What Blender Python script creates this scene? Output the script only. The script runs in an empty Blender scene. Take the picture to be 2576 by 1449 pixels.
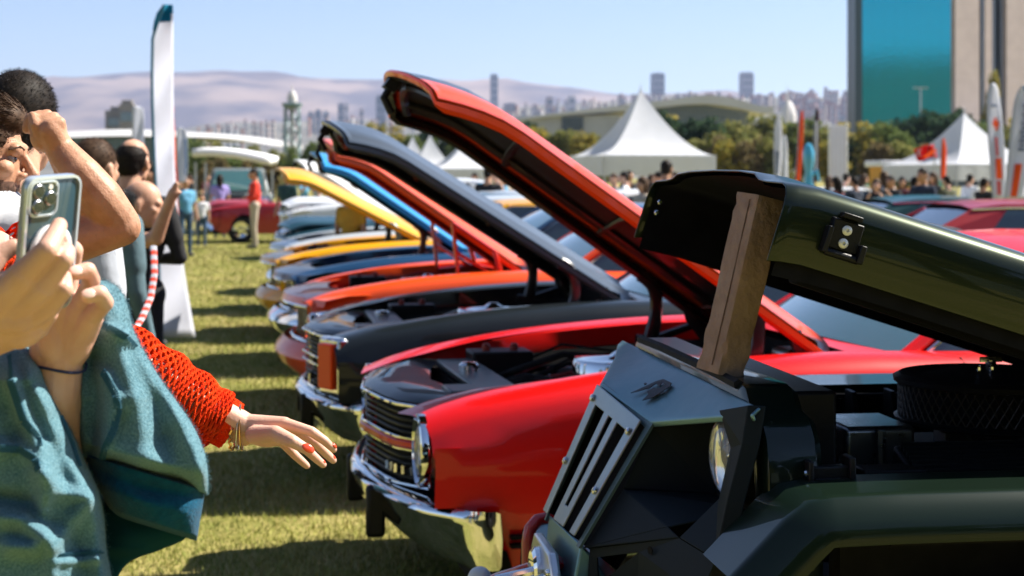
import bpy, bmesh, math, random
import numpy as np
from mathutils import Vector, Matrix, Quaternion
R = math.radians
scene = bpy.context.scene
# ---------------------------------------------------------------- camera
CAM_H = 1.6
cam_data = bpy.data.cameras.new('camera')
cam = bpy.data.objects.new('camera', cam_data)
scene.collection.objects.link(cam)
cam.location = (0, 0, CAM_H)
cam.rotation_euler = (R(90), 0, 0)
cam_data.sensor_width = 36.0
cam_data.lens = 55.2
cam_data.shift_y = -0.1085
cam_data.clip_start = 0.05
cam_data.clip_end = 60000
cam_data.dof.use_dof = True
cam_data.dof.focus_distance = 2.6
cam_data.dof.aperture_fstop = 6.8
cam_data.dof.aperture_blades = 0
scene.camera = cam
# ---------------------------------------------------------------- sky and sun
SUN_AZ = R(71)       # clockwise from the view direction (+Y) towards +X
SUN_EL = R(46)
world = bpy.data.worlds.new('World')
scene.world = world
world.use_nodes = True
wn = world.node_tree
for n in list(wn.nodes):
    wn.nodes.remove(n)
wo = wn.nodes.new('ShaderNodeOutputWorld')
bg = wn.nodes.new('ShaderNodeBackground')
sky = wn.nodes.new('ShaderNodeTexSky')
sky.sky_type = 'NISHITA'
sky.sun_disc = False
sky.sun_elevation = SUN_EL
sky.sun_rotation = SUN_AZ
sky.air_density = 1.0
sky.dust_density = 0.0
sky.ozone_density = 2.2
sky.altitude = 2000
bg.inputs['Strength'].default_value = 0.06
wn.links.new(sky.outputs[0], bg.inputs['Color'])
wn.links.new(bg.outputs[0], wo.inputs['Surface'])
sun_dir = Vector((math.sin(SUN_AZ) * math.cos(SUN_EL), math.cos(SUN_AZ) * math.cos(SUN_EL), math.sin(SUN_EL)))
sd = bpy.data.lights.new('sun', 'SUN')
sd.energy = 5.0
sd.angle = R(0.53)
sd.color = (1.0, 0.93, 0.82)
sun = bpy.data.objects.new('sun', sd)
scene.collection.objects.link(sun)
sun.rotation_euler = (-sun_dir).to_track_quat('-Z', 'Y').to_euler()
sun.location = (20, 10, 30)
vs = scene.view_settings
vs.view_transform = 'Standard'
vs.look = 'None'
vs.exposure = 1.38
vs.gamma = 1.0
vs.use_curve_mapping = False
scene.render.engine = 'CYCLES'
cy = scene.cycles
cy.max_bounces = 7
cy.glossy_bounces = 4
cy.transmission_bounces = 6
cy.transparent_max_bounces = 8
cy.volume_bounces = 0
cy.caustics_reflective = False
cy.caustics_refractive = False
cy.use_denoising = True
cy.sample_clamp_indirect = 6.0
# ---------------------------------------------------------------- helpers
C = scene.collection
FPX = 3950.0
PX0, PY0 = 1288.0, 445.0
rnd = random.Random(7)

def at(px, py, D):
    """a point seen at a place of the photograph (2576 wide) at depth D"""
    return Vector(((px - PX0) / FPX * D, D, CAM_H + (PY0 - py) / FPX * D))

def gz(py):
    """depth of a ground point"""
    return CAM_H * FPX / (py - PY0)

# ---- materials
MATS = {}
def _rgb(c):
    return (c[0], c[1], c[2], 1.0)

def mat(name, col, rough=0.5, metal=0.0, coat=0.0, coat_rough=0.03, var=0.0, var_scale=8.0, bump=0.0, bump_scale=60.0,
        col2=None, spec=0.5, trans=0.0, emit=None, sheen=0.0, sss=0.0, detail=4.0, alpha=1.0, rough_var=0.0, ior=1.5, fac=(0.35, 0.65),
        gen=False):
    if name in MATS:
        return MATS[name]
    m = bpy.data.materials.new(name)
    m.use_nodes = True
    nt = m.node_tree
    b = nt.nodes['Principled BSDF']
    b.inputs['Base Color'].default_value = _rgb(col)
    b.inputs['Roughness'].default_value = rough
    b.inputs['Metallic'].default_value = metal
    b.inputs['Coat Weight'].default_value = coat
    b.inputs['Coat Roughness'].default_value = coat_rough
    b.inputs['Specular IOR Level'].default_value = spec
    b.inputs['Transmission Weight'].default_value = trans
    b.inputs['IOR'].default_value = ior
    b.inputs['Alpha'].default_value = alpha
    if sheen:
        b.inputs['Sheen Weight'].default_value = sheen
        b.inputs['Sheen Roughness'].default_value = 0.5
    if sss:
        b.inputs['Subsurface Weight'].default_value = sss
        b.inputs['Subsurface Radius'].default_value = (1.0, 0.35, 0.2)
        b.inputs['Subsurface Scale'].default_value = 0.006
    if var or col2 or rough_var:
        tc = nt.nodes.new('ShaderNodeTexCoord')
        nz = nt.nodes.new('ShaderNodeTexNoise')
        nz.inputs['Scale'].default_value = var_scale
        nz.inputs['Detail'].default_value = detail
        nt.links.new(tc.outputs['Object'], nz.inputs['Vector'])
        if var or col2:
            cr = nt.nodes.new('ShaderNodeValToRGB')
            c2 = col2 if col2 else tuple(min(1, x * (1 + var)) for x in col)
            c1 = col if col2 else tuple(x * (1 - var) for x in col)
            cr.color_ramp.elements[0].position = fac[0]
            cr.color_ramp.elements[1].position = fac[1]
            cr.color_ramp.elements[0].color = _rgb(c1)
            cr.color_ramp.elements[1].color = _rgb(c2)
            nt.links.new(nz.outputs[0], cr.inputs[0])
            nt.links.new(cr.outputs[0], b.inputs['Base Color'])
        if rough_var:
            mr = nt.nodes.new('ShaderNodeMapRange')
            mr.inputs[3].default_value = max(0.02, rough - rough_var)
            mr.inputs[4].default_value = min(1, rough + rough_var)
            nt.links.new(nz.outputs[0], mr.inputs[0])
            nt.links.new(mr.outputs[0], b.inputs['Roughness'])
    if bump:
        tc2 = nt.nodes.new('ShaderNodeTexCoord')
        n2 = nt.nodes.new('ShaderNodeTexNoise')
        n2.inputs['Scale'].default_value = bump_scale
        n2.inputs['Detail'].default_value = 5
        nt.links.new(tc2.outputs['Object'], n2.inputs['Vector'])
        bp = nt.nodes.new('ShaderNodeBump')
        bp.inputs['Strength'].default_value = bump
        bp.inputs['Distance'].default_value = 0.01
        nt.links.new(n2.outputs[0], bp.inputs['Height'])
        nt.links.new(bp.outputs[0], b.inputs['Normal'])
    if emit:
        b.inputs['Emission Color'].default_value = _rgb(emit[0])
        b.inputs['Emission Strength'].default_value = emit[1]
    MATS[name] = m
    return m

def thin_cloth(name, col, k=.45):
    """cloth or leaf that lets light through"""
    if name in MATS:
        return MATS[name]
    m = mat(name, col, rough=.85, spec=.1, var=.05, var_scale=1.5)
    nt = m.node_tree
    b = nt.nodes['Principled BSDF']
    tr = nt.nodes.new('ShaderNodeBsdfTranslucent'); tr.inputs[0].default_value = _rgb(col)
    mx = nt.nodes.new('ShaderNodeMixShader'); mx.inputs[0].default_value = k
    out = nt.nodes['Material Output']
    nt.links.new(b.outputs[0], mx.inputs[1]); nt.links.new(tr.outputs[0], mx.inputs[2]); nt.links.new(mx.outputs[0], out.inputs[0])
    return m

def paint(name, col, metal=0.0, rough=0.35):
    dk = max(col) < .06
    return mat(name, col, rough=rough, metal=metal, coat=.45 if dk else .42, coat_rough=0.025, rough_var=0.08, var_scale=3.0, spec=.15 if dk else .3)

M_CHROME = mat('chrome', (0.75, 0.76, 0.78), rough=0.06, metal=1.0, rough_var=0.03, var_scale=12)
M_STEEL = mat('brushed_steel', (0.42, 0.43, 0.44), rough=0.3, metal=1.0, rough_var=0.1, var_scale=30)
M_BLACK = mat('black_plastic', (0.007, 0.007, 0.008), rough=0.45, spec=.25, bump=0.1, bump_scale=200)
M_RUBBER = mat('rubber', (0.012, 0.012, 0.012), rough=0.8, spec=.2, var=0.3, var_scale=20)
M_SOOT = mat('engine_black', (0.005, 0.005, 0.006), rough=0.7, spec=.12, var=0.5, var_scale=14)
M_GLASS = mat('car_glass', (0.05, 0.13, 0.14), rough=0.03, coat=1.0, spec=0.9, rough_var=0.02)
M_DARKGLASS = mat('dark_glass', (0.012, 0.025, 0.03), rough=0.04, coat=1.0, spec=0.8)
M_WHITE = mat('white_cloth', (0.78, 0.78, 0.8), rough=0.8, var=0.04, var_scale=2.0)
M_LAMPGLASS = mat('lamp_glass', (0.9, 0.92, 0.95), rough=0.05, trans=0.85, spec=0.8)
M_REFLECT = mat('reflector', (0.85, 0.86, 0.88), rough=0.12, metal=1.0)

# ---- mesh collecting
class MB:
    def __init__(self):
        self.v = []
        self.f = []
        self.m = []
    def add(self, vs, fs, mi=0):
        o = len(self.v)
        self.v.extend([tuple(p) for p in vs])
        for f in fs:
            self.f.append(tuple(i + o for i in f))
            self.m.append(mi)
        return self
    def box(self, c, s, rot=None, mi=0, taper=None):
        hx, hy, hz = s[0] / 2, s[1] / 2, s[2] / 2
        pts = []
        for z in (-1, 1):
            k = taper if (taper and z > 0) else 1.0
            for (x, y) in ((-1, -1), (1, -1), (1, 1), (-1, 1)):
                p = Vector((x * hx * k, y * hy * k, z * hz))
                if rot is not None:
                    p = rot @ p
                pts.append(p + Vector(c))
        return self.add(pts, [(3, 2, 1, 0), (4, 5, 6, 7), (0, 1, 5, 4), (1, 2, 6, 5), (2, 3, 7, 6), (3, 0, 4, 7)], mi)
    def hexa(self, pts, mi=0):
        """eight corners: bottom ring then top ring"""
        return self.add(pts, [(3, 2, 1, 0), (4, 5, 6, 7), (0, 1, 5, 4), (1, 2, 6, 5), (2, 3, 7, 6), (3, 0, 4, 7)], mi)
    def tube(self, path, r, n=8, mi=0, flat=1.0, cap=True, up=None):
        path = [Vector(p) for p in path]
        rs = r if isinstance(r, (list, tuple)) else [r] * len(path)
        rings = []
        prev = None
        for i, p in enumerate(path):
            a = path[max(0, i - 1)]
            b = path[min(len(path) - 1, i + 1)]
            d = (b - a)
            d = d.normalized() if d.length > 1e-9 else Vector((0, 0, 1))
            if prev is None:
                u = Vector(up) if up else (Vector((0, 0, 1)) if abs(d.z) < 0.9 else Vector((1, 0, 0)))
            else:
                u = prev
            u = (u - d * u.dot(d))
            u = u.normalized() if u.length > 1e-6 else d.orthogonal().normalized()
            w = d.cross(u)
            prev = u
            rings.append([p + (u * math.cos(2 * math.pi * k / n) * flat + w * math.sin(2 * math.pi * k / n)) * rs[i] for k in range(n)])
        return self.loft(rings, cap=cap, mi=mi)
    def loft(self, rings, cap=True, mi=0, closed=True, loop=False):
        n = len(rings[0])
        vs = [p for r_ in rings for p in r_]
        fs = []
        m = len(rings)
        for i in range(m - 1 + (1 if loop else 0)):
            i2 = (i + 1) % m
            for k in range(n if closed else n - 1):
                k2 = (k + 1) % n
                fs.append((i * n + k, i * n + k2, i2 * n + k2, i2 * n + k))
        if cap and closed and not loop:
            fs.append(tuple(range(n - 1, -1, -1)))
            fs.append(tuple((m - 1) * n + k for k in range(n)))
        return self.add(vs, fs, mi)
    def grid(self, rows, mi=0):
        return self.loft(rows, cap=False, mi=mi, closed=False)
    def lathe(self, prof, c, axis=(0, 0, 1), n=24, mi=0, cap=True):
        ax = Vector(axis).normalized()
        u = ax.orthogonal().normalized()
        w = ax.cross(u)
        c = Vector(c)
        rings = []
        for (r_, h) in prof:
            rings.append([c + ax * h + (u * math.cos(2 * math.pi * k / n) + w * math.sin(2 * math.pi * k / n)) * max(r_, 1e-4) for k in range(n)])
        return self.loft(rings, cap=cap, mi=mi)
    def prism(self, pts, vec, mi=0):
        """an outline in space pushed along vec"""
        vec = Vector(vec)
        a = [Vector(p) for p in pts]
        b = [p + vec for p in a]
        n = len(a)
        fs = [tuple(range(n - 1, -1, -1)), tuple(range(n, 2 * n))]
        for k in range(n):
            fs.append((k, (k + 1) % n, n + (k + 1) % n, n + k))
        return self.add(a + b, fs, mi)
    def ball(self, c, r, rot=None, nu=14, nv=10, mi=0):
        if not isinstance(r, (tuple, list, Vector)):
            r = (r, r, r)
        c = Vector(c)
        vs = []
        for j in range(nv + 1):
            th = math.pi * j / nv
            for i in range(nu):
                ph = 2 * math.pi * i / nu
                p = Vector((r[0] * math.sin(th) * math.cos(ph), r[1] * math.sin(th) * math.sin(ph), r[2] * math.cos(th)))
                if rot is not None:
                    p = rot @ p
                vs.append(c + p)
        fs = []
        for j in range(nv):
            for i in range(nu):
                a, b = j * nu + i, j * nu + (i + 1) % nu
                if j == 0:
                    fs.append((a, a + nu, b + nu))
                elif j == nv - 1:
                    fs.append((a, a + nu, b))
                else:
                    fs.append((a, a + nu, b + nu, b))
        return self.add(vs, fs, mi)
    def capsule(self, a, b, ra, rb, n=12):
        a, b = Vector(a), Vector(b)
        d = b - a
        L = max(d.length, 1e-6)
        d = d / L
        prof = []
        for k in range(5):
            t = math.pi / 2 * k / 4
            prof.append((ra * math.sin(t), -ra * math.cos(t)))
        for k in range(5):
            t = math.pi / 2 * k / 4
            prof.append((rb * math.cos(t), L + rb * math.sin(t)))
        return self.lathe(prof, a, d, n=n)
    def build(self, name, m, parent=None, bevel=0.0, smooth=35, world=False, seg=2):
        me = bpy.data.meshes.new(name)
        vs = self.v
        if world and parent is not None:
            q_ = parent
            while q_ is not None and '_w' not in q_:
                q_ = q_.parent
            off = Vector(q_['_w']) if q_ is not None else Vector()
            vs = [tuple(Vector(p) - off) for p in vs]
        me.from_pydata(vs, [], self.f)
        ms = m if isinstance(m, (list, tuple)) else [m]
        for q in ms:
            me.materials.append(q)
        if len(ms) > 1:
            me.polygons.foreach_set('material_index', self.m)
        return link(name, me, parent, bevel, smooth, seg)

def link(name, me, parent=None, bevel=0.0, smooth=35, seg=2):
    me.validate()
    if smooth:
        me.polygons.foreach_set('use_smooth', [True] * len(me.polygons))
        me.set_sharp_from_angle(angle=R(smooth))
    me.update()
    o = bpy.data.objects.new(name, me)
    C.objects.link(o)
    if parent is not None:
        o.parent = parent
    if bevel:
        bv = o.modifiers.new('bevel', 'BEVEL')
        bv.width = bevel
        bv.segments = seg
        bv.limit_method = 'ANGLE'
        bv.angle_limit = R(40)
        bv.harden_normals = False
    return o

def tag(o, label, cat, group=None, kind=None):
    if label:
        o['label'] = label
    if cat:
        o['category'] = cat
    if group:
        o['group'] = group
    if kind:
        o['kind'] = kind
    return o

def thing(name, label, cat, loc=(0, 0, 0), rotz=0.0, group=None):
    o = bpy.data.objects.new(name, None)
    C.objects.link(o)
    o.location = loc
    o.rotation_euler = (0, 0, rotz)
    o.empty_display_size = 0.1
    if rotz == 0.0:
        o['_w'] = tuple(loc)
    return tag(o, label, cat, group)

def copy_tree(o, parent=None, loc=None, rotz=None, scale=None, label=None):
    c = o.copy()
    C.objects.link(c)
    if parent is not None:
        c.parent = parent
    if loc is not None:
        c.location = loc
    if rotz is not None:
        c.rotation_euler = (0, 0, rotz)
    if scale is not None:
        c.scale = scale if isinstance(scale, (tuple, list)) else (scale, scale, scale)
    if label:
        c['label'] = label
    for ch in list(o.children):
        copy_tree(ch, c)
    return c

def interp(x, table):
    if x <= table[0][0]:
        return table[0][1]
    for (a, va), (b, vb) in zip(table, table[1:]):
        if x <= b:
            t = (x - a) / (b - a)
            return va + (vb - va) * t
    return table[-1][1]

def sint(x, table):
    """interp with smooth (Catmull-Rom) slopes"""
    xs = [t[0] for t in table]; ys = [t[1] for t in table]
    if x <= xs[0]: return ys[0]
    if x >= xs[-1]: return ys[-1]
    i = max(k for k in range(len(xs)) if xs[k] <= x)
    i = min(i, len(xs) - 2)
    def sl(k):
        if k == 0: return (ys[1] - ys[0]) / (xs[1] - xs[0])
        if k == len(xs) - 1: return (ys[-1] - ys[-2]) / (xs[-1] - xs[-2])
        return (ys[k + 1] - ys[k - 1]) / (xs[k + 1] - xs[k - 1])
    h = xs[i + 1] - xs[i]; t = (x - xs[i]) / h
    m0, m1 = sl(i) * h, sl(i + 1) * h
    return (2*t**3-3*t**2+1)*ys[i] + (t**3-2*t**2+t)*m0 + (-2*t**3+3*t**2)*ys[i+1] + (t**3-t**2)*m1
# ================================================================ ground
def ground_material():
    m = bpy.data.materials.new('lawn_soil')
    m.use_nodes = True
    nt = m.node_tree
    b = nt.nodes['Principled BSDF']
    b.inputs['Roughness'].default_value = 0.95
    b.inputs['Specular IOR Level'].default_value = 0.1
    tc = nt.nodes.new('ShaderNodeTexCoord')
    n1 = nt.nodes.new('ShaderNodeTexNoise'); n1.inputs['Scale'].default_value = 0.9; n1.inputs['Detail'].default_value = 6
    n2 = nt.nodes.new('ShaderNodeTexNoise'); n2.inputs['Scale'].default_value = 26; n2.inputs['Detail'].default_value = 5
    nt.links.new(tc.outputs['Object'], n1.inputs['Vector']); nt.links.new(tc.outputs['Object'], n2.inputs['Vector'])
    ad = nt.nodes.new('ShaderNodeMath'); ad.operation = 'MULTIPLY_ADD'; ad.inputs[1].default_value = 0.5
    nt.links.new(n2.outputs[0], ad.inputs[0]); 
    hl = nt.nodes.new('ShaderNodeMath'); hl.operation = 'MULTIPLY'; hl.inputs[1].default_value = 0.5
    nt.links.new(n1.outputs[0], hl.inputs[0]); nt.links.new(hl.outputs[0], ad.inputs[2])
    cr = nt.nodes.new('ShaderNodeValToRGB')
    e = cr.color_ramp.elements
    e[0].position = 0.36; e[0].color = (0.12, 0.135, 0.03, 1)
    e[1].position = 0.64; e[1].color = (0.38, 0.31, 0.13, 1)
    x = e.new(0.5); x.color = (0.25, 0.225, 0.07, 1)
    nt.links.new(ad.outputs[0], cr.inputs[0]); nt.links.new(cr.outputs[0], b.inputs['Base Color'])
    bp = nt.nodes.new('ShaderNodeBump'); bp.inputs['Strength'].default_value = 0.6; bp.inputs['Distance'].default_value = 0.03
    nt.links.new(n2.outputs[0], bp.inputs['Height']); nt.links.new(bp.outputs[0], b.inputs['Normal'])
    return m
g = MB()
NG = 60
def _gx(i):
    t = (i / NG) * 2 - 1
    return math.copysign(abs(t) ** 4, t) * 20000
rows = []
for j in range(NG + 1):
    rows.append([Vector((_gx(i), _gx(j) + 12, 0)) for i in range(NG + 1)])
go = g.grid(rows).build('ground', ground_material(), smooth=0)
tag(go, 'dry green lawn the cars are parked on', None, kind='structure')

def grass_blades():
    rs = np.random.RandomState(3)
    N = 300000
    # depth: density falls with distance
    y = 4.6 * (46 / 4.6) ** (rs.rand(N) ** 0.85)
    xl = -0.33 * y - 0.2
    xr = np.minimum(0.12 * y, 0.9) - 0.14 * y * 0 + 0.3
    x = xl + (xr - xl) * rs.rand(N)
    clump = np.sin(x * 3.1 + 1.3 * np.sin(y * 2.3)) * np.sin(y * 2.7 + x) * 0.5 + 0.5
    h = (0.014 + 0.02 * rs.rand(N)) * (0.7 + 0.6 * clump)
    tall = rs.rand(N) > 0.994
    h = np.where(tall, h * 2.2, h)
    w = (0.0016 + 0.0016 * rs.rand(N)) * np.maximum(1, y / 7)
    a = rs.rand(N) * 2 * np.pi
    lean = 0.9 * rs.rand(N) * h
    la = rs.rand(N) * 2 * np.pi
    V = np.zeros((N, 3, 3))
    V[:, 0, 0] = x - np.cos(a) * w; V[:, 0, 1] = y - np.sin(a) * w; V[:, 0, 2] = 0.0
    V[:, 1, 0] = x + np.cos(a) * w; V[:, 1, 1] = y + np.sin(a) * w; V[:, 1, 2] = 0.0
    V[:, 2, 0] = x + np.cos(la) * lean; V[:, 2, 1] = y + np.sin(la) * lean; V[:, 2, 2] = h
    me = bpy.data.meshes.new('grass')
    me.vertices.add(N * 3); me.vertices.foreach_set('co', V.reshape(-1))
    me.loops.add(N * 3); me.loops.foreach_set('vertex_index', np.arange(N * 3, dtype=np.int32))
    me.polygons.add(N); me.polygons.foreach_set('loop_start', np.arange(0, N * 3, 3, dtype=np.int32))
    dry = clump * 0.6 + rs.rand(N) * 0.6 > 0.72
    me.polygons.foreach_set('material_index', dry.astype(np.int32))
    me.update(calc_edges=True)
    me.materials.append(mat('grass_green', (0.20, 0.24, 0.045), rough=0.7, spec=0.2, col2=(0.33, 0.34, 0.075), var_scale=2.2))
    me.materials.append(mat('grass_dry', (0.42, 0.37, 0.13), rough=0.8, spec=0.15, col2=(0.54, 0.46, 0.22), var_scale=3.0))
    o = bpy.data.objects.new('grass', me)
    C.objects.link(o)
    tag(o, 'short half dry grass of the lawn before the parked cars', 'grass', kind='stuff')
grass_blades()
# ================================================================ parked cars
def sweep(y, k=0.27):
    return 0.05 + k * (abs(y) / 0.95) ** 2

ZT = [(0.0, 0.785), (0.12, 0.825), (0.3, 0.865), (0.78, 0.93), (1.3, 0.965), (1.7, 0.975), (2.1, 0.965), (3.2, 0.95), (3.7, 0.97), (4.4, 0.94), (5.0, 0.86)]
HALF = [(0.0, 0.93), (0.6, 0.985), (1.5, 1.0), (3.8, 1.0), (5.0, 0.93)]

def wheel_mesh(mb_t, mb_r, c, side, white=False):
    ax = (0, side, 0)
    t = [(0.19, -0.10), (0.27, -0.105), (0.315, -0.09), (0.33, -0.05), (0.33, 0.05), (0.315, 0.09), (0.27, 0.105), (0.19, 0.10)]
    mb_t.lathe(t, c, ax, n=28, cap=False)
    if white:
        mb_t.lathe([(0.21, 0.108), (0.275, 0.108)], c, ax, n=28, mi=1, cap=False)
    mb_r.lathe([(0.20, 0.085), (0.19, 0.095), (0.175, 0.05), (0.08, 0.03), (0.07, 0.07), (0.001, 0.075)], c, ax, n=28, cap=False)
    for k in range(5):
        a = 2 * math.pi * k / 5
        d = Vector((math.cos(a), 0, math.sin(a)))
        mb_r.box(Vector(c) + d * 0.12 + Vector((0, side * 0.06, 0)), (0.05, 0.03, 0.15), rot=Matrix.Rotation(math.pi / 2 - a, 3, 'Y'))

def muscle_car(name, label, pos, theta, col, hood_deg, hood_len=1.8, hood_col=None, stripe=None, style='chevelle', roof_col=None,
               lip_col=None, apron_col=None, hinge_col=None, under_col=None, cabin=True, hood_top=None, sc=1.0, group='classic cars parked side by side with hoods up',
               hinge_style='arc', cat='car', metal=0.0, glass=None):
    root = thing(name, label, cat, (pos[0], pos[1], 0), R(180) + R(theta), group)
    root.scale = (sc, sc, sc)
    P = paint('paint_%s_%.2f_%.2f_%.2f' % (name, *col), col, metal=metal)
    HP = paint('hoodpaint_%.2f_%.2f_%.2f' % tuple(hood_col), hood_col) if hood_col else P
    AP = mat('apron_%.2f_%.2f_%.2f' % tuple(apron_col or (0.01, 0.01, 0.011)), apron_col or (0.01, 0.01, 0.011), rough=0.6, coat=0.0, spec=.15)
    HG = mat('hinge_%.2f_%.2f_%.2f' % tuple(hinge_col or (0.012, 0.012, 0.013)), hinge_col or (0.012, 0.012, 0.013), rough=0.35, coat=0.5)
    UP = mat('under_%.2f_%.2f_%.2f' % tuple(under_col or (0.009, 0.009, 0.01)), under_col or (0.009, 0.009, 0.01), rough=0.5, coat=0.15, spec=.2)
    def X(s, y, z):
        return Vector((-s, y, z))
    # ---- fender and body sides
    ss = [0, .04, .1, .2, .3, .42, .55, .62, .66, .72, .8, .9, 1.0, 1.1, 1.2, 1.28, 1.34, 1.37, 1.45, 1.6, 1.75, 2.05, 2.5, 3.0, 3.4, 3.48, 3.52, 3.6, 3.7,
          3.85, 4.0, 4.1, 4.18, 4.22, 4.4, 4.7, 4.9, 5.0]
    def column(s, sd):
        zt = sint(s, ZT); hw = interp(s, HALF)
        zb = 0.23
        zb = max(zb, (.50 if s < .15 else .23))
        for scn in (1.0, 3.85):
            d = 0.37 ** 2 - (s - scn) ** 2
            if d > 0:
                zb = max(zb, 0.33 + math.sqrt(d))
        yin = interp(s, [(.3, .60), (.52, .70)]) if style in ('chevelle', 'corner_lamp') else .70
        pr = [(yin, zt - .012), (.76, zt), (.83, zt - .004), (.885, zt - .022), (.92, zt - .06), (.94, zt - .12), (.95, .70), (.955, .62), (.948, .5), (.925, .36), (.895, .23)]
        out = []
        for (y, z) in pr:
            y2 = y * hw
            z2 = max(min(z, zt), zb)
            s2 = s + (sweep(y2) * (.58 if style in ('chevelle', 'corner_lamp') else .8)) * max(0.0, 1 - s / 1.4)
            if s > 4.6:
                s2 = s - 0.1 * (y2 / .95) ** 2 * (s - 4.6) / .4
            out.append(X(s2, sd * y2, z2))
        return out
    for sd, nm in ((1, 'side_panel'), (-1, 'side_panel')):
        b = MB()
        cols = [column(s, sd) for s in ss]
        if sd < 0:
            cols = cols[::-1]
        b.grid(cols)
        # painted inner flange and front closing strip
        fl = []
        for s in ss[3:21]:
            zt = sint(s, ZT)
            s2 = s + sweep(.70) * max(0, 1 - s / 1.4)
            fl.append([X(s2, sd * .70 * interp(s, HALF), zt - .012), X(s2, sd * .685, zt - .02), X(s2, sd * .675, zt - .10)])
        b.grid(fl if sd < 0 else fl[::-1])
        c0 = [p + Vector((-.13 if style in ('chevelle', 'corner_lamp') else -.05, 0, 0)) for p in column(0, sd)]
        c1 = column(0, sd)
        b.add(c0 + [X(.30, sd * .60, .50)], [tuple(range(len(c0) + 1)) if sd > 0 else tuple(range(len(c0), -1, -1))])
        b.grid([c1, c0])
        o = b.build(nm, P, root)
        if sd > 0:
            for s_ in (2.07, 3.28):
                dg = MB()
                dg.tube([X(s_, .95, .30), X(s_ - .01, .957, .62), X(s_, .9505, .72), X(s_, .9425, sint(s_, ZT) - .118), X(s_, .925, sint(s_, ZT) - .05), X(s_, .86, sint(s_, ZT) - .012)], .0045, n=5)
                dg.build('door_gap', M_SOOT, o)
            dh = MB(); dh.box(X(3.1, .965, .78), (.16, .02, .022)); dh.build('door_handle', M_CHROME, o, bevel=.006)
            sp = MB()
            for z_ in (.40, .37):
                sp.box(X(.44, .90 * 1.0, z_), (.05, .05, .012))
            sp.build('vent_slot', M_SOOT, o)
    # ---- deck, floor, closing surfaces
    b = MB()
    tr = [4.0, 4.2, 4.6, 4.9, 4.98]
    b.grid([[X(s, y, sint(s, ZT) + .012 * (1 - (y / .7) ** 2) - .012) for y in (-.70, -.35, 0, .35, .70)] for s in tr])
    b.build('trunk_lid', P, root)
    b = MB()
    b.grid([[X(s, y, sint(s, ZT) + .01 * (1 - (y / .7) ** 2) - .014) for y in (-.70, -.35, 0, .35, .70)] for s in (1.72, 1.8, 1.92)])
    b.build('cowl_panel', P, root)
    b = MB()
    b.box(X(2.6, 0, .28), (4.6, 1.74, .10))
    b.box(X(4.93, 0, .6), (.06, 1.66, .55))
    b.box(X(3.0, 0, .62), (2.3, 1.6, .5))
    b.box(X(1.74, 0, .62), (.06, 1.5, .64))
    b.build('floor_pan', M_SOOT, root)
    # ---- engine bay
    b = MB()
    for sd in (1, -1):
        rows = []
        for s in (.35, .6, 1.0, 1.4, 1.71):
            rows.append([X(s, sd * .676, sint(s, ZT) - .10), X(s, sd * .60, .62), X(s, sd * .55, .36)])
        b.grid(rows)
    b.box(X(.42, 0, .58), (.05, 1.3, .42))
    b.build('engine_bay_apron', AP, root, smooth=0)
    b = MB()
    b.box(X(1.10, 0, .58), (.62, .36, .3))
    b.box(X(1.62, 0, .80), (.14, .7, .16))
    b.box(X(.62, .52, .74), (.24, .2, .2))
    eng = b.build('engine_block', M_SOOT, root, bevel=.02)
    for sd in (1, -1):
        b = MB(); b.box(X(1.10, sd * .26, .74), (.56, .15, .10), rot=Matrix.Rotation(sd * .5, 3, 'X')); b.build('valve_cover', M_STEEL, eng, bevel=.015)
    b = MB(); b.lathe([(.19, 0), (.20, .01), (.20, .075), (.19, .09), (.05, .1), (.02, .12)], X(1.06, 0, .79), n=24); b.build('air_cleaner', M_CHROME, eng)
    b = MB()
    b.tube([X(.5, .2, .80), X(.62, .18, .83), X(.76, .12, .80), X(.86, .05, .74)], .025, n=8)
    b.tube([X(.5, -.3, .74), X(.7, -.33, .80), X(1.0, -.42, .80), X(1.55, -.4, .84)], .014, n=6)
    b.tube([X(.6, .45, .86), X(.8, .52, .84), X(1.3, .56, .84), X(1.6, .5, .88)], .012, n=6)
    b.build('hose', M_RUBBER, eng)
    if style in ('chevelle', 'corner_lamp', 'nose'):
        rq = random.Random(int(pos[1] * 100))
        for k in range(9):
            y0 = rq.uniform(-.5, .55); s0 = rq.uniform(.55, .8); s1 = rq.uniform(1.1, 1.62); z0 = rq.uniform(.78, .88)
            b = MB(); b.tube([X(s0, y0, z0 - .06), X((s0 * 2 + s1) / 3, y0 + rq.uniform(-.1, .1), z0 + .02), X((s0 + s1 * 2) / 3, y0 * .7, z0), X(s1, y0 * .5 + rq.uniform(-.1, .1), z0 - .03)], rq.choice([.006, .009, .013]), n=6)
            b.build('hose', rq.choice([M_RUBBER, M_RUBBER, M_STEEL, mat('wire_red', (.25, .02, .02), rough=.5)]), eng)
        b = MB(); b.box(X(.66, -.48, .78), (.26, .18, .18)); bt = b.build('battery', M_BLACK, eng, bevel=.01)
        for k in (-.06, .06):
            b = MB(); b.lathe([(.018, 0), (.018, .02), (.01, .03)], X(.66 + k, -.46, .87), n=10); b.build('battery_cap', mat('cap_red', (.3, .03, .02), rough=.5), bt)
        b = MB(); b.lathe([(.05, 0), (.055, .08), (.045, .12), (.02, .13)], X(1.55, .42, .78), n=14); b.build('fluid_bottle', mat('bottle_pale', (.45, .45, .40), rough=.4), eng)
        b = MB(); b.box(X(1.62, .40, .90), (.12, .16, .10)); b.build('brake_booster', M_STEEL, eng, bevel=.02)
    # ---- front
    kx = 0.0
    def F(y, z, off=0.0):
        return X(sweep(y) + off, y, z)
    ys = [-.93, -.8, -.66, -.5, -.34, -.17, 0, .17, .34, .5, .66, .8, .93]
    mid = ys[2:11]
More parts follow.
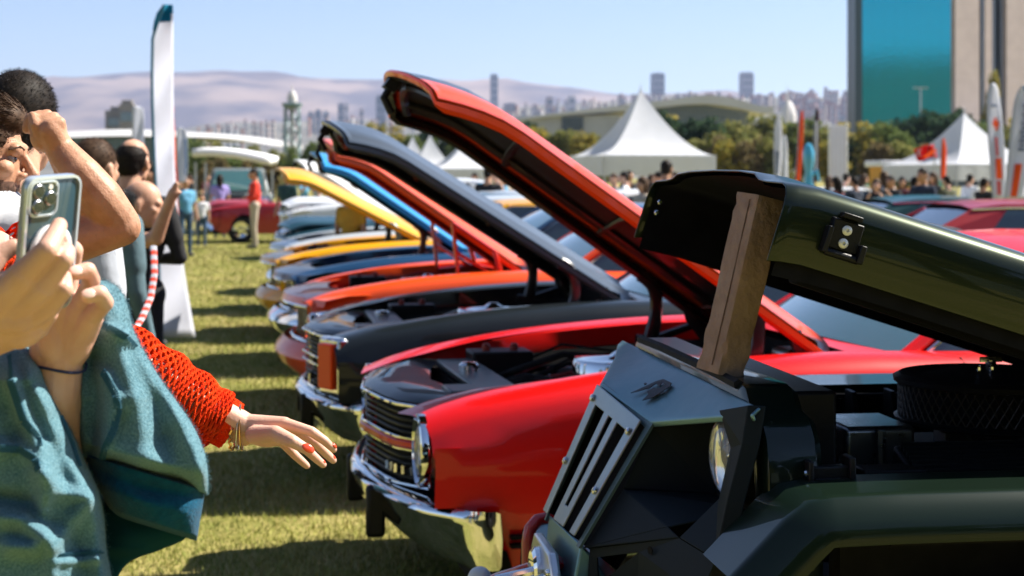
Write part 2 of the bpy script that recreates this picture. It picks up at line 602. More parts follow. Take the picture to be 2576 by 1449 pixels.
    if style in ('chevelle', 'corner_lamp'):
        top_z, bot_z = .785, .505
        GX = [(0, .03), (.30, .075), (.42, .105), (.57, .20), (.62, .23)]
        def Gf(y, z, off=0.0):
            return X(interp(abs(y), GX) + off, y, z)
        gy = [-.57, -.50, -.42, -.30, -.15, 0, .15, .30, .42, .50, .57]
        b = MB()
        b.grid([[Gf(y, top_z + .012, .0) for y in gy], [Gf(y, top_z + .03, .03) for y in gy], [Gf(y * 1.03, top_z + .045, .12) for y in gy], [Gf(y * 1.03, top_z + .03, .26) for y in gy]])
        b.build('header_panel', paint('header_dark', (.008, .012, .014)), root)
        b = MB(); b.box(X(.47, 0, .82), (.16, 1.0, .03)); b.box(X(.40, .42, .825), (.24, .2, .025)); rc_ = b.build('radiator_cover', mat('radiator_dark', (.07, .08, .085), rough=.35, metal=.6), root, bevel=.008)
        b = MB(); b.lathe([(.04, 0), (.04, .02), (.03, .03), (.001, .032)], X(.46, -.1, .835), n=14); b.build('radiator_cap', M_CHROME, rc_)
        b = MB(); b.grid([[Gf(y, top_z, .05) for y in gy], [Gf(y, bot_z - .05, .05) for y in gy]]); b.build('grille_back', M_SOOT, root, smooth=0)
        gr = MB()
        for z_, r_ in ((top_z, .007), (bot_z, .007), (.668, .005), (.628, .005)):
            gr.tube([Gf(y, z_, -.005) for y in gy], r_, n=6)
        for y in (-.57, .57):
            gr.tube([Gf(y, bot_z, -.002), Gf(y, top_z, -.002)], .005, n=6)
        gf = gr.build('grille_frame', M_CHROME, root)
        dk = mat('grille_bar_grey', (.028, .032, .034), rough=.4, metal=.3, spec=.3)
        for z_ in [.527 + i * .0235 for i in range(5)] + [.686 + i * .0225 for i in range(5)]:
            g1 = MB(); g1.tube([Gf(y, z_, .012) for y in gy], .0055, n=5); g1.build('grille_bar', dk, gf)
        if style == 'chevelle':
            for i in range(5):
                bd = MB(); bd.box(Gf(.33 + i * .04, .555, -.004), (.01, .026, .03), rot=Matrix.Rotation(-.3, 3, 'Z')); bd.build('badge_letter', M_CHROME, gf)
            c0 = MB(); c0.tube([Gf(y, .648, -.004) for y in gy], .013, n=6, flat=1.2); c0.build('accent_strip', P, gf)
        else:
            bd = MB(); bd.box(Gf(.24, .56, -.008), (.008, .11, .035), rot=Matrix.Rotation(-.2, 3, 'Z')); bd.build('badge', M_CHROME, gf)
        for sd in (1, -1):
            if style == 'corner_lamp':
                q = MB(); q.box(X(.15, sd * .745, .67), (.06, .19, .28), rot=Matrix.Rotation(sd * .5, 3, 'Z')); lf = q.build('corner_lamp_frame', M_CHROME, root, bevel=.015)
                q = MB(); q.box(X(.128, sd * .757, .67), (.06, .13, .225), rot=Matrix.Rotation(sd * .5, 3, 'Z')); q.build('corner_lamp', mat('amber_lens', (.80, .06, .005), rough=.3, coat=.2, spec=.2), lf, bevel=.01)
                continue
            n_ = Vector((1, -sd * .02, 0)).normalized()
            c0 = X(.138, sd * .735, .67)
            h = MB(); h.lathe([(.120, -.022), (.126, -.012), (.125, .010), (.117, .014), (.106, -.012), (.100, -.014), (.099, .006), (.092, .008)], c0, n_, n=28, cap=False); hb = h.build('headlight_bezel', M_CHROME, root)
            h = MB(); h.lathe([(.094, -.05), (.094, -.008), (.08, .008), (.05, .016), (.001, .018)], c0, n_, n=26); h.build('headlight', M_LAMPGLASS, hb)
            h = MB(); h.lathe([(.098, -.02), (.07, -.06), (.001, -.075)], c0, n_, n=22, cap=False); h.build('reflector_bowl', M_REFLECT, hb)
        # bumper
        b = MB(); rings = []
        BX = [(0, -.01), (.25, .01), (.5, .055), (.70, .105), (.78, .135), (.82, .16), (.90, .225), (.95, .265), (.965, .30), (.968, .34)]
        for y in [-.968, -.965, -.95, -.90, -.82, -.78, -.7, -.5, -.25, 0, .25, .5, .7, .78, .82, .90, .95, .965, .968]:
            s0 = interp(abs(y), BX)
            lo = .30 + .05 * max(0, 1 - abs(y) / .7)
            e_ = .3 if abs(y) > .94 else (.6 if abs(y) > .88 else 1.0)
            rings.append([X(s0 + .12 * e_, y * .97, .485), X(s0 + .03 * e_, y, .50), X(s0 + .006, y, .493), X(s0 - .006, y, .472), X(s0 + .004, y, .45), X(s0 + .012, y, .43),
                          X(s0 + .03 * e_, y * .995, .38), X(s0 + .06 * e_, y * .985, lo + .02), X(s0 + .09 * e_, y * .98, lo), X(s0 + .13 * e_, y * .97, lo + .01), X(s0 + .15 * e_, y * .965, .40)])
        bm_ = b.loft(rings).build('bumper', M_CHROME, root, smooth=50)
        for sd in (1, -1):
            q = MB(); q.box(X(.035, sd * .33, .385), (.07, .05, .19)); q.build('bumper_guard', M_BLACK, bm_, bevel=.015)
        b = MB(); b.grid([[F(y, .36, .09) for y in ys], [F(y, .27, .12) for y in ys]]); b.build('valance', P if style != 'chevelle' else M_SOOT, root)
    else:   # forward leaning nose with a hollow grille
        top_z = .80
        b = MB()
        b.grid([[F(y, .755, -.02) for y in ys], [F(y, top_z, -.005) for y in ys], [F(y, top_z + .03, .14) for y in ys], [F(y, top_z + .035, .30) for y in ys]])
        b.build('header_panel', HP if style == 'nose' else P, root)
        b = MB(); b.grid([[F(y, .75, .20) for y in ys], [F(y, .42, .20) for y in ys]]); b.build('grille_back', M_SOOT, root, smooth=0)
        fr = MB()
        yy = [-.72, -.5, -.25, 0, .25, .5, .72]
        loop = [F(y, .745, -.012) for y in yy] + [F(y, .50, .05) for y in yy[::-1]]
        fr.tube(loop + [loop[0]], .014, n=8)
        gf = fr.build('grille_frame', M_CHROME, root)
        for i in range(9):
            y = -.64 + i * .16
            g1 = MB(); g1.box(F(y, .625, .10), (.02, .012, .23)); g1.build('grille_bar', M_STEEL, gf)
        for sd in (1, -1):
            c0 = F(sd * .60, .63, .06); n_ = Vector((1, sd * .1, 0)).normalized()
            h = MB(); h.lathe([(.092, -.06), (.1, 0), (.088, .01)], c0, n_, n=22, cap=False); hb = h.build('headlight_bezel', M_CHROME, root)
            h = MB(); h.lathe([(.088, -.02), (.085, .0), (.05, .025), (.001, .03)], c0, n_, n=22); h.build('headlight', M_LAMPGLASS, hb)
        b = MB()
        b.grid([[F(y, .50, -.005) for y in ys], [F(y, .44, -.06) for y in ys], [F(y, .40, -.07) for y in ys], [F(y, .33, -.03) for y in ys], [F(y, .26, .06) for y in ys]])
        b.build('bumper', P if style == 'nose' else M_CHROME, root)
    # ---- hood, turned about its rear edge
    hinge = X(1.70, 0, .985)
    rot = Matrix.Rotation(-R(hood_deg), 3, 'Y')   # lifts the front
    L = hood_len
    ny = 17; nx = 19
    hw_ = .645
    def hp(i, j, dz=0.0, shrink=0.0):
        u = 1 - (1 - i / (nx - 1)) ** 1.3; y = (-1 + 2 * j / (ny - 1)) * (hw_ - .03 * u - shrink)
        yn = y / hw_
        front = L - shrink - .17 * abs(yn) ** 1.7
        x = u * front
        z = .035 * (1 - yn ** 2) + .03 * math.exp(-(yn / .34) ** 4) * min(1, max(0, (1 - u) * 6)) - .085 * max(0, (u - .82) / .18) ** 1.7 - .02 * abs(yn) ** 6 - .045 * max(0, (abs(yn) - .78) / .22) ** 1.3 * .72
        return hinge + rot @ Vector((x, y, z + dz))
    b = MB()
    mi_of = []
    rows = [[hp(i, j) for j in range(ny)] for i in range(nx)]
    n0 = len(b.f)
    for i in range(nx - 1):
        for j in range(ny - 1):
            yn = abs((j + .5) / (ny - 1) * 2 - 1)
            st = 1 if (stripe and .07 < yn < .64) else 0
            b.add([rows[i][j], rows[i + 1][j], rows[i + 1][j + 1], rows[i][j + 1]], [(0, 1, 2, 3)], st)
    # lips at both sides, front and rear
    def lip(seq, d=.042):
        dd = [d * (.5 if i == nx - 1 else 1.0) for (i, j) in seq]
        low = [hp(i, j, -q_, .012) for (i, j), q_ in zip(seq, dd)]
        top = [hp(i, j) for (i, j) in seq]
        midl = [hp(i, j, -q_ * .5, -.003) for (i, j), q_ in zip(seq, dd)]
        b.grid([top, midl, low])
        lip_in = [hp(i, j, -q_, .04) for (i, j), q_ in zip(seq, dd)]
        skirt.grid([[p + Vector((0, 0, -.0015)) for p in low], lip_in])
        skirt.grid([[hp(i, j, -q_ + .002, .040) for (i, j), q_ in zip(seq, dd)], [hp(i, j, -.006, .024) for (i, j), q_ in zip(seq, dd)]])
    loopseq = [(i, 0) for i in range(nx)] + [(nx - 1, j) for j in range(1, ny)] + [(i, ny - 1) for i in range(nx - 2, -1, -1)] + [(0, j) for j in range(ny - 2, -1, -1)]
    skirt = MB()
    lip(loopseq)
    ms = [HP]
    if stripe:
        ms.append(paint('stripe_%.2f_%.2f_%.2f' % tuple(stripe), stripe, rough=.4))
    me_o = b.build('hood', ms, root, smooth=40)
    weld = me_o.modifiers.new('weld', 'WELD'); weld.merge_threshold = 0.0005
    b = MB()
    rows = [[hp(i, j, -.028, .045) for j in range(1, ny - 1)] for i in range(1, nx - 1)]
    b.grid([r_[::-1] for r_ in rows])
    b.build('hood_liner', UP, me_o)
    skirt.build('hood_skirt', UP, me_o)
    b = MB()
    for j in (3, 8, 13):
        b.tube([hp(i, j, -.036, .05) for i in range(1, nx - 1)], .022, n=6, flat=.6)
    for i in (1, 6, 11, 17):
        b.tube([hp(i, j, -.036, .06) for j in range(1, ny - 1)], .02, n=6, flat=.6)
    b.build('hood_brace', UP, me_o)
    b = MB(); pz = hp(nx - 2, 8, -.06); b.box(pz, (.05, .09, .05), rot=rot); b.tube([pz, pz + Vector((.03, 0, -.05)), pz + Vector((.0, 0, -.11))], .016, n=8); b.build('hood_latch', M_BLACK, me_o)
    # ---- hinges
    for sd in (1, -1):
        b = MB()
        if hinge_style == 'arc':
            a0 = X(1.62, sd * .62, .86)
            top = hinge + rot @ Vector((.42, sd * .62, -.06))
            m1 = X(1.50, sd * .62, 1.02); m2 = (a0 + top) * .5 + Vector((-.06, 0, .06))
            pts = []
            for k in range(11):
                t = k / 10
                # one bowed arm from the apron to the hood
                pts.append((1 - t) ** 2 * (a0 + Vector((.26, 0, 0))) + 2 * t * (1 - t) * (Vector((a0.x + .17, a0.y, (a0.z + top.z) / 2 + .10))) + t * t * top)
            b.tube(pts, [.034] * 3 + [.03] * 5 + [.034] * 3, n=8, flat=.5, up=(0, 1, 0))
            b.tube([X(1.66, sd * .62, .84), X(1.55, sd * .615, .98), hinge + rot @ Vector((.16, sd * .62, -.05))], .026, n=8, flat=.5, up=(0, 1, 0))
            b.tube([X(1.30, sd * .62, .88), X(1.62, sd * .62, .84)], .03, n=8, flat=.5, up=(0, 1, 0))
            b.tube([X(1.34, sd * .63, .87), X(1.6, sd * .63, .95)], .018, n=8)
        else:
            base = X(1.62, sd * .66, .90); up_ = hinge + rot @ Vector((.62, sd * .66, -.05)); u2 = hinge + rot @ Vector((.28, sd * .66, -.05))
            b.tube([base + Vector((.42, 0, 0)), up_], .024, n=6, flat=.6)
            b.tube([base + Vector((.12, 0, 0)), u2], .028, n=6, flat=.6)
            b.tube([base + Vector((.42, 0, .0)), base + Vector((.12, 0, .03)), base], .028, n=6, flat=.6)
            b.tube([base + Vector((.12, 0, 0)), (up_ + base + Vector((.42, 0, 0))) * .5], .02, n=6, flat=.6)
            b.tube([up_, u2], .022, n=6, flat=.6)
        b.build('hood_hinge', HG, root)
    # ---- cabin
    if cabin:
        G = glass or M_GLASS
        zr = 1.33
        wb = [X(1.90, y, .955 + .02 * (1 - (y / .72) ** 2)) + Vector((.10 * (1 - (y / .72) ** 2), 0, 0)) for y in (-.72, -.36, 0, .36, .72)]
        wt = [X(2.50, y, zr - .02 + .02 * (1 - (y / .58) ** 2)) + Vector((.05 * (1 - (y / .58) ** 2), 0, 0)) for y in (-.58, -.29, 0, .29, .58)]
        b = MB(); b.grid([wt, [(p + q) * .5 + Vector((.02, 0, .015)) for p, q in zip(wt, wb)], wb]); b.build('windshield', G, root)
        b = MB()
        rb = [X(4.15, y, .965) for y in (-.66, -.33, 0, .33, .66)]
        rt = [X(3.55, y, zr - .03 + .02 * (1 - (y / .56) ** 2)) for y in (-.56, -.28, 0, .28, .56)]
        b.grid([rb, rt]); b.build('rear_window', M_DARKGLASS, root)
        RP = paint('roof_%.2f_%.2f_%.2f' % tuple(roof_col), roof_col) if roof_col else P
        b = MB()
        rows = []
        for s, w_, z_ in ((2.46, .585, zr - .02), (2.56, .60, zr + .005), (2.9, .605, zr + .02), (3.3, .60, zr + .012), (3.6, .57, zr - .03)):
            rows.append([X(s, -w_ - .02, z_ - .045), X(s, -w_, z_ - .01), X(s, -w_ * .6, z_ + .02), X(s, 0, z_ + .028), X(s, w_ * .6, z_ + .02), X(s, w_, z_ - .01), X(s, w_ + .02, z_ - .045)])
        b.grid(rows)
        ro = b.build('roof', RP, root)
        for sd in (1, -1):
            b = MB(); b.tube([X(1.92, sd * .735, .95), X(2.2, sd * .68, 1.13), X(2.5, sd * .605, zr - .02)], .026, n=8); b.build('windshield_pillar', P, root)
            b = MB()
            b.add([X(3.25, sd * .63, zr - .05), X(3.62, sd * .585, zr - .06), X(4.25, sd * .72, .965), X(3.55, sd * .74, .955)], [(0, 1, 2, 3)])
            s_o = b.build('rear_pillar', RP, root, smooth=0)
            so = s_o.modifiers.new('solid', 'SOLIDIFY'); so.thickness = .03; so.offset = 0
            b = MB()
            b.add([X(2.0, sd * .735, .955), X(2.52, sd * .625, zr - .045), X(3.25, sd * .625, zr - .05), X(3.55, sd * .735, .955)], [(0, 1, 2, 3)])
            b.build('side_window', M_DARKGLASS, root, smooth=0)
            b = MB(); b.tube([X(2.0, sd * .745, .962), X(2.52, sd * .635, zr - .035), X(3.25, sd * .64, zr - .035), X(3.6, sd * .61, zr - .05)], .009, n=6); b.build('window_trim', M_CHROME, root)
    # ---- wheels
    for s_ in (1.0, 3.85):
        for sd in (1, -1):
            t = MB(); r_ = MB()
            wheel_mesh(t, r_, X(s_, sd * .80, .33), sd)
            w_ = t.build('tyre', M_RUBBER, root)
            r_.build('rim', M_CHROME, w_)
    return root

ROW_T = 12
muscle_car('muscle_car', 'red muscle car with black hood stripes and chrome bumper beside the green off-roader', (-.60, 6.03), 12, (.64, .003, .002), 34.6, 1.88,
           hood_col=(.75, .06, .004), stripe=(.008, .01, .012), style='chevelle')
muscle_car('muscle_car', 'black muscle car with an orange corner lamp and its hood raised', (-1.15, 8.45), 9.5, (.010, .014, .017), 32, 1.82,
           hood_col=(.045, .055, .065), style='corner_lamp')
muscle_car('muscle_car', 'orange car with a hollow pale grille and red hood braces', (-1.645, 11.0), 9, (.72, .07, .008), 34, 1.66,
           hood_col=(.75, .09, .01), style='nose', apron_col=(.35, .02, .006), hinge_col=(.6, .025, .008), under_col=(.38, .02, .006), hinge_style='truss')
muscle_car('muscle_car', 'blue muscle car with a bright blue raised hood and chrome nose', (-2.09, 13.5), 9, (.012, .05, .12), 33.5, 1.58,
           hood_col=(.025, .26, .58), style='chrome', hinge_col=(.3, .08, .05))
muscle_car('muscle_car', 'yellow muscle car with its yellow hood raised', (-2.6, 16.0), 9, (.70, .33, .003), 27, 1.66,
           hood_col=(.72, .35, .003), style='nose', apron_col=(.30, .10, .01), hinge_col=(.05, .09, .10), under_col=(.5, .22, .004))
# ================================================================ green off-roader
JT, JC, JF0 = R(8), 3.38, -.59
def jl(px, py, l):
    u = (px - PX0) / FPX
    D = (JC - l) / (math.cos(JT) - u * math.sin(JT))
    x = u * D
    f = -x * math.cos(JT) - D * math.sin(JT)
    return Vector((f - JF0, l, CAM_H + (PY0 - py) / FPX * D))

def build_jeep():
    root = thing('off_road_vehicle', 'dark green metallic off-roader with grey angular grille and hood propped open', 'car',
                 (.59 * math.cos(JT) - JC * math.sin(JT), .59 * math.sin(JT) + JC * math.cos(JT), 0), R(180) + JT)
    GREEN = mat('green_flake', (.009, .020, .013), rough=.33, metal=.7, coat=.55, coat_rough=.04, spec=.2, col2=(.024, .028, .009), var_scale=900, detail=2)
    GREEN2 = mat('green_gloss', (.005, .011, .007), rough=.3, metal=.3, spec=.15, coat=.55, coat_rough=.02)
    GREY = mat('mask_grey', (.15, .28, .32), rough=.40, metal=.8, rough_var=.08, var_scale=25, bump=.02, bump_scale=400)
    DGREY = mat('mask_dark', (.007, .012, .016), rough=.6, metal=.0, spec=.12, bump=.05, bump_scale=500)
    V = Vector
    # ---- hood: an upside-down tray
    hx, hz = -1.54, 1.215
    ang = R(17.6)
    L = 1.27
    rot = Matrix.Rotation(-ang, 3, 'Y')
    org = V((hx, 0, hz))
    def sec(t, inset=0.0, dep=.15):
        w = .655 - .085 * t - inset
        k = 1.0
        crown = .014
        pts = [(w + .0, -dep), (w, -.09), (w, -.042), (w - .008, -.018), (w - .024, -.004), (w - .05, .003), (w - .16, .006), (w - .21, .010), (w - .25, .022), (.2, .028), (0, .03)]
        pts = [(y, z - inset) for (y, z) in pts]
        full = pts + [(-y, z) for (y, z) in pts[-2::-1]]
        drop = -.012 * max(0, (t - .93) / .07) ** 2
        return [org + rot @ V((t * L, y, z + drop)) for (y, z) in full]
    b = MB()
    ts = [0, .15, .35, .55, .75, .88, .95, .98, 1.0]
    b.grid([sec(t) for t in ts])
    hood = b.build('hood', GREEN, root, smooth=50)
    sm = hood.modifiers.new('solid', 'SOLIDIFY'); sm.thickness = .004; sm.offset = -1
    bv = hood.modifiers.new('bev', 'BEVEL'); bv.width = .003; bv.segments = 2; bv.limit_method = 'ANGLE'; bv.angle_limit = R(60)
    b = MB(); b.grid([sec(t, .012, .165)[::-1] for t in [.02, .3, .6, .9, .985]]); b.build('hood_liner', M_SOOT, hood, smooth=50)
    b = MB()
    for y in (-.3, 0, .3):
        b.box(org + rot @ V((.6, y, -.02)), (1.0, .05, .03), rot=rot)
    b.box(org + rot @ V((.25, 0, -.03)), (.05, 1.05, .04), rot=rot)
    b.build('hood_brace', M_SOOT, hood)
    MATTE = mat('matte_black', (.006, .006, .007), rough=.95, spec=.1)
    b = MB(); b.hexa([org + rot @ V(p) for p in ((.05, .55, -.20), (1.19, .475, -.185), (1.19, .53, -.185), (.05, .615, -.20), (.05, .55, -.10), (1.19, .475, -.10), (1.19, .53, -.10), (.05, .615, -.10))]); b.build('inner_rail', MATTE, hood, bevel=.006)
    for k in range(2):
        b = MB(); c0 = org + rot @ V((L - .03, -.53, -.085 + .028 * k)); b.lathe([(.007, 0), (.007, .006), (.004, .009)], c0, rot @ V((.2, 1, 0)), n=10); b.build('bolt', M_CHROME, hood)
    # hood catch on the hood side
    def side(t, z, out=0.0):
        w = .655 - .085 * t
        return org + rot @ V((t * L, w + out, z))
    b = MB()
    cx = .905
    b.hexa([side(cx - .028, -.105, 0), side(cx + .022, -.105, 0), side(cx + .022, -.045, 0), side(cx - .028, -.045, 0),
            side(cx - .026, -.103, .012), side(cx + .020, -.103, .012), side(cx + .020, -.047, .012), side(cx - .026, -.047, .012)])
    b.box(side(cx - .003, -.038, .012), (.04, .022, .010), rot=rot)
    b.box(side(cx - .030, -.10, .014), (.012, .028, .035), rot=rot)
    b.box(side(cx + .024, -.09, .014), (.010, .026, .05), rot=rot)
    b.tube([side(cx - .03, -.112, .016), side(cx + .022, -.112, .016)], .008, n=8)
    cat = b.build('hood_catch', M_BLACK, hood, bevel=.002)
    for z in (-.064, -.089):
        b = MB(); c0 = side(cx - .002, z, .012); b.lathe([(.0095, 0), (.0095, .003), (.007, .005), (.0035, .006), (.003, .002), (.0005, .002)], c0, (0, 1, 0), n=16); b.build('bolt', mat('bolt_white', (.75, .75, .73), rough=.4, metal=.3), cat)
    # hood hinge bracket
    b = MB(); b.box((-1.50, .4, 1.15), (.05, .06, .12)); b.box((-1.50, -.4, 1.15), (.05, .06, .12)); b.build('hood_hinge', M_STEEL, root, bevel=.005)
    b = MB()
    for y in (.38, .42):
        b.tube([(-1.0, y, 1.17), (-.99, y, 1.22), (-.97, y, 1.32)], .009, n=8)
    b.build('gas_strut', M_STEEL, root)
    # ---- grille shell
    b = MB()
    ol = [(-.62, .80), (-.622, 1.06), (-.605, 1.12), (-.57, 1.155), (-.50, 1.165), (-.47, 1.195), (-.44, 1.20), (.44, 1.20), (.47, 1.195), (.50, 1.165), (.57, 1.155), (.605, 1.12), (.622, 1.06), (.62, .80)]
    rings = []
    for X_, g in ((-.262, -.012), (-.270, 0), (-.36, 0), (-.375, -.012)):
        rings.append([V((X_, y * (1 + g * 1.5), z + g)) for (y, z) in ol] + [V((X_, y * .9, z - .05)) for (y, z) in ol[::-1]])
    b.loft(rings); b.build('grille_shell', GREEN2, root, smooth=40)
    b = MB()
    b.tube([(-.268, y, 1.197 + (.004 if abs(y) < .4 else 0)) for y in (-.43, -.2, 0, .2, .43)], .011, n=6)
    b.build('hood_seal', M_RUBBER, root)
    # ---- grey mask
    mask = MB()
    def quad(*p):
        mask.add(p, [tuple(range(len(p)))])
    TB = [(-.258, y, 1.178) for y in (-.60, -.44, -.17, .17, .44, .60)]
    BR = [(-.244, -.60, 1.165), (-.205, -.45, 1.15), (-.112, -.17, 1.122), (-.152, .17, 1.088), (-.216, .45, 1.14), (-.244, .60, 1.165)]
    MIDL = [(-.252, -.60, 1.172), (-.238, -.445, 1.168), (-.205, -.17, 1.155), (-.205, .17, 1.155), (-.238, .445, 1.168), (-.252, .60, 1.172)]
    def fine(row):
        out = []
        for a, c in zip(row, row[1:]):
            out += [V(a).lerp(V(c), k / 4) for k in range(4)]
        return out + [V(row[-1])]
    TBf, BRf = fine(TB)[::-1], fine(BR)[::-1]
    mask.grid([[a.lerp(c, k / 8) for a, c in zip(TBf, BRf)] for k in range(9)])
    # fold of the brow
    mask.grid([BRf, [p + V((-.004, 0, -.012)) for p in BRf]])
    mo = mask.build('grille_mask', GREY, root, smooth=28)
    so = mo.modifiers.new('solid', 'SOLIDIFY'); so.thickness = .005; so.offset = -1
    be = mo.modifiers.new('bev', 'BEVEL'); be.width = .004; be.segments = 2; be.limit_method = 'ANGLE'; be.angle_limit = R(18)
    # emblem on the top panel (cut-out letter like mark)
    from mathutils.bvhtree import BVHTree
    mtree = BVHTree.FromPolygons([V(p) for p in mask.v], mask.f)
    def tp(px, py):
        # on the top panel plane
        p0 = jl(px, py, 1.2); d_ = (jl(px, py, -.3) - p0).normalized()
        hit = mtree.ray_cast(p0, d_)[0]
        return hit if hit is not None else jl(px, py, 0)
    nrm = V((.647, 0, .762))
    em = MB()
    c6 = lambda x, y: (1195 + .414 * x, 849 + .414 * y)
    for poly in ([(960, 352), (1062, 305), (1112, 282), (1158, 268), (1150, 284), (1105, 300), (1075, 322), (1010, 340)],
                 [(1030, 398), (1082, 345), (1100, 330), (1150, 318), (1168, 300), (1190, 318), (1150, 346), (1090, 382)],
                 [(1112, 282), (1158, 268), (1208, 292), (1195, 318), (1168, 300), (1150, 290), (1135, 312), (1120, 305)],
                 [(1060, 345), (1100, 318), (1118, 326), (1092, 352), (1066, 362)],
                 [(1038, 296), (1052, 290), (1056, 297), (1042, 304)], [(1146, 352), (1162, 345), (1166, 352), (1150, 360)]):
        em.prism([tp(*c6(x, y)) + nrm * .0065 for (x, y) in poly], nrm * .0015)
    em.build('emblem', M_BLACK, mo, smooth=0)
    # nose insert plate with slots
    TL, TR, BL, BRr = V((-.118, -.165, 1.118)), V((-.148, .15, 1.083)), V((.008, -.165, .832)), V((-.006, .15, .845))
    def np_(u, v, off=0.0):
        n = V((.9, 0, .43))
        return (TL * (1 - u) + TR * u) * (1 - v) + (BL * (1 - u) + BRr * u) * v + n * off
    us = [0, .10, .13, .36, .46, .56, .66, .87, .90, 1.0]
    vsx = [0, .10, .13, .80, .86, .97, 1.0]
    ins = MB()
    idx = {}
    for i, u in enumerate(us):
        for j, v in enumerate(vsx):
            uu = u
            if i in (1, 2) and j == 1: uu = u + .03
            if i in (7, 8) and j == 1: uu = u - .02
            idx[i, j] = len(ins.v); ins.v.append(tuple(np_(uu, v, .012)))
    for i in range(len(us) - 1):
        for j in range(len(vsx) - 1):
            uc = (us[i] + us[i + 1]) / 2; vc = (vsx[j] + vsx[j + 1]) / 2
            hole = (.13 < uc < .36 and vc > .12) or (.66 < uc < .87 and vc > .12) or (.46 < uc < .56 and .12 < vc < .86)
            if hole:
                continue
            ins.f.append((idx[i, j], idx[i, j + 1], idx[i + 1, j + 1], idx[i + 1, j])); ins.m.append(0)
    io = ins.build('grille_insert', mat('insert_grey', (.34, .39, .39), rough=.36, metal=.85, rough_var=.06, var_scale=30), root, smooth=0)
    so = io.modifiers.new('solid', 'SOLIDIFY'); so.thickness = .005; so.offset = 0
    be = io.modifiers.new('bev', 'BEVEL'); be.width = .0015; be.segments = 1; be.limit_method = 'ANGLE'; be.angle_limit = R(40)
    for (u, v) in ((.05, .10), (.945, .12), (.055, .60), (.95, .63)):
        b = MB(); b.lathe([(.0085, 0), (.0085, .004), (.006, .007), (.0035, .0072), (.003, .004), (.0005, .004)], np_(u, v, .0155), V((.9, 0, .43)), n=14); b.build('screw', M_CHROME, io)
    # nose frame behind the insert, lower plate, dark back
    b = MB()
    def strip(p, q, r_, s_):
        b.add([p, q, r_, s_], [(0, 1, 2, 3)])
    b.add([np_(-.03, -.03), np_(1.10, -.04), np_(1.10, 1.06), np_(1.02, 1.06), np_(1.02, .03), np_(.03, .03), np_(.0, 1.06), np_(-.03, 1.06)], [(0, 7, 6, 5), (0, 5, 4, 1), (1, 4, 3, 2)])
    fo = b.build('nose_frame', mat('nose_grey', (.07, .12, .135), rough=.45, metal=.5), root, smooth=0)
    so = fo.modifiers.new('solid', 'SOLIDIFY'); so.thickness = .006; so.offset = -1
    b = MB(); b.add([np_(-.02, -.02, -.12), np_(1.05, -.02, -.12), np_(1.05, 1.1, -.10), np_(-.02, 1.1, -.10)], [(0, 3, 2, 1)])
    b.hexa([V((-.30, -.160, .80)), np_(.02, 1.05, -.035), np_(.99, 1.05, -.035), V((-.30, .148, .80)), V((-.30, -.160, 1.08)), np_(.02, .03, -.035), np_(.99, .03, -.035), V((-.30, .148, 1.07))]); b.build('radiator_core', MATTE, root, smooth=0)
    b = MB(); b.add([np_(.005, .01, .010), np_(.005, 1.0, .010), np_(.005, 1.0, -.05), np_(.005, .01, -.05)], [(0, 1, 2, 3)]); b.build('nose_side_wall', MATTE, root, smooth=0)
    b = MB(); b.hexa([V((-.10, -.17, .70)), V((.02, -.17, .70)), V((.02, .16, .70)), V((-.10, .16, .70)), V((-.02, -.17, .80)), V((.006, -.17, .828)), V((-.008, .16, .836)), V((-.04, .16, .80))])
    b.build('lower_plate', GREY, root, bevel=.006)
    for sd in (1, -1):
        S = lambda p: V((p[0], sd * p[1], p[2]))
        E1, N1 = (-.158, .165, 1.078), (-.012, .165, .828)
        e_mid = jl(1568, 1230, .165)
        V1 = (e_mid.x, .165, e_mid.z)
        V2 = tuple(jl(1679, 1325, .40)); V4 = tuple(jl(1775, 1193, .38)); LW = tuple(jl(1708, 1352, .45)); RB = tuple(jl(1799, 1408, .60))
        pk = MB()
        def poly(*p):
            q = [S(x) for x in p]
            pk.add(q, [tuple(range(len(q))) if sd > 0 else tuple(range(len(q) - 1, -1, -1))])
        bt = (-.285, .20, 1.10); bb = (-.285, .20, .94)
        poly(E1, V1, bb, bt)                                   # wall beside the nose
        poly(V1, V2, (-.285, .42, .955), bb)                   # shelf under the lamp
        poly(bt, bb, (-.285, .42, .955), (-.285, .56, .98), (-.285, .58, 1.15))
        poly(V1, N1, V2)
        poly(N1, LW, V2)
        po = pk.build('lamp_pocket', DGREY, root, smooth=0)
        so = po.modifiers.new('solid', 'SOLIDIFY'); so.thickness = .004; so.offset = -1
        be = po.modifiers.new('bev', 'BEVEL'); be.width = .002; be.segments = 2; be.limit_method = 'ANGLE'; be.angle_limit = R(10)
        # side panel with its cut edge
        sp = MB()
        pts = [jl(1808, 1032, .455), jl(1882, 1019, .585), jl(1866, 1118, .595), jl(1828, 1263, .60), jl(1799, 1408, .60), jl(1708, 1352, .45), jl(1808, 1255, .475), jl(1837, 1126, .52)]
        q = [S(p) for p in pts]
        F_ = [(0, 7, 2, 1), (7, 6, 3, 2), (6, 5, 4, 3)]
        sp.add(q, F_ if sd > 0 else [f[::-1] for f in F_])
        wrap = [S(V((p.x - .03, p.y + .012, p.z))) for p in pts[1:5]]
        sp.add([q[1], q[2], q[3], q[4]] + wrap, [(0, 1, 5, 4), (1, 2, 6, 5), (2, 3, 7, 6)] if sd > 0 else [(4, 5, 1, 0), (5, 6, 2, 1), (6, 7, 3, 2)])
        s_o = sp.build('side_panel', DGREY, root, smooth=0)
        so = s_o.modifiers.new('solid', 'SOLIDIFY'); so.thickness = .005; so.offset = -1
        be = s_o.modifiers.new('bev', 'BEVEL'); be.width = .003; be.segments = 2; be.limit_method = 'ANGLE'; be.angle_limit = R(15)
        # lower panel with a triangular window
        lp = MB()
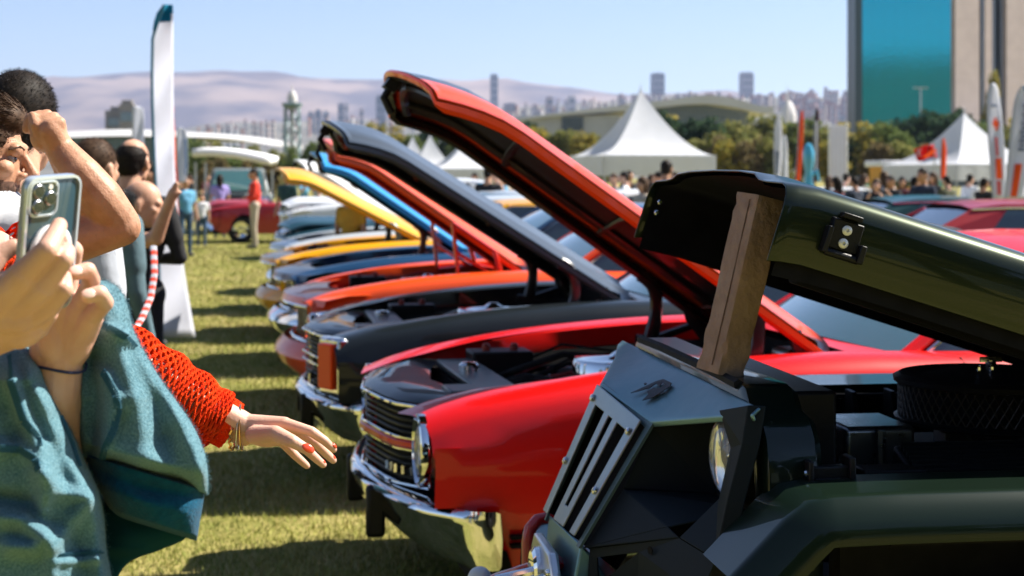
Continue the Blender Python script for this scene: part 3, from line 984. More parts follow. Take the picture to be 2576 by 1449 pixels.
        a = [jl(1484, 1380, .165), jl(1708, 1354, .45), jl(1799, 1410, .60), jl(1760, 1500, .6), jl(1600, 1560, .3), jl(1470, 1560, .165)]
        h = [jl(1501, 1402, .19), jl(1607, 1389, .33), jl(1505, 1470, .19)]
        q = [S(p) for p in a] + [S(p) for p in h]
        F_ = [(0, 6, 7, 1), (1, 7, 2), (7, 3, 2), (7, 8, 4, 3), (8, 5, 4), (0, 5, 8, 6)]
        lp.add(q, F_ if sd > 0 else [f[::-1] for f in F_])
        l_o = lp.build('lower_panel', DGREY, root, smooth=0)
        so = l_o.modifiers.new('solid', 'SOLIDIFY'); so.thickness = .004; so.offset = -1
        if sd < 0:
            po.location = s_o.location = l_o.location = (-.08, 0, 0)
        b = MB(); p0 = S(jl(1639, 1384, .38)); b.lathe([(.008, 0), (.008, .002)], p0 + V((.002, 0, 0)), V((.85, sd * .3, 0)), n=14); b.build('mounting_hole', M_SOOT, l_o)
        # headlight
        c0 = S((-.258, .42, 1.058)); n_ = V((1, sd * .02, 0))
        b = MB(); b.lathe([(.095, -.03), (.097, .004), (.09, .01), (.084, .0)], c0, n_, n=32, cap=False); hb = b.build('headlight_ring', M_BLACK, root)
        b = MB(); b.lathe([(.086, -.02), (.086, .0), (.08, .016), (.06, .03), (.03, .038), (.001, .04)], c0, n_, n=32); b.build('headlight', M_LAMPGLASS, hb)
        b = MB(); b.lathe([(.085, -.005), (.07, -.03), (.04, -.05), (.02, -.05), (.018, -.015), (.001, -.012)], c0, n_, n=28, cap=False); b.build('reflector_bowl', M_REFLECT, hb)
        # fender
        path = [(-1.62, 1.052), (-1.2, 1.052), (-.8, 1.052), (-.45, 1.052), (-.33, 1.05), (-.285, 1.042), (-.245, 1.01), (-.18, .945), (-.15, .915)]
        rows = []
        for k, (x, z) in enumerate(path):
            p0 = path[max(0, k - 1)]; p1 = path[min(len(path) - 1, k + 1)]
            d = V((p1[0] - p0[0], 0, p1[1] - p0[1])).normalized(); n = V((-d.z, 0, d.x))
            if n.z < 0: n = -n
            yi = .60 if x < -.3 else .60
            cs = [(yi, -.03), (.605, 0), (.66, .0), (.775, .003), (.792, .003), (.800, -.002), (.812, -.016), (.826, -.034), (.836, -.06), (.834, -.075), (.80, -.078), (.70, -.05)]
            rows.append([V((x, sd * y, z)) + n * o_ for (y, o_) in cs])
        b = MB(); b.grid(rows if sd < 0 else rows[::-1]); fo = b.build('fender', GREEN2 if sd < 0 else mat('green_fender', (.004, .012, .008), rough=.35, metal=.1, coat=.45, coat_rough=.012, spec=.08, col2=(.007, .015, .008), var_scale=900, detail=2), root, smooth=40)
        if sd < 0:
            fo.location = (-.12, 0, 0)
        b = MB()
        b.box((-1.0, sd * .60, .72), (1.2, .06, .6)); b.box((-.98, sd * .69, .99), (1.1, .22, .05))
        b.build('inner_fender', M_SOOT, root)
        # front wheel
        t = MB(); r_ = MB()
        cc = (-.82, sd * .72, .43)
        prof = [(.22, -.12), (.34, -.135), (.40, -.12), (.425, -.08), (.43, 0), (.425, .08), (.40, .12), (.34, .135), (.22, .12)]
        t.lathe(prof, cc, (0, sd, 0), n=36, cap=False)
        for k in range(24):
            a_ = 2 * math.pi * k / 24
            t.box(V(cc) + V((math.cos(a_) * .425, 0, math.sin(a_) * .425)), (.03, .22, .05), rot=Matrix.Rotation(-a_, 3, 'Y'))
        tw = t.build('tyre', M_RUBBER, root)
        r_.lathe([(.23, .10), (.22, .11), (.20, .06), (.08, .04), (.07, .09), (.001, .095)], cc, (0, sd, 0), n=30, cap=False); r_.build('rim', M_BLACK, tw)
        t2 = copy_tree(tw, root); t2.location = (-2.45, 0, 0)
        # fender flare at the rear
        b = MB(); b.grid([[V((-2.95 + .1 * k, sd * y, .72 + .34 * math.sin(math.pi * k / 10) - (.0 if y < .8 else .03))) for k in range(11)] for y in (.62, .80, .83)]); b.build('rear_flare', GREEN2, root)
        if sd > 0:
            # hood catch base on the fender side of the bay
            b = MB()
            x0, x1 = -.338, -.425
            b.box(((x0 + x1) / 2, .615, 1.058), (.075, .03, .028)); b.box((x0 - .004, .62, 1.06), (.010, .05, .05)); b.box((x1 + .004, .62, 1.062), (.012, .045, .056)); b.tube([(x0 - .012, .632, 1.045), (x1 + .008, .632, 1.045)], .008, n=8)
            ct = b.build('catch_base', M_BLACK, root, bevel=.003)
            b = MB(); b.lathe([(.007, 0), (.006, .004)], (x0 + .001, .625, 1.06), (1, 0, 0), n=10); b.build('bolt', M_CHROME, ct)
    # ---- engine bay
    b = MB(); b.box((-.445, -.06, .99), (.13, .74, .35)); b.build('radiator_box', M_BLACK, root, bevel=.008)
    b = MB(); b.box((-1.0, 0, .62), (1.15, 1.2, .3)); b.build('bay_floor', M_SOOT, root)
    eb = MB(); eb.box((-.98, .05, .86), (.55, .42, .28)); eb = eb.build('engine_block', M_SOOT, root, bevel=.02)
    b = MB(); b.box((-.66, .06, 1.01), (.16, .2, .11)); b.build('expansion_tank', M_STEEL, root, bevel=.012)
    b = MB(); b.tube([(-.655, .172, .96), (-.655, .172, 1.06)], .012, n=8); b.build('tank_pipe', M_STEEL, root)
    rotv = Matrix.Rotation(R(-22), 3, 'X')
    b = MB(); b.box((-.95, .33, 1.0), (.62, .13, .05), rot=rotv); vc = b.build('valve_cover', M_BLACK, eb, bevel=.008)
    for k in range(7):
        b = MB(); b.box(V((-.95, .33, 1.0)) + rotv @ V((0, -.05 + k * .0165, .030)), (.60, .006, .014), rot=rotv); b.build('fin', mat('fin_grey', (.03, .033, .035), rough=.35, metal=.5), vc)
    b = MB(); b.box((-.60, .36, .995), (.13, .07, .045)); b.build('coil_pack', M_BLACK, eb, bevel=.004)
    b = MB()
    b.tube([(-.64 - .05 * k, .45, .975 - .0 * k) for k in range(14)], .022, n=10); b.build('header_pipe', M_RUBBER, eb)
    # carburettor
    b = MB(); b.box((-.93, .06, 1.03), (.16, .14, .07)); b.box((-.84, .12, 1.02), (.06, .05, .05)); b.tube([(-.85, .16, 1.05), (-.87, .17, 1.02), (-.93, .17, 1.0)], .004, n=6)
    b.tube([(-.90, .15, 1.04), (-.96, .16, 1.02), (-1.0, .15, 1.05)], .005, n=6); b.build('carburettor', M_STEEL, eb, bevel=.006)
    # air filter with expanded-metal side
    ac = V((-.955, .06, 1.065)); ar = .205
    b = MB(); b.lathe([(ar - .01, -.01), (ar + .004, -.008), (ar + .006, 0), (ar - .004, .004)], ac, n=48); b.lathe([(ar - .004, .075), (ar + .006, .078), (ar + .008, .088), (ar - .006, .096), (ar - .05, .088), (.12, .098), (.05, .108), (.02, .112), (.001, .113)], ac, n=48)
    af = b.build('air_filter', M_BLACK, root)
    b = MB(); b.lathe([(ar - .012, 0), (ar - .012, .078)], ac, n=48, cap=False); b.build('filter_paper', M_SOOT, af)
    b = MB()
    n = 64
    for k in range(n):
        for sg in (1, -1):
            pts = []
            for q in range(6):
                t = q / 5
                a_ = 2 * math.pi * (k + sg * 2.2 * t) / n
                pts.append(ac + V((math.cos(a_) * (ar - .004), math.sin(a_) * (ar - .004), .002 + .074 * t)))
            b.tube(pts, .0016, n=4, cap=False)
    mo_ = b.build('filter_mesh', mat('mesh_grey', (.10, .085, .07), rough=.4, metal=.7), af); mo_['kind'] = 'stuff'
    b = MB(); b.lathe([(.008, 0), (.012, .006), (.012, .014), (.004, .018)], ac + V((0, 0, .112)), n=10); b.box(ac + V((0, 0, .128)), (.05, .008, .012)); b.build('wing_nut', M_CHROME, af)
    for k in range(2):
        b = MB(); b.lathe([(.006, 0), (.006, .01), (.003, .013)], ac + V((.02 + .03 * k, .05, .108)), n=8); b.build('stud', M_CHROME, af)
    b = MB(); b.tube([V((-.92, .42, 1.02)) + V((-.035 * math.cos(k * .45), .01 * k * .2, .06 * math.sin(k * .45))) for k in range(13)], .004, n=6); b.build('fuel_line', mat('hose_grey', (.12, .16, .18), rough=.4), eb)
    # far apron with ribs
    b = MB(); b.box((-1.0, -.585, .92), (1.1, .02, .22)); b.build('far_apron', M_BLACK, root)
    for k in range(4):
        b = MB(); b.prism([V((-.74 - .105 * k, -.57, 1.045)), V((-.74 - .105 * k, -.57, .88)), V((-.76 - .105 * k, -.50, .88)), V((-.75 - .105 * k, -.545, 1.04))], (-.012, 0, 0)); b.build('apron_rib', M_BLACK, root)
    # ---- front bumper with winch parts
    b = MB()
    rings = []
    for y, x, z, hh in ((-.80, -.20, .76, .13), (-.72, -.06, .80, .16), (-.42, .09, .80, .18), (-.30, .11, .80, .19), (.30, .11, .80, .19), (.42, .09, .80, .18), (.72, -.06, .80, .16), (.80, -.20, .76, .13)):
        rings.append([V((x - .16, y, z - .01)), V((x - .05, y, z)), V((x - .015, y, z - .012)), V((x, y, z - .04)), V((x, y, z - hh)), V((x - .16, y, z - hh))])
    b.loft(rings); bp = b.build('bumper', GREY, root, bevel=.012, smooth=35)
    b = MB(); b.tube([V((x + .003, y, z)) for (x, y, z) in ((-.06, -.44, .802), (.06, -.43, .803), (.088, -.425, .785), (.094, -.42, .72), (.094, -.42, .64))], .004, n=6); b.build('bumper_seam', M_SOOT, bp)
    RED = mat('shackle_red', (.34, .012, .012), rough=.35, coat=.6)
    for y in (-.24,):
        b = MB(); b.tube([(.02, y - .012, .846), (.055, y - .012, .852), (.085, y - .006, .848), (.103, y, .83), (.108, y, .80), (.108, y, .70)], [.013, .014, .015, .0155, .016, .016], n=12)
        b.build('recovery_hook', RED, bp)
        b = MB(); b.lathe([(.012, 0), (.013, .012), (.009, .02)], (.05, y, .83), (0, 0, -1), n=10); b.build('hook_bolt', M_STEEL, bp)
    AL = mat('fairlead_alloy', (.62, .64, .65), rough=.3, metal=.9)
    b = MB()
    b.prism([V((.115, y, z)) for (y, z) in ((-.14, .80), (-.10, .838), (.10, .838), (.14, .80), (.14, .72), (.10, .68), (-.10, .68), (-.14, .72))], (.022, 0, 0)); fl = b.build('fairlead', AL, root, bevel=.006)
    b = MB(); b.lathe([(.055, .0), (.055, .012), (.045, .018), (.03, .004)], (.137, -.02, .77), (1, 0, 0), n=24); b.build('fairlead_mouth', M_CHROME, fl)
    b = MB(); b.lathe([(.009, 0), (.009, .004), (.006, .008)], (.137, .115, .80), (1, 0, 0), n=12); b.build('bolt', M_CHROME, fl)
    b = MB(); b.tube([(.14, .03, .79), (.21, .0, .765), (.27, -.03, .745)], [.012, .013, .014], n=10); b.tube([(.14, .05, .775), (.21, .025, .75), (.27, .0, .73)], .012, n=10); hk = b.build('winch_hook', M_CHROME, root)
    b = MB(); b.tube([(.20, -.01, .782), (.27, -.045, .752), (.30, -.06, .735)], .011, n=8, flat=.6); b.tube([(.135, .03, .80), (.15, .025, .785), (.155, .03, .77)], .016, n=8); b.build('hook_grip', RED, hk)
    b = MB(); b.ball((.30, -.09, .735), .028); b.build('stop_ball', mat('stop_pale', (.5, .56, .6), rough=.35), hk)
    bp.location = (-.065, 0, -.05); fl.location = (-.085, 0, -.035); hk.location = (-.125, 0, -.03)
    # ---- rest of the body
    b = MB()
    b.hexa([V((-3.25, -.72, .55)), V((-1.60, -.72, .55)), V((-1.60, .72, .55)), V((-3.25, .72, .55)), V((-3.25, -.72, 1.15)), V((-1.60, -.68, 1.19)), V((-1.60, .68, 1.19)), V((-3.25, .72, 1.15))])
    body = b.build('body_tub', GREEN, root, bevel=.02)
    b = MB(); b.box((-1.78, 0, .42), (3.1, .7, .14)); b.build('chassis', M_SOOT, root)
    b = MB()
    for sd in (1, -1):
        b.tube([(-1.70, sd * .66, 1.17), (-1.86, sd * .62, 1.72)], .03, n=8)
    b.tube([(-1.86, -.62, 1.72), (-1.86, .62, 1.72)], .03, n=8); b.build('windshield_frame', GREEN2, root)
    b = MB(); b.add([(-1.71, -.64, 1.19), (-1.71, .64, 1.19), (-1.855, .60, 1.70), (-1.855, -.60, 1.70)], [(0, 1, 2, 3)]); b.build('windshield', M_GLASS, root)
    b = MB(); b.grid([[V((-1.86 - .7 * i, y, 1.75 + .03 * (1 - (y / .66) ** 2))) for y in (-.66, -.3, 0, .3, .66)] for i in range(3)]); r_o = b.build('soft_top', M_BLACK, root)
    so = r_o.modifiers.new('solid', 'SOLIDIFY'); so.thickness = .03
    b = MB()
    for sd in (1, -1):
        b.tube([(-2.5, sd * .64, 1.15), (-2.55, sd * .60, 1.74)], .03, n=8); b.tube([(-3.2, sd * .68, 1.13), (-3.24, sd * .64, 1.74)], .03, n=8)
    b.build('roll_bar', M_BLACK, root)
    return root
jeep = build_jeep()

# the cardboard wrapped prop that holds the hood
def prop_post():
    base = root_pt = None
    M = Matrix.Translation(jeep.location) @ Matrix.Rotation(jeep.rotation_euler.z, 4, 'Z')
    p0 = M @ Vector((-.268, .30, 1.203)); p1 = M @ Vector((-.352, .30, 1.560))
    t = thing('wooden_post', 'post wrapped in brown cardboard propping the green hood open', 'post', tuple(p0))
    d = (p1 - p0)
    fx = M.to_3x3() @ Vector((1, 0, 0)); fy = M.to_3x3() @ Vector((0, 1, 0))
    ax = d.normalized()
    e1 = (fx * -.36 + fy * .93).normalized(); e1 = (e1 - ax * e1.dot(ax)).normalized(); e2 = ax.cross(e1)
    rs = random.Random(5)
    b = MB(); rings = []
    ol = []
    a, c = .037, .034
    for (sx, sy) in ((1, 1), (-1, 1), (-1, -1), (1, -1)):
        nx, ny = (-sy, sx)
        for k in (-.82, 0, .82):
            pass
    per = []
    for (x0, y0, x1, y1) in ((1, -1, 1, 1), (1, 1, -1, 1), (-1, 1, -1, -1), (-1, -1, 1, -1)):
        for k in range(8):
            tt = k / 8
            x = x0 + (x1 - x0) * tt; y = y0 + (y1 - y0) * tt
            n = (x ** 14 + y ** 14) ** (1 / 14)
            per.append((x / n * a, y / n * c))
    N = 46
    for i in range(N + 1):
        u = i / N
        ring = []
        for q, (x, y) in enumerate(per):
            w = .0
            low = max(0, 1 - u * 2.3)
            w += .0010 * math.sin(9 * u + q * .7) * math.sin(q * .39 + 4 * u)
            w += .0026 * low * math.sin(34 * u + q * .9 + 2 * math.sin(q)) * (0.4 + .6 * math.sin(q * .8 + 1))
            w += .0018 * max(0, 1 - abs(u - .93) * 9) * math.sin(60 * u + q)
            k = 1 + .10 * (u) ** 2 * 0 + w / .034
            ring.append(p0 + d * u + e1 * x * k + e2 * y * k)
        rings.append(ring)
    b.loft(rings)
    b.build('cardboard_wrap', mat('cardboard', (.25, .16, .108), rough=.85, col2=(.33, .22, .155), var_scale=18, bump=.5, bump_scale=70), t, smooth=32, world=True)
    s = MB()
    def edge(u, off):
        return p0 + d * u + e1 * off + e2 * (-.0352)
    s.tube([edge(.04, .012), edge(.3, .013), edge(.6, .014), edge(.97, .013)], .0012, n=5)
    s.build('wrap_seam', mat('cardboard_dark', (.11, .065, .04), rough=.9), t, world=True)
prop_post()
# ================================================================ people
SK1 = mat('skin_warm', (.50, .27, .17), rough=.5, sss=.12, col2=(.58, .33, .22), var_scale=22, bump=.12, bump_scale=260, spec=.4)
SK2 = mat('skin_tan', (.40, .20, .115), rough=.52, sss=.1, col2=(.50, .27, .165), var_scale=30, bump=.15, bump_scale=220, spec=.4)
SK3 = mat('skin_pale', (.60, .345, .25), rough=.45, sss=.15, col2=(.66, .40, .30), var_scale=26, bump=.10, bump_scale=300, spec=.4)
HAIR_D = mat('hair_dark', (.010, .008, .007), rough=.6, spec=.12, col2=(.022, .016, .012), var_scale=60)
HAIR_B = mat('hair_brown', (.040, .023, .014), rough=.6, spec=.12, col2=(.085, .05, .03), var_scale=60)
HAIR_G = mat('hair_grey', (.05, .045, .042), rough=.6, col2=(.12, .11, .10), var_scale=60)
BEARD = mat('stubble', (.09, .048, .03), rough=.7, col2=(.17, .09, .06), var_scale=160)

def prim_dist(P_, pr):
    if pr[0] == 'c':
        a, b = np.array(pr[1]), np.array(pr[2])
        d = b - a
        t = np.clip(((P_ - a) @ d) / max(d @ d, 1e-12), 0, 1)
        r = pr[3] + (pr[4] - pr[3]) * t
        return np.linalg.norm(P_ - (a + t[:, None] * d), axis=1) - r
    c, r3, rot = np.array(pr[1]), np.array(pr[2]), pr[3]
    q = P_ - c
    if rot is not None:
        q = q @ np.array(rot)
    return (np.linalg.norm(q / r3, axis=1) - 1) * r3.min()

def organic(name, prims, voxel, mats, parent, iters=5, world=True, paintfn=None):
    """tapered capsules and ellipsoids fused into one continuous smooth skin"""
    b = MB()
    for p in prims:
        if p[0] == 'c':
            b.capsule(p[1], p[2], p[3], p[4], n=14)
        else:
            b.ball(p[1], p[2], rot=p[3], nu=20, nv=14)
    me = bpy.data.meshes.new('tmp'); me.from_pydata(b.v, [], b.f)
    o = bpy.data.objects.new('tmp', me); C.objects.link(o)
    rm = o.modifiers.new('r', 'REMESH'); rm.mode = 'VOXEL'; rm.voxel_size = voxel
    sm = o.modifiers.new('s', 'SMOOTH'); sm.factor = .5; sm.iterations = iters
    dg = bpy.context.evaluated_depsgraph_get()
    me2 = bpy.data.meshes.new_from_object(o.evaluated_get(dg))
    bpy.data.objects.remove(o); bpy.data.meshes.remove(me)
    me2.name = name
    me2.materials.clear()
    for m in mats:
        me2.materials.append(m)
    nf = len(me2.polygons)
    if len(mats) > 1 and nf:
        cen = np.zeros(nf * 3); me2.polygons.foreach_get('center', cen); cen = cen.reshape(-1, 3)
        D = np.stack([prim_dist(cen, p) for p in prims])
        mi = np.array([p[-1] for p in prims])[D.argmin(0)]
        if paintfn is not None:
            mi = paintfn(cen, mi)
        me2.polygons.foreach_set('material_index', mi.astype(np.int32))
    if world and parent is not None:
        nv = len(me2.vertices); co = np.zeros(nv * 3); me2.vertices.foreach_get('co', co)
        co = co.reshape(-1, 3) - np.array(parent.get('_w', (0, 0, 0)))
        me2.vertices.foreach_set('co', co.reshape(-1))
    me2.polygons.foreach_set('use_smooth', [True] * nf)
    me2.update()
    ob = bpy.data.objects.new(name, me2); C.objects.link(ob); ob.parent = parent
    return ob

def strands(name, parent, pts, dirs, length, width, m, seed=1, jitter=.35, gravity=(0, 0, -.3), segs=3):
    """short hairs as tapering blades, pts/dirs in the frame of the parent thing"""
    rs = np.random.RandomState(seed)
    N = len(pts)
    pts = np.array(pts); dirs = np.array(dirs) + rs.randn(N, 3) * jitter
    dirs /= np.linalg.norm(dirs, axis=1)[:, None]
    L = length * (.6 + .7 * rs.rand(N))
    side = np.cross(dirs, rs.randn(N, 3)); side /= np.linalg.norm(side, axis=1)[:, None]
    g = np.array(gravity)
    V = []
    for s in range(segs + 1):
        t = s / segs
        c = pts + dirs * (L * t)[:, None] + g * (L * t * t)[:, None]
        w = width * (1 - t) + width * .08
        V.append(c - side * w); V.append(c + side * w)
    V = np.stack(V, 1)          # N, 2(segs+1), 3
    k = 2 * (segs + 1)
    F_ = []
    base = np.arange(N) * k
    for s in range(segs):
        F_.append(np.stack([base + 2 * s, base + 2 * s + 1, base + 2 * s + 3, base + 2 * s + 2], 1))
    F_ = np.concatenate(F_)
    me = bpy.data.meshes.new(name)
    me.from_pydata(V.reshape(-1, 3).tolist(), [], F_.tolist())
    me.materials.append(m)
    o = bpy.data.objects.new(name, me); C.objects.link(o); o.parent = parent
    return o

def surface_points(ob, n, seed=0, test=None):
    rs = np.random.RandomState(seed)
    me = ob.data
    nf = len(me.polygons)
    c = np.zeros(nf * 3); me.polygons.foreach_get('center', c); c = c.reshape(-1, 3)
    nn = np.zeros(nf * 3); me.polygons.foreach_get('normal', nn); nn = nn.reshape(-1, 3)
    idx = np.arange(nf)
    if test is not None:
        idx = idx[test(c, nn)]
    if len(idx) == 0:
        return np.zeros((0, 3)), np.zeros((0, 3))
    pick = rs.choice(idx, n)
    jit = rs.randn(n, 3) * .002
    return c[pick] + jit, nn[pick]

def frame_rot(fwd, up):
    """columns: side, forward, up"""
    f = Vector(fwd).normalized(); u = Vector(up); u = (u - f * u.dot(f)).normalized(); s = f.cross(u)
    return Matrix(((s.x, f.x, u.x), (s.y, f.y, u.y), (s.z, f.z, u.z)))

def head_prims(c, fwd, up, skin=0, s=1.0, nose=1.0, ears=True, jaw=1.0):
    """c = centre of the skull; size about .23 m from chin to crown"""
    Rm = frame_rot(fwd, up); c = Vector(c)
    def p(x, y, z): return c + Rm @ Vector((x * s, y * s, z * s))
    pr = [('e', p(0, -.012, .018), (.076 * s, .096 * s, .095 * s), Rm, skin),
          ('e', p(0, .03, -.035), (.062 * s, .062 * s, .085 * s), Rm, skin),
          ('e', p(0, .052, -.088), (.036 * s * jaw, .034 * s, .028 * s), Rm, skin),
          ('c', p(.045, .0, -.065), p(.018, .06, -.09), .022 * s, .018 * s, skin),
          ('c', p(-.045, .0, -.065), p(-.018, .06, -.09), .022 * s, .018 * s, skin),
          ('c', p(-.03, .078, .018), p(.03, .078, .018), .016 * s, .016 * s, skin),          # brow
          ('c', p(0, .088, .012), p(0, .108 * (1 + .06 * nose), -.028), .008 * s, .0125 * s, skin),       # nose
          ('e', p(.012, .095, -.032), (.010 * s, .012 * s, .008 * s), Rm, skin), ('e', p(-.012, .095, -.032), (.010 * s, .012 * s, .008 * s), Rm, skin),
          ('c', p(-.02, .082, -.058), p(.02, .082, -.058), .0085 * s, .0085 * s, skin),      # upper lip
          ('c', p(-.016, .08, -.07), p(.016, .08, -.07), .009 * s, .009 * s, skin),
          ('e', p(.04, .06, -.02), (.022 * s, .025 * s, .02 * s), Rm, skin), ('e', p(-.04, .06, -.02), (.022 * s, .025 * s, .02 * s), Rm, skin)]
    if ears:
        for sd in (1, -1):
            pr.append(('e', p(sd * .080, -.012, -.012), (.012 * s, .020 * s, .034 * s), Rm @ Matrix.Rotation(sd * .3, 3, 'Z'), skin))
            pr.append(('e', p(sd * .078, -.004, -.036), (.010 * s, .012 * s, .014 * s), Rm, skin))
    pr.append(('c', p(0, -.03, -.07), p(0, -.045, -.17), .055 * s, .06 * s, skin))
    return pr, p, Rm

def eyes(p, parent, s=1.0):
    for sd in (1, -1):
        b = MB(); b.ball(p(sd * .031, .0725, -.001), .0108 * s); b.build('eye', mat('eye_white_shaded', (.30, .26, .23), rough=.3, coat=.4), parent, world=True)  # eye white darkened, the socket's shadow put into its colour
        b = MB(); b.ball(p(sd * .031, .0795, -.001), .0064 * s); b.build('iris', mat('iris_dark', (.02, .012, .008), rough=.1, coat=1.0), parent, world=True)

def px(pts):
    return [at(*q) for q in pts]

# ---- the outstretched arm in orange crochet
def crochet_person():
    base = at(-110, 900, 2.38)
    t = thing('person', 'person in an orange crochet sweater reaching an arm out towards the cars', 'person', (base.x, base.y, 0))
    W = at(601, 1074, 2.499)
    pr = []
    k_i, k_m, k_r, k_p = px([(716, 1066, 2.475), (742, 1078, 2.495), (735, 1093, 2.517), (708, 1108, 2.535)])
    wr_t, wr_b = px([(612, 1066, 2.49), (612, 1094, 2.51)])
    sh = at(-20, 655, 2.32); el = at(215, 865, 2.44)
    pr += [('c', el, wr_t, .036, .0195, 0), ('c', el, wr_b, .036, .0185, 0), ('c', sh, el, .046, .04, 0)]
    pr += [('c', wr_t, k_i, .0165, .0112, 0), ('c', wr_t, k_m, .017, .0112, 0), ('c', wr_b, k_r, .0155, .0108, 0), ('c', wr_b, k_p, .0150, .0098, 0), ('c', wr_t, k_r, .016, .011, 0)]
    def finger(pts, radii):
        q = px(pts)
        for i in range(len(q) - 1):
            pr.append(('c', q[i], q[i + 1], radii[i], radii[i + 1], 0))
        return q
    fi = finger([(716, 1066, 2.475), (784, 1086, 2.462), (818, 1110, 2.468), (839, 1131, 2.476)], [.0102, .0082, .0072, .0058])
    fm = finger([(742, 1078, 2.495), (793, 1114, 2.49), (820, 1140, 2.498), (838, 1158, 2.505)], [.0102, .0082, .0074, .006])
    fr = finger([(735, 1093, 2.517), (772, 1132, 2.515), (798, 1156, 2.524), (813, 1169, 2.53)], [.0098, .0080, .007, .0058])
    fp = finger([(708, 1108, 2.535), (743, 1146, 2.54), (762, 1163, 2.545), (772, 1172, 2.548)], [.009, .0072, .0064, .0055])
    ft = finger([(640, 1094, 2.468), (692, 1090, 2.440), (735, 1110, 2.424), (775, 1133, 2.430)], [.0150, .0125, .0104, .0080])
    pr.append(('e', at(672, 1098, 2.468), (.03, .016, .017), None, 0))
    # the body beside the frame
    arm = organic('arm', pr, .0018, [SK3], t, iters=2)
    M_OR = mat('crochet_orange', (.72, .028, .003), rough=.95, spec=.1, col2=(.82, .06, .006), var_scale=60, bump=.8, bump_scale=320)
    bx = at(-130, 700, 2.38).x
    organic('sweater_body', [('c', at(-170, 660, 2.40), at(-75, 655, 2.36), .075, .07, 0), ('c', (bx, 2.40, 1.42), (bx, 2.40, .98), .115, .13, 0)], .012, [M_OR], t, iters=8)
    hp_, p_, Rm = head_prims(at(-300, 430, 2.36), (.8, .6, -.05), (0, 0, 1))
    hd = organic('head', hp_, .006, [SK3], t, iters=4); eyes(p_, hd)
    organic('hair', [('e', p_(0, -.03, .03), (.092, .10, .10), Rm, 0), ('c', p_(0, -.08, 0), p_(0, -.10, -.2), .07, .05, 0)], .007, [HAIR_B], t, iters=4)
    organic('trousers', [('c', (bx - .09, 2.4, .95), (bx - .10, 2.4, .10), .10, .055, 0), ('c', (bx + .09, 2.4, .95), (bx + .10, 2.4, .10), .10, .055, 0), ('e', (bx - .10, 2.46, .045), (.05, .12, .045), None, 0), ('e', (bx + .10, 2.46, .045), (.05, .12, .045), None, 0)], .015, [mat('denim_dark', (.02, .03, .05), rough=.9)], t, iters=6)
    # nails
    NAIL = mat('nail_orange', (.75, .07, .015), rough=.2, coat=1.0)
    for (a, b_, r_, off, k) in ((ft[2], ft[3], .0080, (.003, -.0078, .0036), 1.0), (fi[2], fi[3], .0052, (0.003, -.002, .0056), .8), (fm[2], fm[3], .0052, (0.002, -.001, .0046), .8), (fr[2], fr[3], .0048, (.002, -.001, .0044), .75)):
        d = (b_ - a).normalized()
        c = b_ + Vector(off) - d * .002
        Rm = frame_rot(d, Vector(off))
        n = MB(); n.ball(c, (r_ * .85, r_ * 1.35 * k, .0022), rot=Rm, nu=12, nv=8); n.build('fingernail', NAIL, arm, world=True)
    # crochet sleeve: a real net over the arm
    ax = px([(-25, 650, 2.32), (40, 705, 2.35), (110, 775, 2.39), (215, 868, 2.44), (300, 912, 2.453), (385, 962, 2.466), (440, 994, 2.475), (500, 1028, 2.485), (545, 1052, 2.49)])
    rad = [.068, .066, .062, .062, .060, .058, .054, .048, .042]
    nr, nc = 75, 15
    def spt(u, v, extra=0.0):
        q = u * (len(ax) - 1); i = min(int(q), len(ax) - 2); f = q - i
        c = ax[i] * (1 - f) + ax[i + 1] * f
        r_ = (rad[i] * (1 - f) + rad[i + 1] * f) + extra + .003 * math.sin(u * 40)
        d = (ax[-1] - ax[0]).normalized(); up = Vector((0, 0, 1)); w = d.cross(up).normalized(); up = w.cross(d)
        a = 2 * math.pi * v
        # cloth hangs lower under the arm
        return c + w * math.cos(a) * r_ * .85 + up * math.sin(a) * r_ + Vector((0, 0, -.008 if math.sin(a) < 0 else 0))
    b = MB()
    for j in range(nr):
        for k in range(nc):
            o_ = .5 if j % 2 else 0.0
            b.v.append(tuple(spt(j / (nr - 1), (k + o_) / nc)))
    for j in range(nr - 2):
        for k in range(nc):
            k2 = (k + 1) % nc
            top = j * nc + (k2 if j % 2 == 0 else k2)
            if j % 2 == 0:
                q4 = (j * nc + k2, (j + 1) * nc + k, (j + 2) * nc + k2, (j + 1) * nc + k2)
            else:
                q4 = (j * nc + k, (j + 1) * nc + k, (j + 2) * nc + k, (j + 1) * nc + k2)
            b.f.append(q4); b.m.append(0)
    so = b.build('crochet_sleeve', M_OR, t, world=True, smooth=0)
    wf = so.modifiers.new('net', 'WIREFRAME'); wf.thickness = .0085; wf.use_even_offset = False
    ss = so.modifiers.new('sub', 'SUBSURF'); ss.levels = 1; ss.render_levels = 1
    # ribbed cuff
    b = MB(); rings = []
    ca, cb = at(530, 1044, 2.488), at(582, 1072, 2.498)
    d = (cb - ca).normalized(); up = Vector((0, 0, 1)); w = d.cross(up).normalized(); up = w.cross(d)
    for i in range(7):
        u = i / 6; c = ca * (1 - u) + cb * u; ring = []
        for k in range(72):
            a = 2 * math.pi * k / 72
            r_ = .036 - .002 * u + .0014 * math.cos(k * math.pi / 2) + (.001 * math.sin(3 * a + 4 * u))
            rz = 1.12
            ring.append(c + w * math.cos(a) * r_ * .85 + up * math.sin(a) * r_ * rz)
        rings.append(ring)
    ring2 = [c0 - d * .004 + (cb - c0) * .14 for c0 in rings[-1]]
    rings.append(ring2)
    rings.append([c0 - d * .04 for c0 in ring2])
    b.loft(rings, cap=False); b.build('cuff', M_OR, t, world=True)
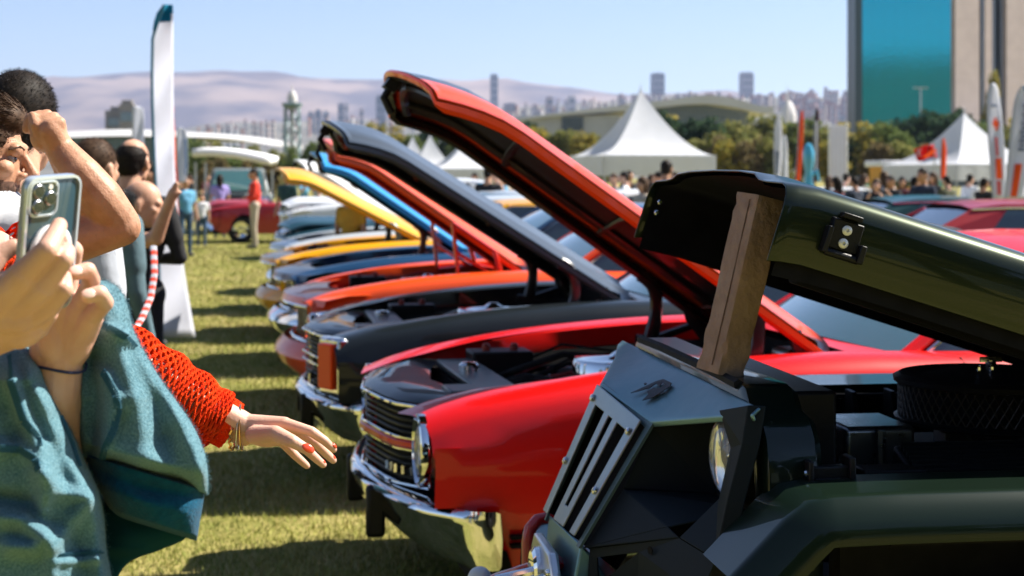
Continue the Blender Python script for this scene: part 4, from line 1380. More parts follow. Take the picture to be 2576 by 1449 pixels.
    # bracelets
    GOLD = mat('bracelet_gold', (.75, .45, .2), rough=.25, metal=1.0); SIL = mat('bracelet_steel', (.6, .58, .55), rough=.25, metal=1.0)
    d = (k_m - W).normalized(); w = d.cross(Vector((0, 0, 1))).normalized(); up = w.cross(d)
    for q, (off, mm, chain) in enumerate(((-.006, GOLD, True), (.0, SIL, False), (.004, GOLD, False))):
        c = W + d * off + Vector((0, 0, 0))
        b = MB()
        pts = []
        for k in range(33):
            a = 2 * math.pi * k / 32
            pts.append(c + w * math.cos(a) * .0305 + up * math.sin(a) * (.0365) + d * (.004 * math.sin(a + q)))
        if chain:
            for k in range(32):
                b.tube([pts[k] + d * .0015 * (-1) ** k, pts[k + 1] + d * .0015 * (-1) ** (k + 1)], .0022, n=5)
        else:
            b.tube(pts, .0016, n=6)
        b.build('bracelet', mm, arm, world=True)
    return t, M_OR
_crp, M_ORANGE_KNIT = crochet_person()
# ---- the person filming with a phone, teal fleece over the arms
def polyline_d(x, y, pts):
    best = None
    for (x0, y0), (x1, y1) in zip(pts, pts[1:]):
        dx, dy = x1 - x0, y1 - y0
        t = np.clip(((x - x0) * dx + (y - y0) * dy) / (dx * dx + dy * dy + 1e-9), 0, 1)
        ex, ey = x - (x0 + t * dx), y - (y0 + t * dy)
        d = np.hypot(ex, ey)
        s = np.sign(dx * (y - y0) - dy * (x - x0))
        if best is None:
            best, sg = d, s
        else:
            m = d < best
            best = np.where(m, d, best); sg = np.where(m, s, sg)
    return best, sg

def cloth_piece(name, rows, D0, thick, folds, m, parent, tilt=0.0, nper=96, nrow=110, back=.6, shear=0.0, ysh=1000):
    """closed hanging cloth: outline rows (y, xl, xr), swelling front, folds as ridges"""
    ys = np.linspace(rows[0][0], rows[-1][0], nrow)
    tl = [(r_[0], r_[1]) for r_ in rows]; tr = [(r_[0], r_[2]) for r_ in rows]
    rings = []
    rs = np.random.RandomState(4)
    for i, y in enumerate(ys):
        xl, xr = sint(y, tl), sint(y, tr)
        a = np.linspace(0, 2 * np.pi, nper, endpoint=False)
        c, s = np.cos(a), np.sin(a)
        ex = np.sign(c) * np.abs(c) ** .8
        x = (xl + xr) / 2 - ex * (xr - xl) / 2
        front = s > 0
        w = (xr - xl)
        tk = thick * min(1.0, w / 260.0)
        endf = min(1.0, (i / nrow) * 7 + .12, ((nrow - 1 - i) / nrow) * 9 + .25)
        dep = np.where(front, -np.abs(s) ** .75 * tk, np.abs(s) ** .75 * tk * back) * endf
        h = np.zeros_like(x)
        for (pts, amp, wid, asym) in folds:
            d, sg = polyline_d(x, y + shear * min(1.0, max(0.0, (y - ysh) / 180.0)) * (x - 365), pts)
            ww = np.where(sg > 0, wid, wid * asym)
            h += .72 * amp * np.exp(-(d / (ww * 1.4)) ** 2)
        h += .0016 * np.sin(x * .05 + y * .031) * np.sin(y * .043 - x * .02)
        dep = dep - np.where(front, h * np.minimum(1, np.abs(s) * 2.2), 0)
        D = D0 + dep + tilt * (y - rows[0][0]) / 700.0
        # the outline itself stays put, so move along the ray
        k_ = shear * min(1.0, max(0.0, (y - ysh) / 180.0))
        rings.append([at(float(xx), float(y + k_ * (xx - 365)), float(dd)) for xx, dd in zip(x, D)])
    b = MB(); b.loft(rings)
    return b.build(name, m, parent, world=True, smooth=80)

def phone_person():
    base = at(-420, 900, 1.75)
    t = thing('person', 'person in a teal fleece holding up a phone with both hands', 'person', (base.x, base.y, 0))
    D = 1.70
    # front hand (back of the hand to the camera)
    pr = []
    def chain(pts, radii):
        q = px(pts)
        for i in range(len(q) - 1):
            pr.append(('c', q[i], q[i + 1], radii[i], radii[i + 1], 0))
        return q
    wrist = (-70, 850, 1.72)
    # metacarpals
    chain([wrist, (60, 690, 1.655)], [.030, .016]); chain([wrist, (105, 722, 1.665)], [.030, .015]); chain([wrist, (120, 770, 1.685)], [.030, .014]); chain([wrist, (95, 825, 1.71)], [.03, .013])
    chain([(-60, 790, 1.70), (30, 720, 1.665)], [.028, .017])
    pr.append(('e', at(30, 760, 1.685), (.035, .018, .035), None, 0))
    pr.append(('e', at(40, 810, 1.705), (.035, .018, .03), None, 0))
    f1 = chain([(60, 690, 1.655), (118, 628, 1.64), (138, 592, 1.66), (149, 567, 1.675)], [.0150, .0115, .0105, .0088])          # index on the case
    f2 = chain([(105, 722, 1.665), (160, 652, 1.655), (166, 632, 1.69), (140, 625, 1.72)], [.0145, .0110, .0100, .009])       # middle, bent round the edge
    f3 = chain([(120, 770, 1.685), (160, 728, 1.672), (158, 700, 1.71), (130, 690, 1.735)], [.0135, .0105, .0098, .0088])
    f4 = chain([(95, 825, 1.71), (125, 790, 1.70), (128, 770, 1.73), (105, 760, 1.75)], [.0120, .0092, .0085, .0075])
    chain([(-60, 700, 1.72), (0, 640, 1.735), (33, 620, 1.74)], [.016, .0115, .009])                                              # thumb from the other side
    chain([wrist, (-260, 1010, 1.75)], [.031, .040])
    h1 = organic('hand', pr, .0018, [SK3], t, iters=3)
    # rear hand, palm to the camera, two fingers folded over
    pr = []
    chain([(140, 985, 1.83), (150, 900, 1.82)], [.029, .027])
    chain([(128, 895, 1.82), (105, 780, 1.80)], [.024, .018]); chain([(150, 895, 1.82), (150, 770, 1.80)], [.025, .017]); chain([(170, 880, 1.82), (200, 775, 1.80)], [.025, .017]); chain([(180, 870, 1.82), (228, 800, 1.795)], [.024, .015])
    pr.append(('e', at(196, 845, 1.808), (.020, .015, .036), Matrix.Rotation(.3, 3, 'Y'), 0)); pr.append(('e', at(125, 840, 1.802), (.019, .018, .036), Matrix.Rotation(-.15, 3, 'Y'), 0)); pr.append(('e', at(165, 800, 1.812), (.04, .013, .03), None, 0))
    g1 = chain([(228, 800, 1.795), (264, 762, 1.762), (250, 738, 1.728), (222, 745, 1.722)], [.0118, .0100, .0094, .0084])     # little finger, nail to us
    g2 = chain([(200, 775, 1.80), (230, 706, 1.772), (220, 680, 1.735), (192, 686, 1.727)], [.0122, .0102, .0096, .0086])      # ring finger
    g3 = chain([(160, 760, 1.80), (180, 660, 1.80), (186, 630, 1.79), (170, 612, 1.775)], [.0135, .0112, .0105, .0092])
    g4 = chain([(120, 760, 1.80), (135, 660, 1.82), (140, 620, 1.80)], [.0135, .011, .010])
    chain([(140, 985, 1.83), (150, 1150, 1.90), (100, 1500, 2.0)], [.029, .034, .045])
    h2 = organic('hand', pr, .0018, [SK3], t, iters=3)
    NAIL = mat('nail_pale', (.72, .50, .42), rough=.25, coat=.8)
    for q, h in ((g1, h2), (g2, h2)):
        a, b_ = q[2], q[3]
        d = (b_ - a).normalized(); off = Vector((.12, -.8, .35)).normalized()
        Rm = frame_rot(d, off)
        n = MB(); n.ball(b_ + off * .0076 - d * .001, (.0062, .0085, .0022), rot=Rm, nu=12, nv=8); n.build('fingernail', NAIL, h, world=True)
    # cord round the wrist
    b = MB(); c = at(148, 925, 1.825)
    b.tube([c + Vector((.0312 * math.cos(k * math.pi / 12), .031 * math.sin(k * math.pi / 12), .004 * math.sin(k * .5))) for k in range(25)], .0016, n=6)
    b.build('wrist_cord', mat('cord_navy', (.012, .025, .09), rough=.7), h2, world=True)
    # fleece
    FL = mat('fleece_teal', (.06, .15, .19), rough=1.0, spec=.05, sheen=.15, col2=(.14, .265, .315), var_scale=420, detail=8, bump=.35, bump_scale=420, fac=(.36, .66))
    nt = FL.node_tree
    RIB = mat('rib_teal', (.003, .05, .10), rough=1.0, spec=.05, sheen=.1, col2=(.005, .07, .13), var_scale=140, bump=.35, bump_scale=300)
    folds_r = [([(248, 722), (300, 800), (370, 910), (440, 1030), (505, 1170)], .030, 34, .8), ([(255, 800), (300, 900), (335, 1010), (360, 1140)], .016, 26, .7),
               ([(262, 940), (292, 1000), (282, 1075), (255, 1160)], .022, 20, .5), ([(400, 1010), (430, 1110), (455, 1200)], -.024, 26, 1.1),
               ([(330, 880), (390, 1010), (415, 1090)], -.012, 18, 1.0), ([(300, 1130), (380, 1165), (460, 1185), (515, 1180)], .014, 22, 1.0), ([(270, 830), (320, 845)], .014, 12, 1.0),
               ([(232, 900), (240, 1000), (236, 1120)], -.03, 16, 1.0), ([(500, 1120), (515, 1180), (505, 1230)], .01, 16, 1.0)]
    right = cloth_piece('fleece_sleeve', [(706, 238, 262), (720, 226, 292), (760, 205, 318), (830, 175, 336), (900, 168, 372), (980, 175, 422), (1060, 186, 486), (1110, 192, 514), (1150, 200, 523), (1185, 206, 523), (1196, 210, 521)],
                        1.90, .078, folds_r, FL, t, tilt=-.02, shear=.30)
    # ribbed cuff of the sleeve
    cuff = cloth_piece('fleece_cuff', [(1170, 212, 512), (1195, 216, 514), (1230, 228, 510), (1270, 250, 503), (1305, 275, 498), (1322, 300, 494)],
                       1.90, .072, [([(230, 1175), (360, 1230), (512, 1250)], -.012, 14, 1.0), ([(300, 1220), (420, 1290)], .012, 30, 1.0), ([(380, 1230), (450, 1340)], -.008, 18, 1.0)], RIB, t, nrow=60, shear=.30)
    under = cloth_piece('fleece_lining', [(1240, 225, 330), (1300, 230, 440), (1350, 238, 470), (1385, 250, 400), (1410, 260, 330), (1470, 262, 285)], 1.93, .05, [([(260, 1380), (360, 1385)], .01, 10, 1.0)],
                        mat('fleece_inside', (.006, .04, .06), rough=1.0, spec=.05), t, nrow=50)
    folds_l = [([(12, 870), (40, 980), (85, 1080), (120, 1170), (128, 1240)], .030, 20, .7), ([(60, 890), (100, 990), (170, 1110), (230, 1230), (262, 1330), (265, 1449)], .034, 26, .8),
               ([(30, 900), (70, 1010), (105, 1100)], -.02, 14, 1.0), ([(0, 1120), (50, 1125), (90, 1160), (110, 1260)], .022, 20, .6), ([(110, 1190), (160, 1240), (232, 1255), (180, 1310), (140, 1380)], .022, 16, .8),
               ([(0, 1300), (60, 1310), (105, 1355), (85, 1380), (20, 1375)], .034, 20, .8), ([(150, 1050), (180, 1140), (235, 1210)], -.018, 16, 1.0), ([(110, 1290), (125, 1370), (130, 1449)], .024, 16, .8),
               ([(0, 1250), (70, 1262), (118, 1310)], -.02, 14, 1.0), ([(145, 1415), (210, 1412), (265, 1404)], .012, 8, 1.0), ([(165, 1330), (200, 1380), (215, 1449)], -.018, 22, 1.0), ([(0, 950), (30, 1060), (40, 1130)], -.014, 18, 1.0),
               ([(90, 960), (120, 960), (150, 1000)], -.016, 14, 1.0)]
    left = cloth_piece('fleece_body', [(862, -260, 40), (880, -270, 92), (905, -280, 118), (960, -285, 130), (1020, -290, 152), (1090, -290, 185), (1160, -290, 214), (1230, -290, 246), (1300, -290, 262), (1380, -290, 268), (1480, -290, 285), (1600, -290, 290)],
                       1.86, .11, folds_l, FL, t, nper=160, nrow=150)
    # overlock seams
    SEAM = mat('seam_teal', (.02, .10, .16), rough=.9)
    from mathutils.bvhtree import BVHTree
    def seam(pts, ob, nm='seam', wd=.0042):
        off = Vector(t['_w'])
        tree = BVHTree.FromPolygons([tuple(v.co + off) for v in ob.data.vertices], [tuple(p.vertices) for p in ob.data.polygons])
        o_ = Vector((0, 0, CAM_H)); L = []
        for (x0_, y0_), (x1_, y1_) in zip(pts, pts[1:]):
            n = max(2, int(math.hypot(x1_ - x0_, y1_ - y0_) / 5))
            for k in range(n):
                d = (at(x0_ + (x1_ - x0_) * k / n, y0_ + (y1_ - y0_) * k / n, 1.0) - o_).normalized()
                hit = tree.ray_cast(o_, d)
                if hit[0] is not None:
                    L.append(hit[0] - d * .0012)
        b = MB()
        for k, p in enumerate(L[:-1]):
            if (L[k + 1] - p).length > .02: continue
            d = (L[k + 1] - p).normalized(); w = d.cross(Vector((0, 1, 0)))
            w = w.normalized() if w.length > 1e-4 else Vector((1, 0, 0))
            b.tube([p - w * wd, p + w * wd + d * .0015], .0011, n=4)
        if b.f:
            b.build(nm, SEAM, ob, world=False)
            for v_ in ob.children[-1].data.vertices: v_.co -= off
    seam([(258, 935), (290, 990), (298, 1030), (285, 1085), (262, 1130), (255, 1165)], right)
    seam([(252, 815), (285, 830), (320, 850), (345, 880)], right)
    seam([(20, 895), (26, 960), (60, 1060), (95, 1100), (100, 1130)], left)
    seam([(0, 1128), (50, 1132), (88, 1155), (98, 1190)], left)
    seam([(146, 1400), (200, 1397), (262, 1390)], left)
    seam([(150, 1048), (180, 1120), (200, 1180)], left)
    for ob_, n_, sd_ in ((right, 26000, 31), (left, 30000, 32)):
        pts, nn = surface_points(ob_, n_, sd_, lambda cc, q_: q_[:, 1] < .35)
        strands('fleece_nap', ob_, pts, nn, .0032, .00022, FL, seed=sd_, jitter=.7, gravity=(0, 0, -.2), segs=1)['kind'] = 'stuff'
    # body outside the frame: torso, head with long hair
    tor = [('c', at(-420, 900, 1.95), Vector((at(-420, 900, 1.95).x, 1.95, .95)), .15, .15, 0), ('c', at(-560, 780, 1.95), at(-290, 780, 1.95), .07, .07, 0), ('c', at(-290, 780, 1.95), at(-260, 1010, 1.76), .055, .05, 0),
           ('c', at(-540, 780, 1.95), at(-500, 1150, 1.9), .055, .05, 0), ('c', at(-500, 1150, 1.9), at(60, 1500, 1.98), .05, .045, 0)]
    organic('sweatshirt', tor, .012, [FL], t, iters=6)
    xx = at(-420, 900, 1.95).x
    organic('trousers', [('c', (xx - .09, 1.95, .9), (xx - .11, 1.95, .1), .1, .06, 0), ('c', (xx + .09, 1.95, .9), (xx + .11, 1.95, .1), .1, .06, 0), ('e', (xx - .11, 2.0, .05), (.05, .13, .05), None, 0), ('e', (xx + .11, 2.0, .05), (.05, .13, .05), None, 0)],
            .015, [mat('denim_dark', (.02, .03, .05), rough=.9)], t, iters=6)
    hp_, p_, Rm = head_prims(at(-440, 240, 1.78), (.25, 1, -.1), (0, 0, 1))
    hd = organic('head', hp_, .005, [SK3], t, iters=4); eyes(p_, hd)
    hr = organic('hair', [('e', p_(0, -.03, .03), (.095, .105, .10), Rm, 0), ('c', p_(0, -.08, 0), p_(0, -.10, -.22), .075, .06, 0), ('c', p_(.075, -.03, 0), p_(.07, -.03, -.2), .03, .03, 0), ('c', p_(-.075, -.03, 0), p_(-.07, -.03, -.2), .03, .03, 0)], .006, [HAIR_D], t, iters=4)
    pts, nn = surface_points(hr, 2500, 3)
    strands('loose_hair', hr, pts, nn * .6 + np.array([0, 0, -.4]), .09, .0006, HAIR_D, seed=4, jitter=.4)
    return t
phone_person()

def phone():
    e_w = Vector((.52, .83, .06)).normalized()
    e_u = Vector((.27, .10, .96)); e_u = (e_u - e_w * e_u.dot(e_w)).normalized()
    n = e_w.cross(e_u)            # points to the camera side
    if n.y > 0: n = -n
    tr = at(200, 436, 1.735)      # top far corner
    W_, H_, T_ = .0755, .151, .0115
    o = tr - e_w * W_ / 2 - e_u * H_ / 2
    t = thing('phone', 'phone in a clear case with a triple camera held up', 'phone', tuple(o))
    def q(x, y, z): return o + e_w * x + e_u * y + n * z
    def rrect(w, h, r_, z, k=6):
        out = []
        for (cx, cy_, a0) in ((w / 2 - r_, h / 2 - r_, 0), (-w / 2 + r_, h / 2 - r_, 90), (-w / 2 + r_, -h / 2 + r_, 180), (w / 2 - r_, -h / 2 + r_, 270)):
            for i in range(k + 1):
                a = R(a0 + 90 * i / k)
                out.append(q(cx + r_ * math.cos(a), cy_ + r_ * math.sin(a), z))
        return out
    BACK = mat('phone_back', (.03, .065, .085), rough=.18, coat=1.0, coat_rough=.05)
    b = MB(); b.loft([rrect(W_ - .006, H_ - .006, .010, -.0035), rrect(W_ - .004, H_ - .004, .011, -.003), rrect(W_ - .004, H_ - .004, .011, .003), rrect(W_ - .006, H_ - .006, .010, .0035)]); b.build('body', [BACK], t, world=True)
    CASE = mat('case_clear', (.62, .70, .76), rough=.08, coat=1.0, spec=.8, alpha=1.0, trans=.0, metal=.35)
    b = MB(); outer = [rrect(W_, H_, .013, -.0056), rrect(W_ + .001, H_ + .001, .0135, -.002), rrect(W_ + .001, H_ + .001, .0135, .002), rrect(W_, H_, .013, .0052), rrect(W_ - .006, H_ - .006, .010, .0056), rrect(W_ - .006, H_ - .006, .010, .0036)]
    b.loft(outer, cap=False); b.build('case', CASE, t, world=True)
    # camera island
    cx, cy_ = -W_ / 2 + .0225, H_ / 2 - .0235
    def rr2(w, r_, z, k=5):
        out = []
        for (sx, sy, a0) in ((1, 1, 0), (-1, 1, 90), (-1, -1, 180), (1, -1, 270)):
            for i in range(k + 1):
                a = R(a0 + 90 * i / k); out.append(q(cx + sx * (w / 2 - r_) + r_ * math.cos(a), cy_ + sy * (w / 2 - r_) + r_ * math.sin(a), z))
        return out
    b = MB(); b.loft([rr2(.040, .009, .003), rr2(.040, .009, .0062), rr2(.036, .008, .0066), rr2(.035, .0075, .0052)]); b.build('camera_island', CASE, t, world=True)
    b = MB(); b.loft([rr2(.034, .0075, .0035), rr2(.034, .0075, .0054)]); isl = b.build('camera_plate', BACK, t, world=True)
    for (dx, dy) in ((-.0082, .0085), (-.0082, -.0085), (.0085, 0)):
        b = MB(); b.lathe([(.0078, 0), (.0078, .0022), (.0068, .003)], q(cx + dx, cy_ + dy, .005), n, n=20); ln = b.build('lens_ring', M_STEEL, t, world=True)
        b = MB(); b.lathe([(.0066, 0), (.0064, .0028), (.001, .0030)], q(cx + dx, cy_ + dy, .0055), n, n=20); b.build('lens', M_DARKGLASS, t, world=True)
    b = MB(); b.lathe([(.003, 0), (.003, .001)], q(cx + .0085, cy_ + .0125, .005), n, n=14); b.build('flash', mat('flash_white', (.8, .8, .75), rough=.3), t, world=True)
    b = MB(); b.lathe([(.0285, 0), (.0285, .003), (.0265, .0045), (.022, .0045), (.021, .002)], q(0, -.006, .0045), n, n=36); b.build('grip_ring', mat('grip_white', (.75, .75, .76), rough=.4), t, world=True)
    b = MB(); b.hexa([q(-W_ / 2 - .0008, y, z) for (y, z) in ((.005, -.0015), (.020, -.0015), (.020, .0015), (.005, .0015))] + [q(-W_ / 2 - .0022, y, z) for (y, z) in ((.006, -.001), (.019, -.001), (.019, .001), (.006, .001))]); b.build('side_button', CASE, t, world=True)
phone()

# ---- bearded man with his fist at his forehead
def clothed(name, prims, voxel, m, t, iters=6):
    return organic(name, prims, voxel, [m], t, iters)

def hair_cap(p, Rm, m, t, full=1.0, seed=1, n=2600, length=.018, back_only=False, bald=False, s=1.0):
    prm = [('e', p(0, -.022, .032), (.081 * s, .097 * s, .092 * s), Rm, 0), ('e', p(0, -.06, -.02), (.07 * s, .055 * s, .075 * s), Rm, 0)]
    if full > 1:
        prm.append(('e', p(0, .015, .062), (.066 * s, .075 * s, .055 * s), Rm, 0))
    hr = organic('hair', prm, .006 * s, [m], t, iters=3)
    return hr

def bearded_man():
    base = at(-60, 700, 3.15)
    t = thing('person', 'bearded man in a pale grey shirt with his fist raised to his forehead', 'person', (base.x, base.y, 0))
    c = at(-58, 386, 3.14)
    fwd = Vector((1, .10, -.14))
    hp_, p, Rm = head_prims(c, fwd, (.08, 0, 1), nose=1.2)
    def paintfn(cen, mi):
        out = mi.copy()
        q = (cen - np.array(c)) @ np.array(Rm)
        beard = (q[:, 2] < -.045) & (q[:, 1] > -.01) & (q[:, 2] > -.125) & ~((q[:, 1] > .086) & (q[:, 2] > -.053))
        side = (q[:, 1] > -.005) & (q[:, 1] < .045) & (q[:, 2] < -.0) & (np.abs(q[:, 0]) > .045)
        out[beard | side] = 1
        return out
    hd = organic('head', hp_, .0035, [SK2, BEARD], t, iters=4, paintfn=paintfn)
    eyes(p, hd)
    b = MB()
    for sd in (1, -1):
        b = MB(); b.tube([p(sd * .018, .093, .020), p(sd * .035, .088, .025), p(sd * .052, .072, .018)], [.004, .005, .003], n=6, flat=.6); b.build('eyebrow', HAIR_B, hd, world=True)
    pts, nn = surface_points(hd, 5000, 2, lambda cc, n_: np.array([True] * len(cc)))
    w0 = np.array(t['_w'])
    q = (pts + w0 - np.array(c)) @ np.array(Rm)
    keep = ((q[:, 2] < -.05) & (q[:, 1] > -.01) & (q[:, 2] > -.12)) | ((q[:, 2] < -.0) & (q[:, 1] > -.005) & (q[:, 1] < .04) & (np.abs(q[:, 0]) > .045))
    if keep.sum():
        strands('beard', hd, pts[keep], nn[keep] * .6 + np.array([.1, 0, -.6]), .008, .0006, HAIR_B, seed=3)
    # hair, swept back
    hr = organic('hair', [('e', p(0, -.02, .030), (.084, .100, .098), Rm, 0), ('e', p(0, .035, .078), (.060, .055, .040), Rm, 0), ('e', p(0, -.065, -.02), (.072, .052, .08), Rm, 0), ('c', p(.072, .02, .02), p(.074, .016, -.02), .012, .009, 0), ('c', p(-.072, .02, .02), p(-.074, .016, -.02), .012, .009, 0)], .005, [HAIR_B], t, iters=3)
    pts, nn = surface_points(hr, 9000, 5)
    back = np.array(Rm) @ np.array([0, -1, .1])
    strands('hair_strands', hr, pts, nn * .35 + back * .9, .030, .0008, HAIR_B, seed=6, jitter=.16, gravity=(0, 0, -.15))
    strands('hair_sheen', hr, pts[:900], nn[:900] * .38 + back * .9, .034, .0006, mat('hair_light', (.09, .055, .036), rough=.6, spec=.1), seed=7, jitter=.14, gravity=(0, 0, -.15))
    # raised arm and fist
    pr = []
    def chain(pts, radii, mi=0):
        q_ = px(pts)
        for i in range(len(q_) - 1):
            pr.append(('c', q_[i], q_[i + 1], radii[i], radii[i + 1], mi))
        return q_
    chain([(305, 562, 3.02), (255, 500, 3.0), (205, 440, 2.99), (150, 372, 3.0)], [.036, .042, .038, .0275])
    chain([(296, 556, 3.03), (225, 505, 3.03), (150, 380, 3.02)], [.036, .042, .026])
    chain([(306, 572, 3.02), (200, 600, 3.02), (60, 630, 3.06), (-40, 640, 3.1)], [.037, .045, .052, .06])
    pr.append(('e', at(316, 570, 3.02), (.022, .028, .024), None, 0))
    # fist
    pr.append(('e', at(122, 335, 3.0), (.034, .028, .040), Matrix.Rotation(.5, 3, 'Y'), 0))
    chain([(150, 372, 3.0), (128, 330, 2.985)], [.027, .026]); chain([(145, 372, 3.02), (110, 318, 3.02)], [.026, .024])
    for k, (x, y, dd) in enumerate(((150, 305, 2.985), (135, 292, 3.0), (118, 286, 3.018), (102, 288, 3.035))):
        chain([(x - 8, y + 45, dd), (x, y + 4, dd), (x - 26, y + 10, dd - .012), (x - 34, y + 36, dd - .01)], [.013, .0125, .0115, .0105])
    chain([(110, 345, 2.985), (90, 315, 2.975), (82, 292, 2.985)], [.015, .012, .010])
    arm = organic('arm', pr, .0035, [SK2], t, iters=5)
    pts, nn = surface_points(arm, 2600, 8, lambda cc, n_: (cc[:, 2] + w0[2] < at(0, 395, 3).z) & (n_[:, 1] < .5))
    strands('arm_hair', arm, pts[:1500], nn[:1500] * .2 + np.array([.4, 0, -.5]), .010, .00014, mat('arm_hair', (.16, .09, .05), rough=.5), seed=9, jitter=.3)
    GREY = mat('shirt_pale', (.52, .54, .57), rough=.9, col2=(.60, .62, .65), var_scale=5, bump=.2, bump_scale=30)
    x0 = at(-40, 640, 3.15)
    clothed('shirt', [('c', at(-60, 640, 3.15), Vector((at(-60, 640, 3.15).x, 3.15, 1.0)), .15, .16, 0), ('c', at(-190, 620, 3.25), at(40, 605, 3.12), .075, .07, 0), ('c', at(10, 600, 3.12), at(95, 622, 3.06), .076, .068, 0),
                      ('c', at(-20, 540, 3.14), at(-20, 620, 3.15), .07, .11, 0), ('c', at(-190, 640, 3.25), at(-230, 900, 3.2), .06, .05, 0)], .009, GREY, t, 8)
    xx = x0.x
    clothed('trousers', [('c', (xx - .1, 3.15, 1.0), (xx - .1, 3.15, .1), .1, .06, 0), ('c', (xx + .1, 3.15, 1.0), (xx + .1, 3.15, .1), .1, .06, 0), ('e', (xx - .1, 3.1, .05), (.05, .13, .05), None, 0), ('e', (xx + .1, 3.1, .05), (.05, .13, .05), None, 0)], .015, mat('denim', (.03, .06, .11), rough=.9), t)
bearded_man()
# ---- people standing along the rope
def standing(label, foot_px, D, height, facing, top_m, leg_m, hair_m, skin=SK2, pose='down', lean=0.0, hair='short', sleeve='short', group=None, voxel=.011, s=None, cat='person', arms=None):
    """a standing adult; facing = direction the chest points in the ground plane"""
    x0 = (foot_px - PX0) / FPX * D
    t = thing('person', label, cat, (x0, D, 0), 0.0, group)
    k = height / 1.75
    f = Vector((facing[0], facing[1], 0)).normalized(); sd = Vector((f.y, -f.x, 0))   # sd = the person's right
    def q(x, y, z):   # x right, y forward, z up
        lx = lean * max(0, z - .95)
        return Vector((x0, D, 0)) + sd * x * k + f * (y + lx) * k + Vector((0, 0, z * k - .25 * lean * lx * k))
    T, S_, L_, SH = 0, 1, 2, 3
    pr = [('c', q(0, 0, 1.02), q(0, .0, 1.22), .135 * k, .14 * k, T), ('c', q(-.10, 0, 1.36), q(.10, 0, 1.36), .105 * k, .105 * k, T), ('c', q(-.06, 0, 1.2), q(-.08, 0, 1.36), .12 * k, .11 * k, T), ('c', q(.06, 0, 1.2), q(.08, 0, 1.36), .12 * k, .11 * k, T),
          ('c', q(-.17, 0, 1.40), q(.17, 0, 1.40), .062 * k, .062 * k, T)]
    for g_ in (1, -1):
        pr += [('c', q(.09 * g_, 0, .93), q(.10 * g_, .015, .50), .088 * k, .060 * k, L_), ('c', q(.10 * g_, .015, .50), q(.11 * g_, -.02, .10), .056 * k, .045 * k, L_), ('e', q(.12 * g_, .06, .045), (.045 * k, .11 * k, .042 * k), frame_rot(f, (0, 0, 1)), SH)]
    pr.append(('c', q(-.07, 0, .95), q(.07, 0, .95), .115 * k, .115 * k, L_))
    for g_ in (1, -1):
        ps = (arms or {}).get(g_)
        if ps is None:
            ps = {'down': [(.235, -.01, 1.13), (.25, .07, .88)], 'up': [(.25, .16, 1.16), (.13, .30, 1.40)], 'fold': [(.25, .05, 1.14), (.05, .2, 1.12)], 'back': [(.24, -.10, 1.15), (.10, -.16, .98)]}[pose]
        sh_, e_, h_ = q(.19 * g_, 0, 1.40), q(ps[0][0] * g_, ps[0][1], ps[0][2]), q(ps[1][0] * g_, ps[1][1], ps[1][2])
        if len(ps) == 3:
            e_, h_ = at(*ps[0]), at(*ps[1])
        m_ = sh_.lerp(e_, .62)
        pr += [('c', sh_, m_, .058 * k, .052 * k, T), ('c', m_, e_, .044 * k, .039 * k, T if sleeve == 'long' else S_), ('c', e_, h_, .040 * k, .027 * k, T if sleeve == 'long' else S_)]
        d = (h_ - e_).normalized()
        pr += [('c', h_, h_ + d * .07 * k, .030 * k, .026 * k, S_), ('c', h_ + d * .06 * k, h_ + d * .12 * k, .022 * k, .014 * k, S_), ('c', h_ + d * .03 * k, h_ + d * .07 * k + f * .035 * k, .014 * k, .010 * k, S_)]
    hc = q(0, .03, 1.635)
    hp_, p, Rm = head_prims(hc, f + Vector((0, 0, -.1 - lean * .25)), Vector((0, 0, 1)) + f * lean * .7, skin=S_, s=k * 1.02)
    pr += hp_
    ob = organic('body', pr, voxel, [top_m, skin, leg_m, mat('shoe_dark', (.05, .05, .055), rough=.7)], t, iters=4)
    if hair == 'short':
        hr = [('e', p(0, -.022, .034), (.083 * k, .098 * k, .092 * k), Rm, 0), ('e', p(0, -.062, -.02), (.07 * k, .052 * k, .072 * k), Rm, 0)]
    elif hair == 'long':
        hr = [('e', p(0, -.022, .032), (.089 * k, .103 * k, .096 * k), Rm, 0), ('c', p(0, -.07, .0), p(0, -.09, -.2), .078 * k, .06 * k, 0), ('c', p(.075, -.02, 0), p(.07, -.02, -.16), .028 * k, .025 * k, 0), ('c', p(-.075, -.02, 0), p(-.07, -.02, -.16), .028 * k, .025 * k, 0)]
    elif hair == 'ring':
        hr = [('e', p(0, -.032, .012), (.084 * k, .090 * k, .082 * k), Rm, 0), ('e', p(0, -.064, -.03), (.068 * k, .050 * k, .062 * k), Rm, 0)]
    elif hair == 'fringe':
        hr = [('e', p(0, -.042, .006), (.083 * k, .080 * k, .072 * k), Rm, 0), ('e', p(0, -.064, -.04), (.066 * k, .046 * k, .055 * k), Rm, 0)]
    else:
        hr = None
    if hr:
        ho = organic('hair', hr, .009 * k, [hair_m], t, iters=3)
        if voxel < .01:
            pts, nn = surface_points(ho, 6000, 11)
            strands('hair_strands', ho, pts, nn * .7 + np.array([0, 0, .1]), .010 * k, .0006, hair_m, seed=3, jitter=.3)
    return t, q, p, Rm

